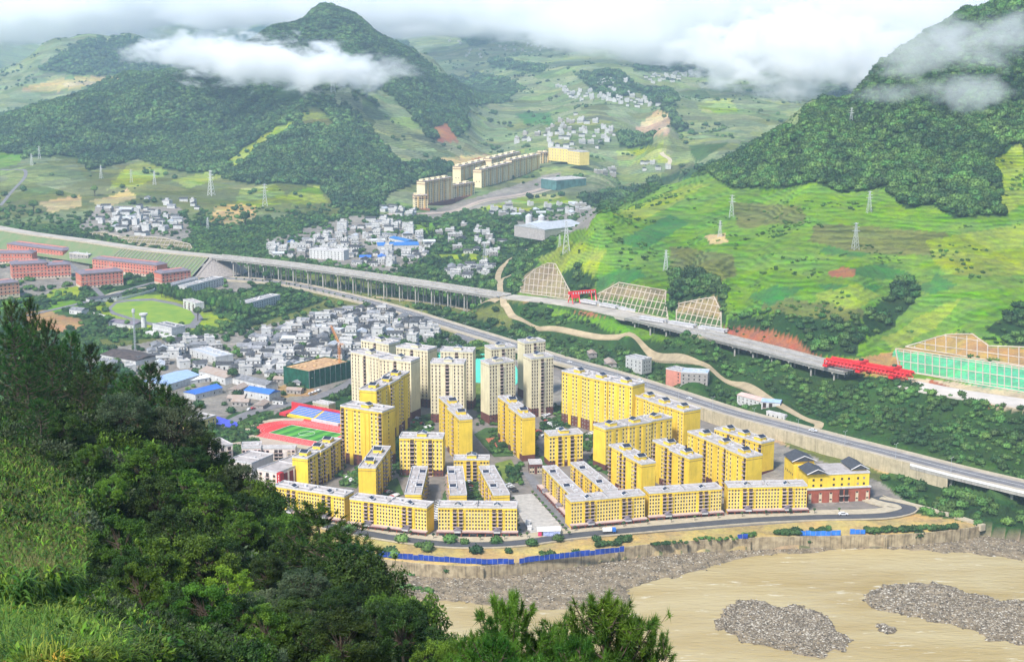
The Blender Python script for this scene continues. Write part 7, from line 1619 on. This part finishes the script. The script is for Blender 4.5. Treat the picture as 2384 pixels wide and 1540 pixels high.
def near_pts(poly, n, seed):
    rnd = random.Random(seed); xs = [p[0] for p in poly]; ys_ = [p[1] for p in poly]; out = []
    while len(out) < n:
        x, y = rnd.uniform(min(xs), max(xs)), rnd.uniform(min(ys_), max(ys_))
        if bool(inpoly(np.array([x]), np.array([y]), poly)[0]):
            p = hit(x, y, 9)
            if p.y < 420: out.append(tuple(p))
            else: out.append((p.x, p.y, -400))
    return [p for p in out if p[2] > -300]
CORNP = [(-40,1055),(60,1085),(150,1140),(205,1215),(215,1330),(180,1420),(60,1450),(-40,1440)]
def inC(p, poly): x, y = proj(*p); return bool(inpoly(np.array([float(x)]), np.array([float(y)]), poly)[0])
q = near_pts([(-60,820),(120,860),(300,930),(440,1010),(570,1110),(700,1230),(860,1380),(1060,1540),(250,1560),(200,1440),(210,1250),(140,1130),(-60,1060)], 4200, 3)
scatter('undergrowth', 'tangled dark shrubs and creepers covering the near hillside', q, [random.Random(i).uniform(.45, 1.25)*min(1.2, .5+p[1]/250) for i, p in enumerate(q)], UND, 'undergrowth', tilt=.35)
q = []
rnd = random.Random(4)
for _ in range(2600):
    Y = rnd.uniform(120, 330); X = rnd.uniform(-.36, .02)*Y; q.append((X, Y, gz(X, Y)-.3))
scatter('undergrowth', 'shrubs on the far flank of the near hillside', q, [rnd.uniform(1.0, 2.6) for _ in q], UND, 'undergrowth', tilt=.3)
def blade(base, a, L_, w_, rise, curl, n=5):
    V = []; Fq = []
    for k in range(n+1):
        t = k/n; r = L_*t; z = rise*math.sin(min(1, t*1.1)*1.7)*L_-curl*t*t*L_; c = Vector((math.cos(a)*r*.8, math.sin(a)*r*.8, z))+Vector(base); s = Vector((-math.sin(a), math.cos(a), 0))*w_*(1-t**2.2)*.5; V += [tuple(c-s), tuple(c+s)]
    for k in range(n): Fq.append((2*k, 2*k+1, 2*k+3, 2*k+2))
    return V, Fq
def corn(seed, mm):
    rnd = random.Random(seed); mb = MB(); mb.mi = 0; H_ = rnd.uniform(1.9, 2.4); mb.bar((0,0,0), (0,0,H_), .02, .01, n=4)
    for k in range(10):
        z = H_*(.2+.075*k); V, Fq = blade((0,0,z), k*math.pi+rnd.uniform(-.5,.5)+seed, rnd.uniform(.75, 1.1), .12, .55, .8); mb.add(V, Fq)
    mb.mi = 1
    for k in range(4): a = k*1.6; mb.bar((0,0,H_), (math.cos(a)*.10, math.sin(a)*.10, H_+.28), .008, .005, n=3)
    me = bpy.data.meshes.new('corn_shape'); me.from_pydata(mb.v, [], mb.f); me.materials.append(mm); me.materials.append(TASS); me.polygons.foreach_set('material_index', mb.m); return bpy.data.objects.new('corn_shape', me)
CC = proto_col('corn shapes', [corn(1, CORNM), corn(2, CORNM), corn(3, CORNM), corn(5, LV_M), corn(6, LV_M), corn(7, LV_L)]); q = near_pts(CORNP, 2900, 5)
scatter('corn', 'ripening corn with pale tassels on the slope at the left edge', q, [random.Random(i).uniform(.75, 1.15) for i in range(len(q))], CC, 'corn', tilt=.14)
def grass_clump(seed, mm, L_=.9, n=26, w_=.035):
    rnd = random.Random(seed); mb = MB()
    for k in range(n): V, Fq = blade((rnd.uniform(-.12,.12), rnd.uniform(-.12,.12), 0), rnd.uniform(0, 6.28), L_*rnd.uniform(.5, 1.1), w_, 1.0, .55, 4); mb.add(V, Fq)
    me = bpy.data.meshes.new('grass_shape'); me.from_pydata(mb.v, [], mb.f); me.materials.append(mm); return bpy.data.objects.new('grass_shape', me)
GRS = leafmat('grass blade', (.08,.16,.015), (.21,.27,.035), .9, .2, .3)
ORG = leafmat('orange bracken', (.30,.17,.02), (.42,.28,.04), .9, .2, .3)
GC = proto_col('grass shapes', [grass_clump(1, GRS), grass_clump(2, GRS, .7), grass_clump(3, CORNM, 1.1), grass_clump(4, ORG, .6), grass_clump(5, GRS, .8), leafball(8, 220, .5, .14, LV_L)]); q = near_pts([(-60,1400),(40,1440),(180,1450),(260,1500),(360,1560),(-60,1570)], 4200, 6)
scatter('grass', 'yellow and orange grass and herbs in the bottom left corner', q, [random.Random(i).uniform(.45, 1.15) for i in range(len(q))], GC, 'grass', tilt=.3)
q = near_pts([(-40,1020),(140,1100),(330,1130),(340,1300),(300,1450),(420,1560),(200,1560),(-40,1450)], 900, 7)
scatter('herbs', 'light green weeds and saplings round the corn', q, [random.Random(i).uniform(.7, 1.5) for i in range(len(q))], proto_col('herb shapes', [leafball(11, 260, .6, .15, LV_L), leafball(12, 400, .7, .16, LV_M), grass_clump(13, GRS, 1.0)]), 'herbs', tilt=.3)
# ---------------------------------------------------------------- clouds and haze
def cloudmat(name, dens, nscale, thr, sq=1.0, col=(1,1,1)):
    m = bpy.data.materials.new(name); m.use_nodes = True; nt = m.node_tree; N, L = nt.nodes, nt.links
    N.remove(N['Principled BSDF']); v = N.new('ShaderNodeVolumePrincipled')
    v.inputs['Color'].default_value = (*col, 1); v.inputs['Anisotropy'].default_value = 0.0
    tc = N.new('ShaderNodeTexCoord'); geo = N.new('ShaderNodeNewGeometry')
    ln = N.new('ShaderNodeVectorMath'); ln.operation = 'LENGTH'; L.new(tc.outputs['Object'], ln.inputs[0])
    fo = N.new('ShaderNodeMapRange'); fo.inputs[1].default_value = 1.0; fo.inputs[2].default_value = .25
    L.new(ln.outputs['Value'], fo.inputs[0])
    mp = N.new('ShaderNodeMapping'); mp.inputs['Scale'].default_value = (1, .6, sq)
    L.new(geo.outputs['Position'], mp.inputs['Vector'])
    n = N.new('ShaderNodeTexNoise'); n.inputs['Scale'].default_value = nscale; n.inputs['Detail'].default_value = 7; n.inputs['Roughness'].default_value = .62
    n.inputs['Distortion'].default_value = .3
    L.new(mp.outputs['Vector'], n.inputs['Vector'])
    nn = N.new('ShaderNodeMath'); nn.operation = 'MULTIPLY_ADD'; nn.inputs[1].default_value = 1.9; nn.inputs[2].default_value = -.45; L.new(n.outputs['Fac'], nn.inputs[0])
    a = N.new('ShaderNodeMath'); a.operation = 'MULTIPLY_ADD'; a.inputs[1].default_value = .75; L.new(fo.outputs[0], a.inputs[0]); L.new(nn.outputs[0], a.inputs[2])
    r = N.new('ShaderNodeMapRange'); r.inputs[1].default_value = thr; r.inputs[2].default_value = thr+.30; r.inputs[3].default_value = 0; r.inputs[4].default_value = dens
    L.new(a.outputs[0], r.inputs[0]); L.new(r.outputs[0], v.inputs['Density']); L.new(v.outputs[0], N['Material Output'].inputs['Volume'])
    return m
def ico(rx, sub=3):
    bm = bmesh.new(); bmesh.ops.create_icosphere(bm, subdivisions=sub, radius=1)
    me = bpy.data.meshes.new('cloud'); bm.to_mesh(me); bm.free(); return me
CM = cloudmat('cloud near', .030, .015, .80, 1.7)
CT = cloudmat('mist', .011, .018, .86, 1.6)
CF = cloudmat('cloud far', .012, .0028, .66, 1.8)
def cloud(x, y, Y, rx, ry, rz, label, m=CM, tilt=0):
    "ellipsoid of cloud centred where the photo shows it, at distance Y"
    me = ico(1); me.materials.append(m); o = bpy.data.objects.new('cloud', me); COL.objects.link(o)
    o.location = PY(x, y, Y); o.scale = (rx, ry, rz); o.rotation_euler = (0, tilt, 0)
    tag(o, label, 'cloud', 'clouds drifting over the hills', 'stuff'); return o
cloud(640, 148, 3120, 330, 150, 74, 'white wisp of cloud lying across the wooded mountain on the left', tilt=R(5))
cloud(450, 128, 3300, 210, 130, 55, 'thin cloud trailing left from the wisp on the wooded mountain')
cloud(880, 165, 3050, 130, 90, 45, 'faint tail of cloud at the right end of the wisp', CT)
cloud(2170, 110, 1800, 230, 90, 50, 'grey white mist rolling over the upper woods of the right hill', CT, tilt=R(-8))
cloud(1890, 120, 2650, 330, 200, 105, 'white cloud pressed against the left flank of the right hill')
cloud(2230, 215, 1600, 160, 60, 28, 'torn shreds of mist on the dark woods of the right hill', CT)
cloud(60, 40, 7400, 1300, 700, 170, 'big white cloud over the far left hills', CF)
cloud(420, 5, 7000, 900, 600, 130, 'white cloud above the blue gap between the left hills', CF)
cloud(760, 15, 5800, 800, 500, 110, 'white cloud behind the peak of the wooded mountain', CF)
cloud(1250, 30, 6500, 1500, 700, 140, 'long bank of white cloud closing off the head of the valley', CF)
cloud(1700, 60, 5300, 900, 600, 150, 'broad white cloud left of the right hill', CF)
cloud(2150, 20, 4300, 900, 600, 230, 'deep white cloud behind the right hill', CF)
hz = MB(); hz.box(-5600, -60, -42, 5600, 12700, 1250)
m = bpy.data.materials.new('haze'); m.use_nodes = True; nt_ = m.node_tree; nt_.nodes.remove(nt_.nodes['Principled BSDF'])
v = nt_.nodes.new('ShaderNodeVolumePrincipled'); v.inputs['Color'].default_value = (.58, .80, 1.0, 1); v.inputs['Density'].default_value = .000072
v.inputs['Anisotropy'].default_value = .0
nt_.links.new(v.outputs[0], nt_.nodes['Material Output'].inputs['Volume'])
tag(hz.build('haze', m), 'thin pale haze filling the valley air', 'haze', kind='stuff')
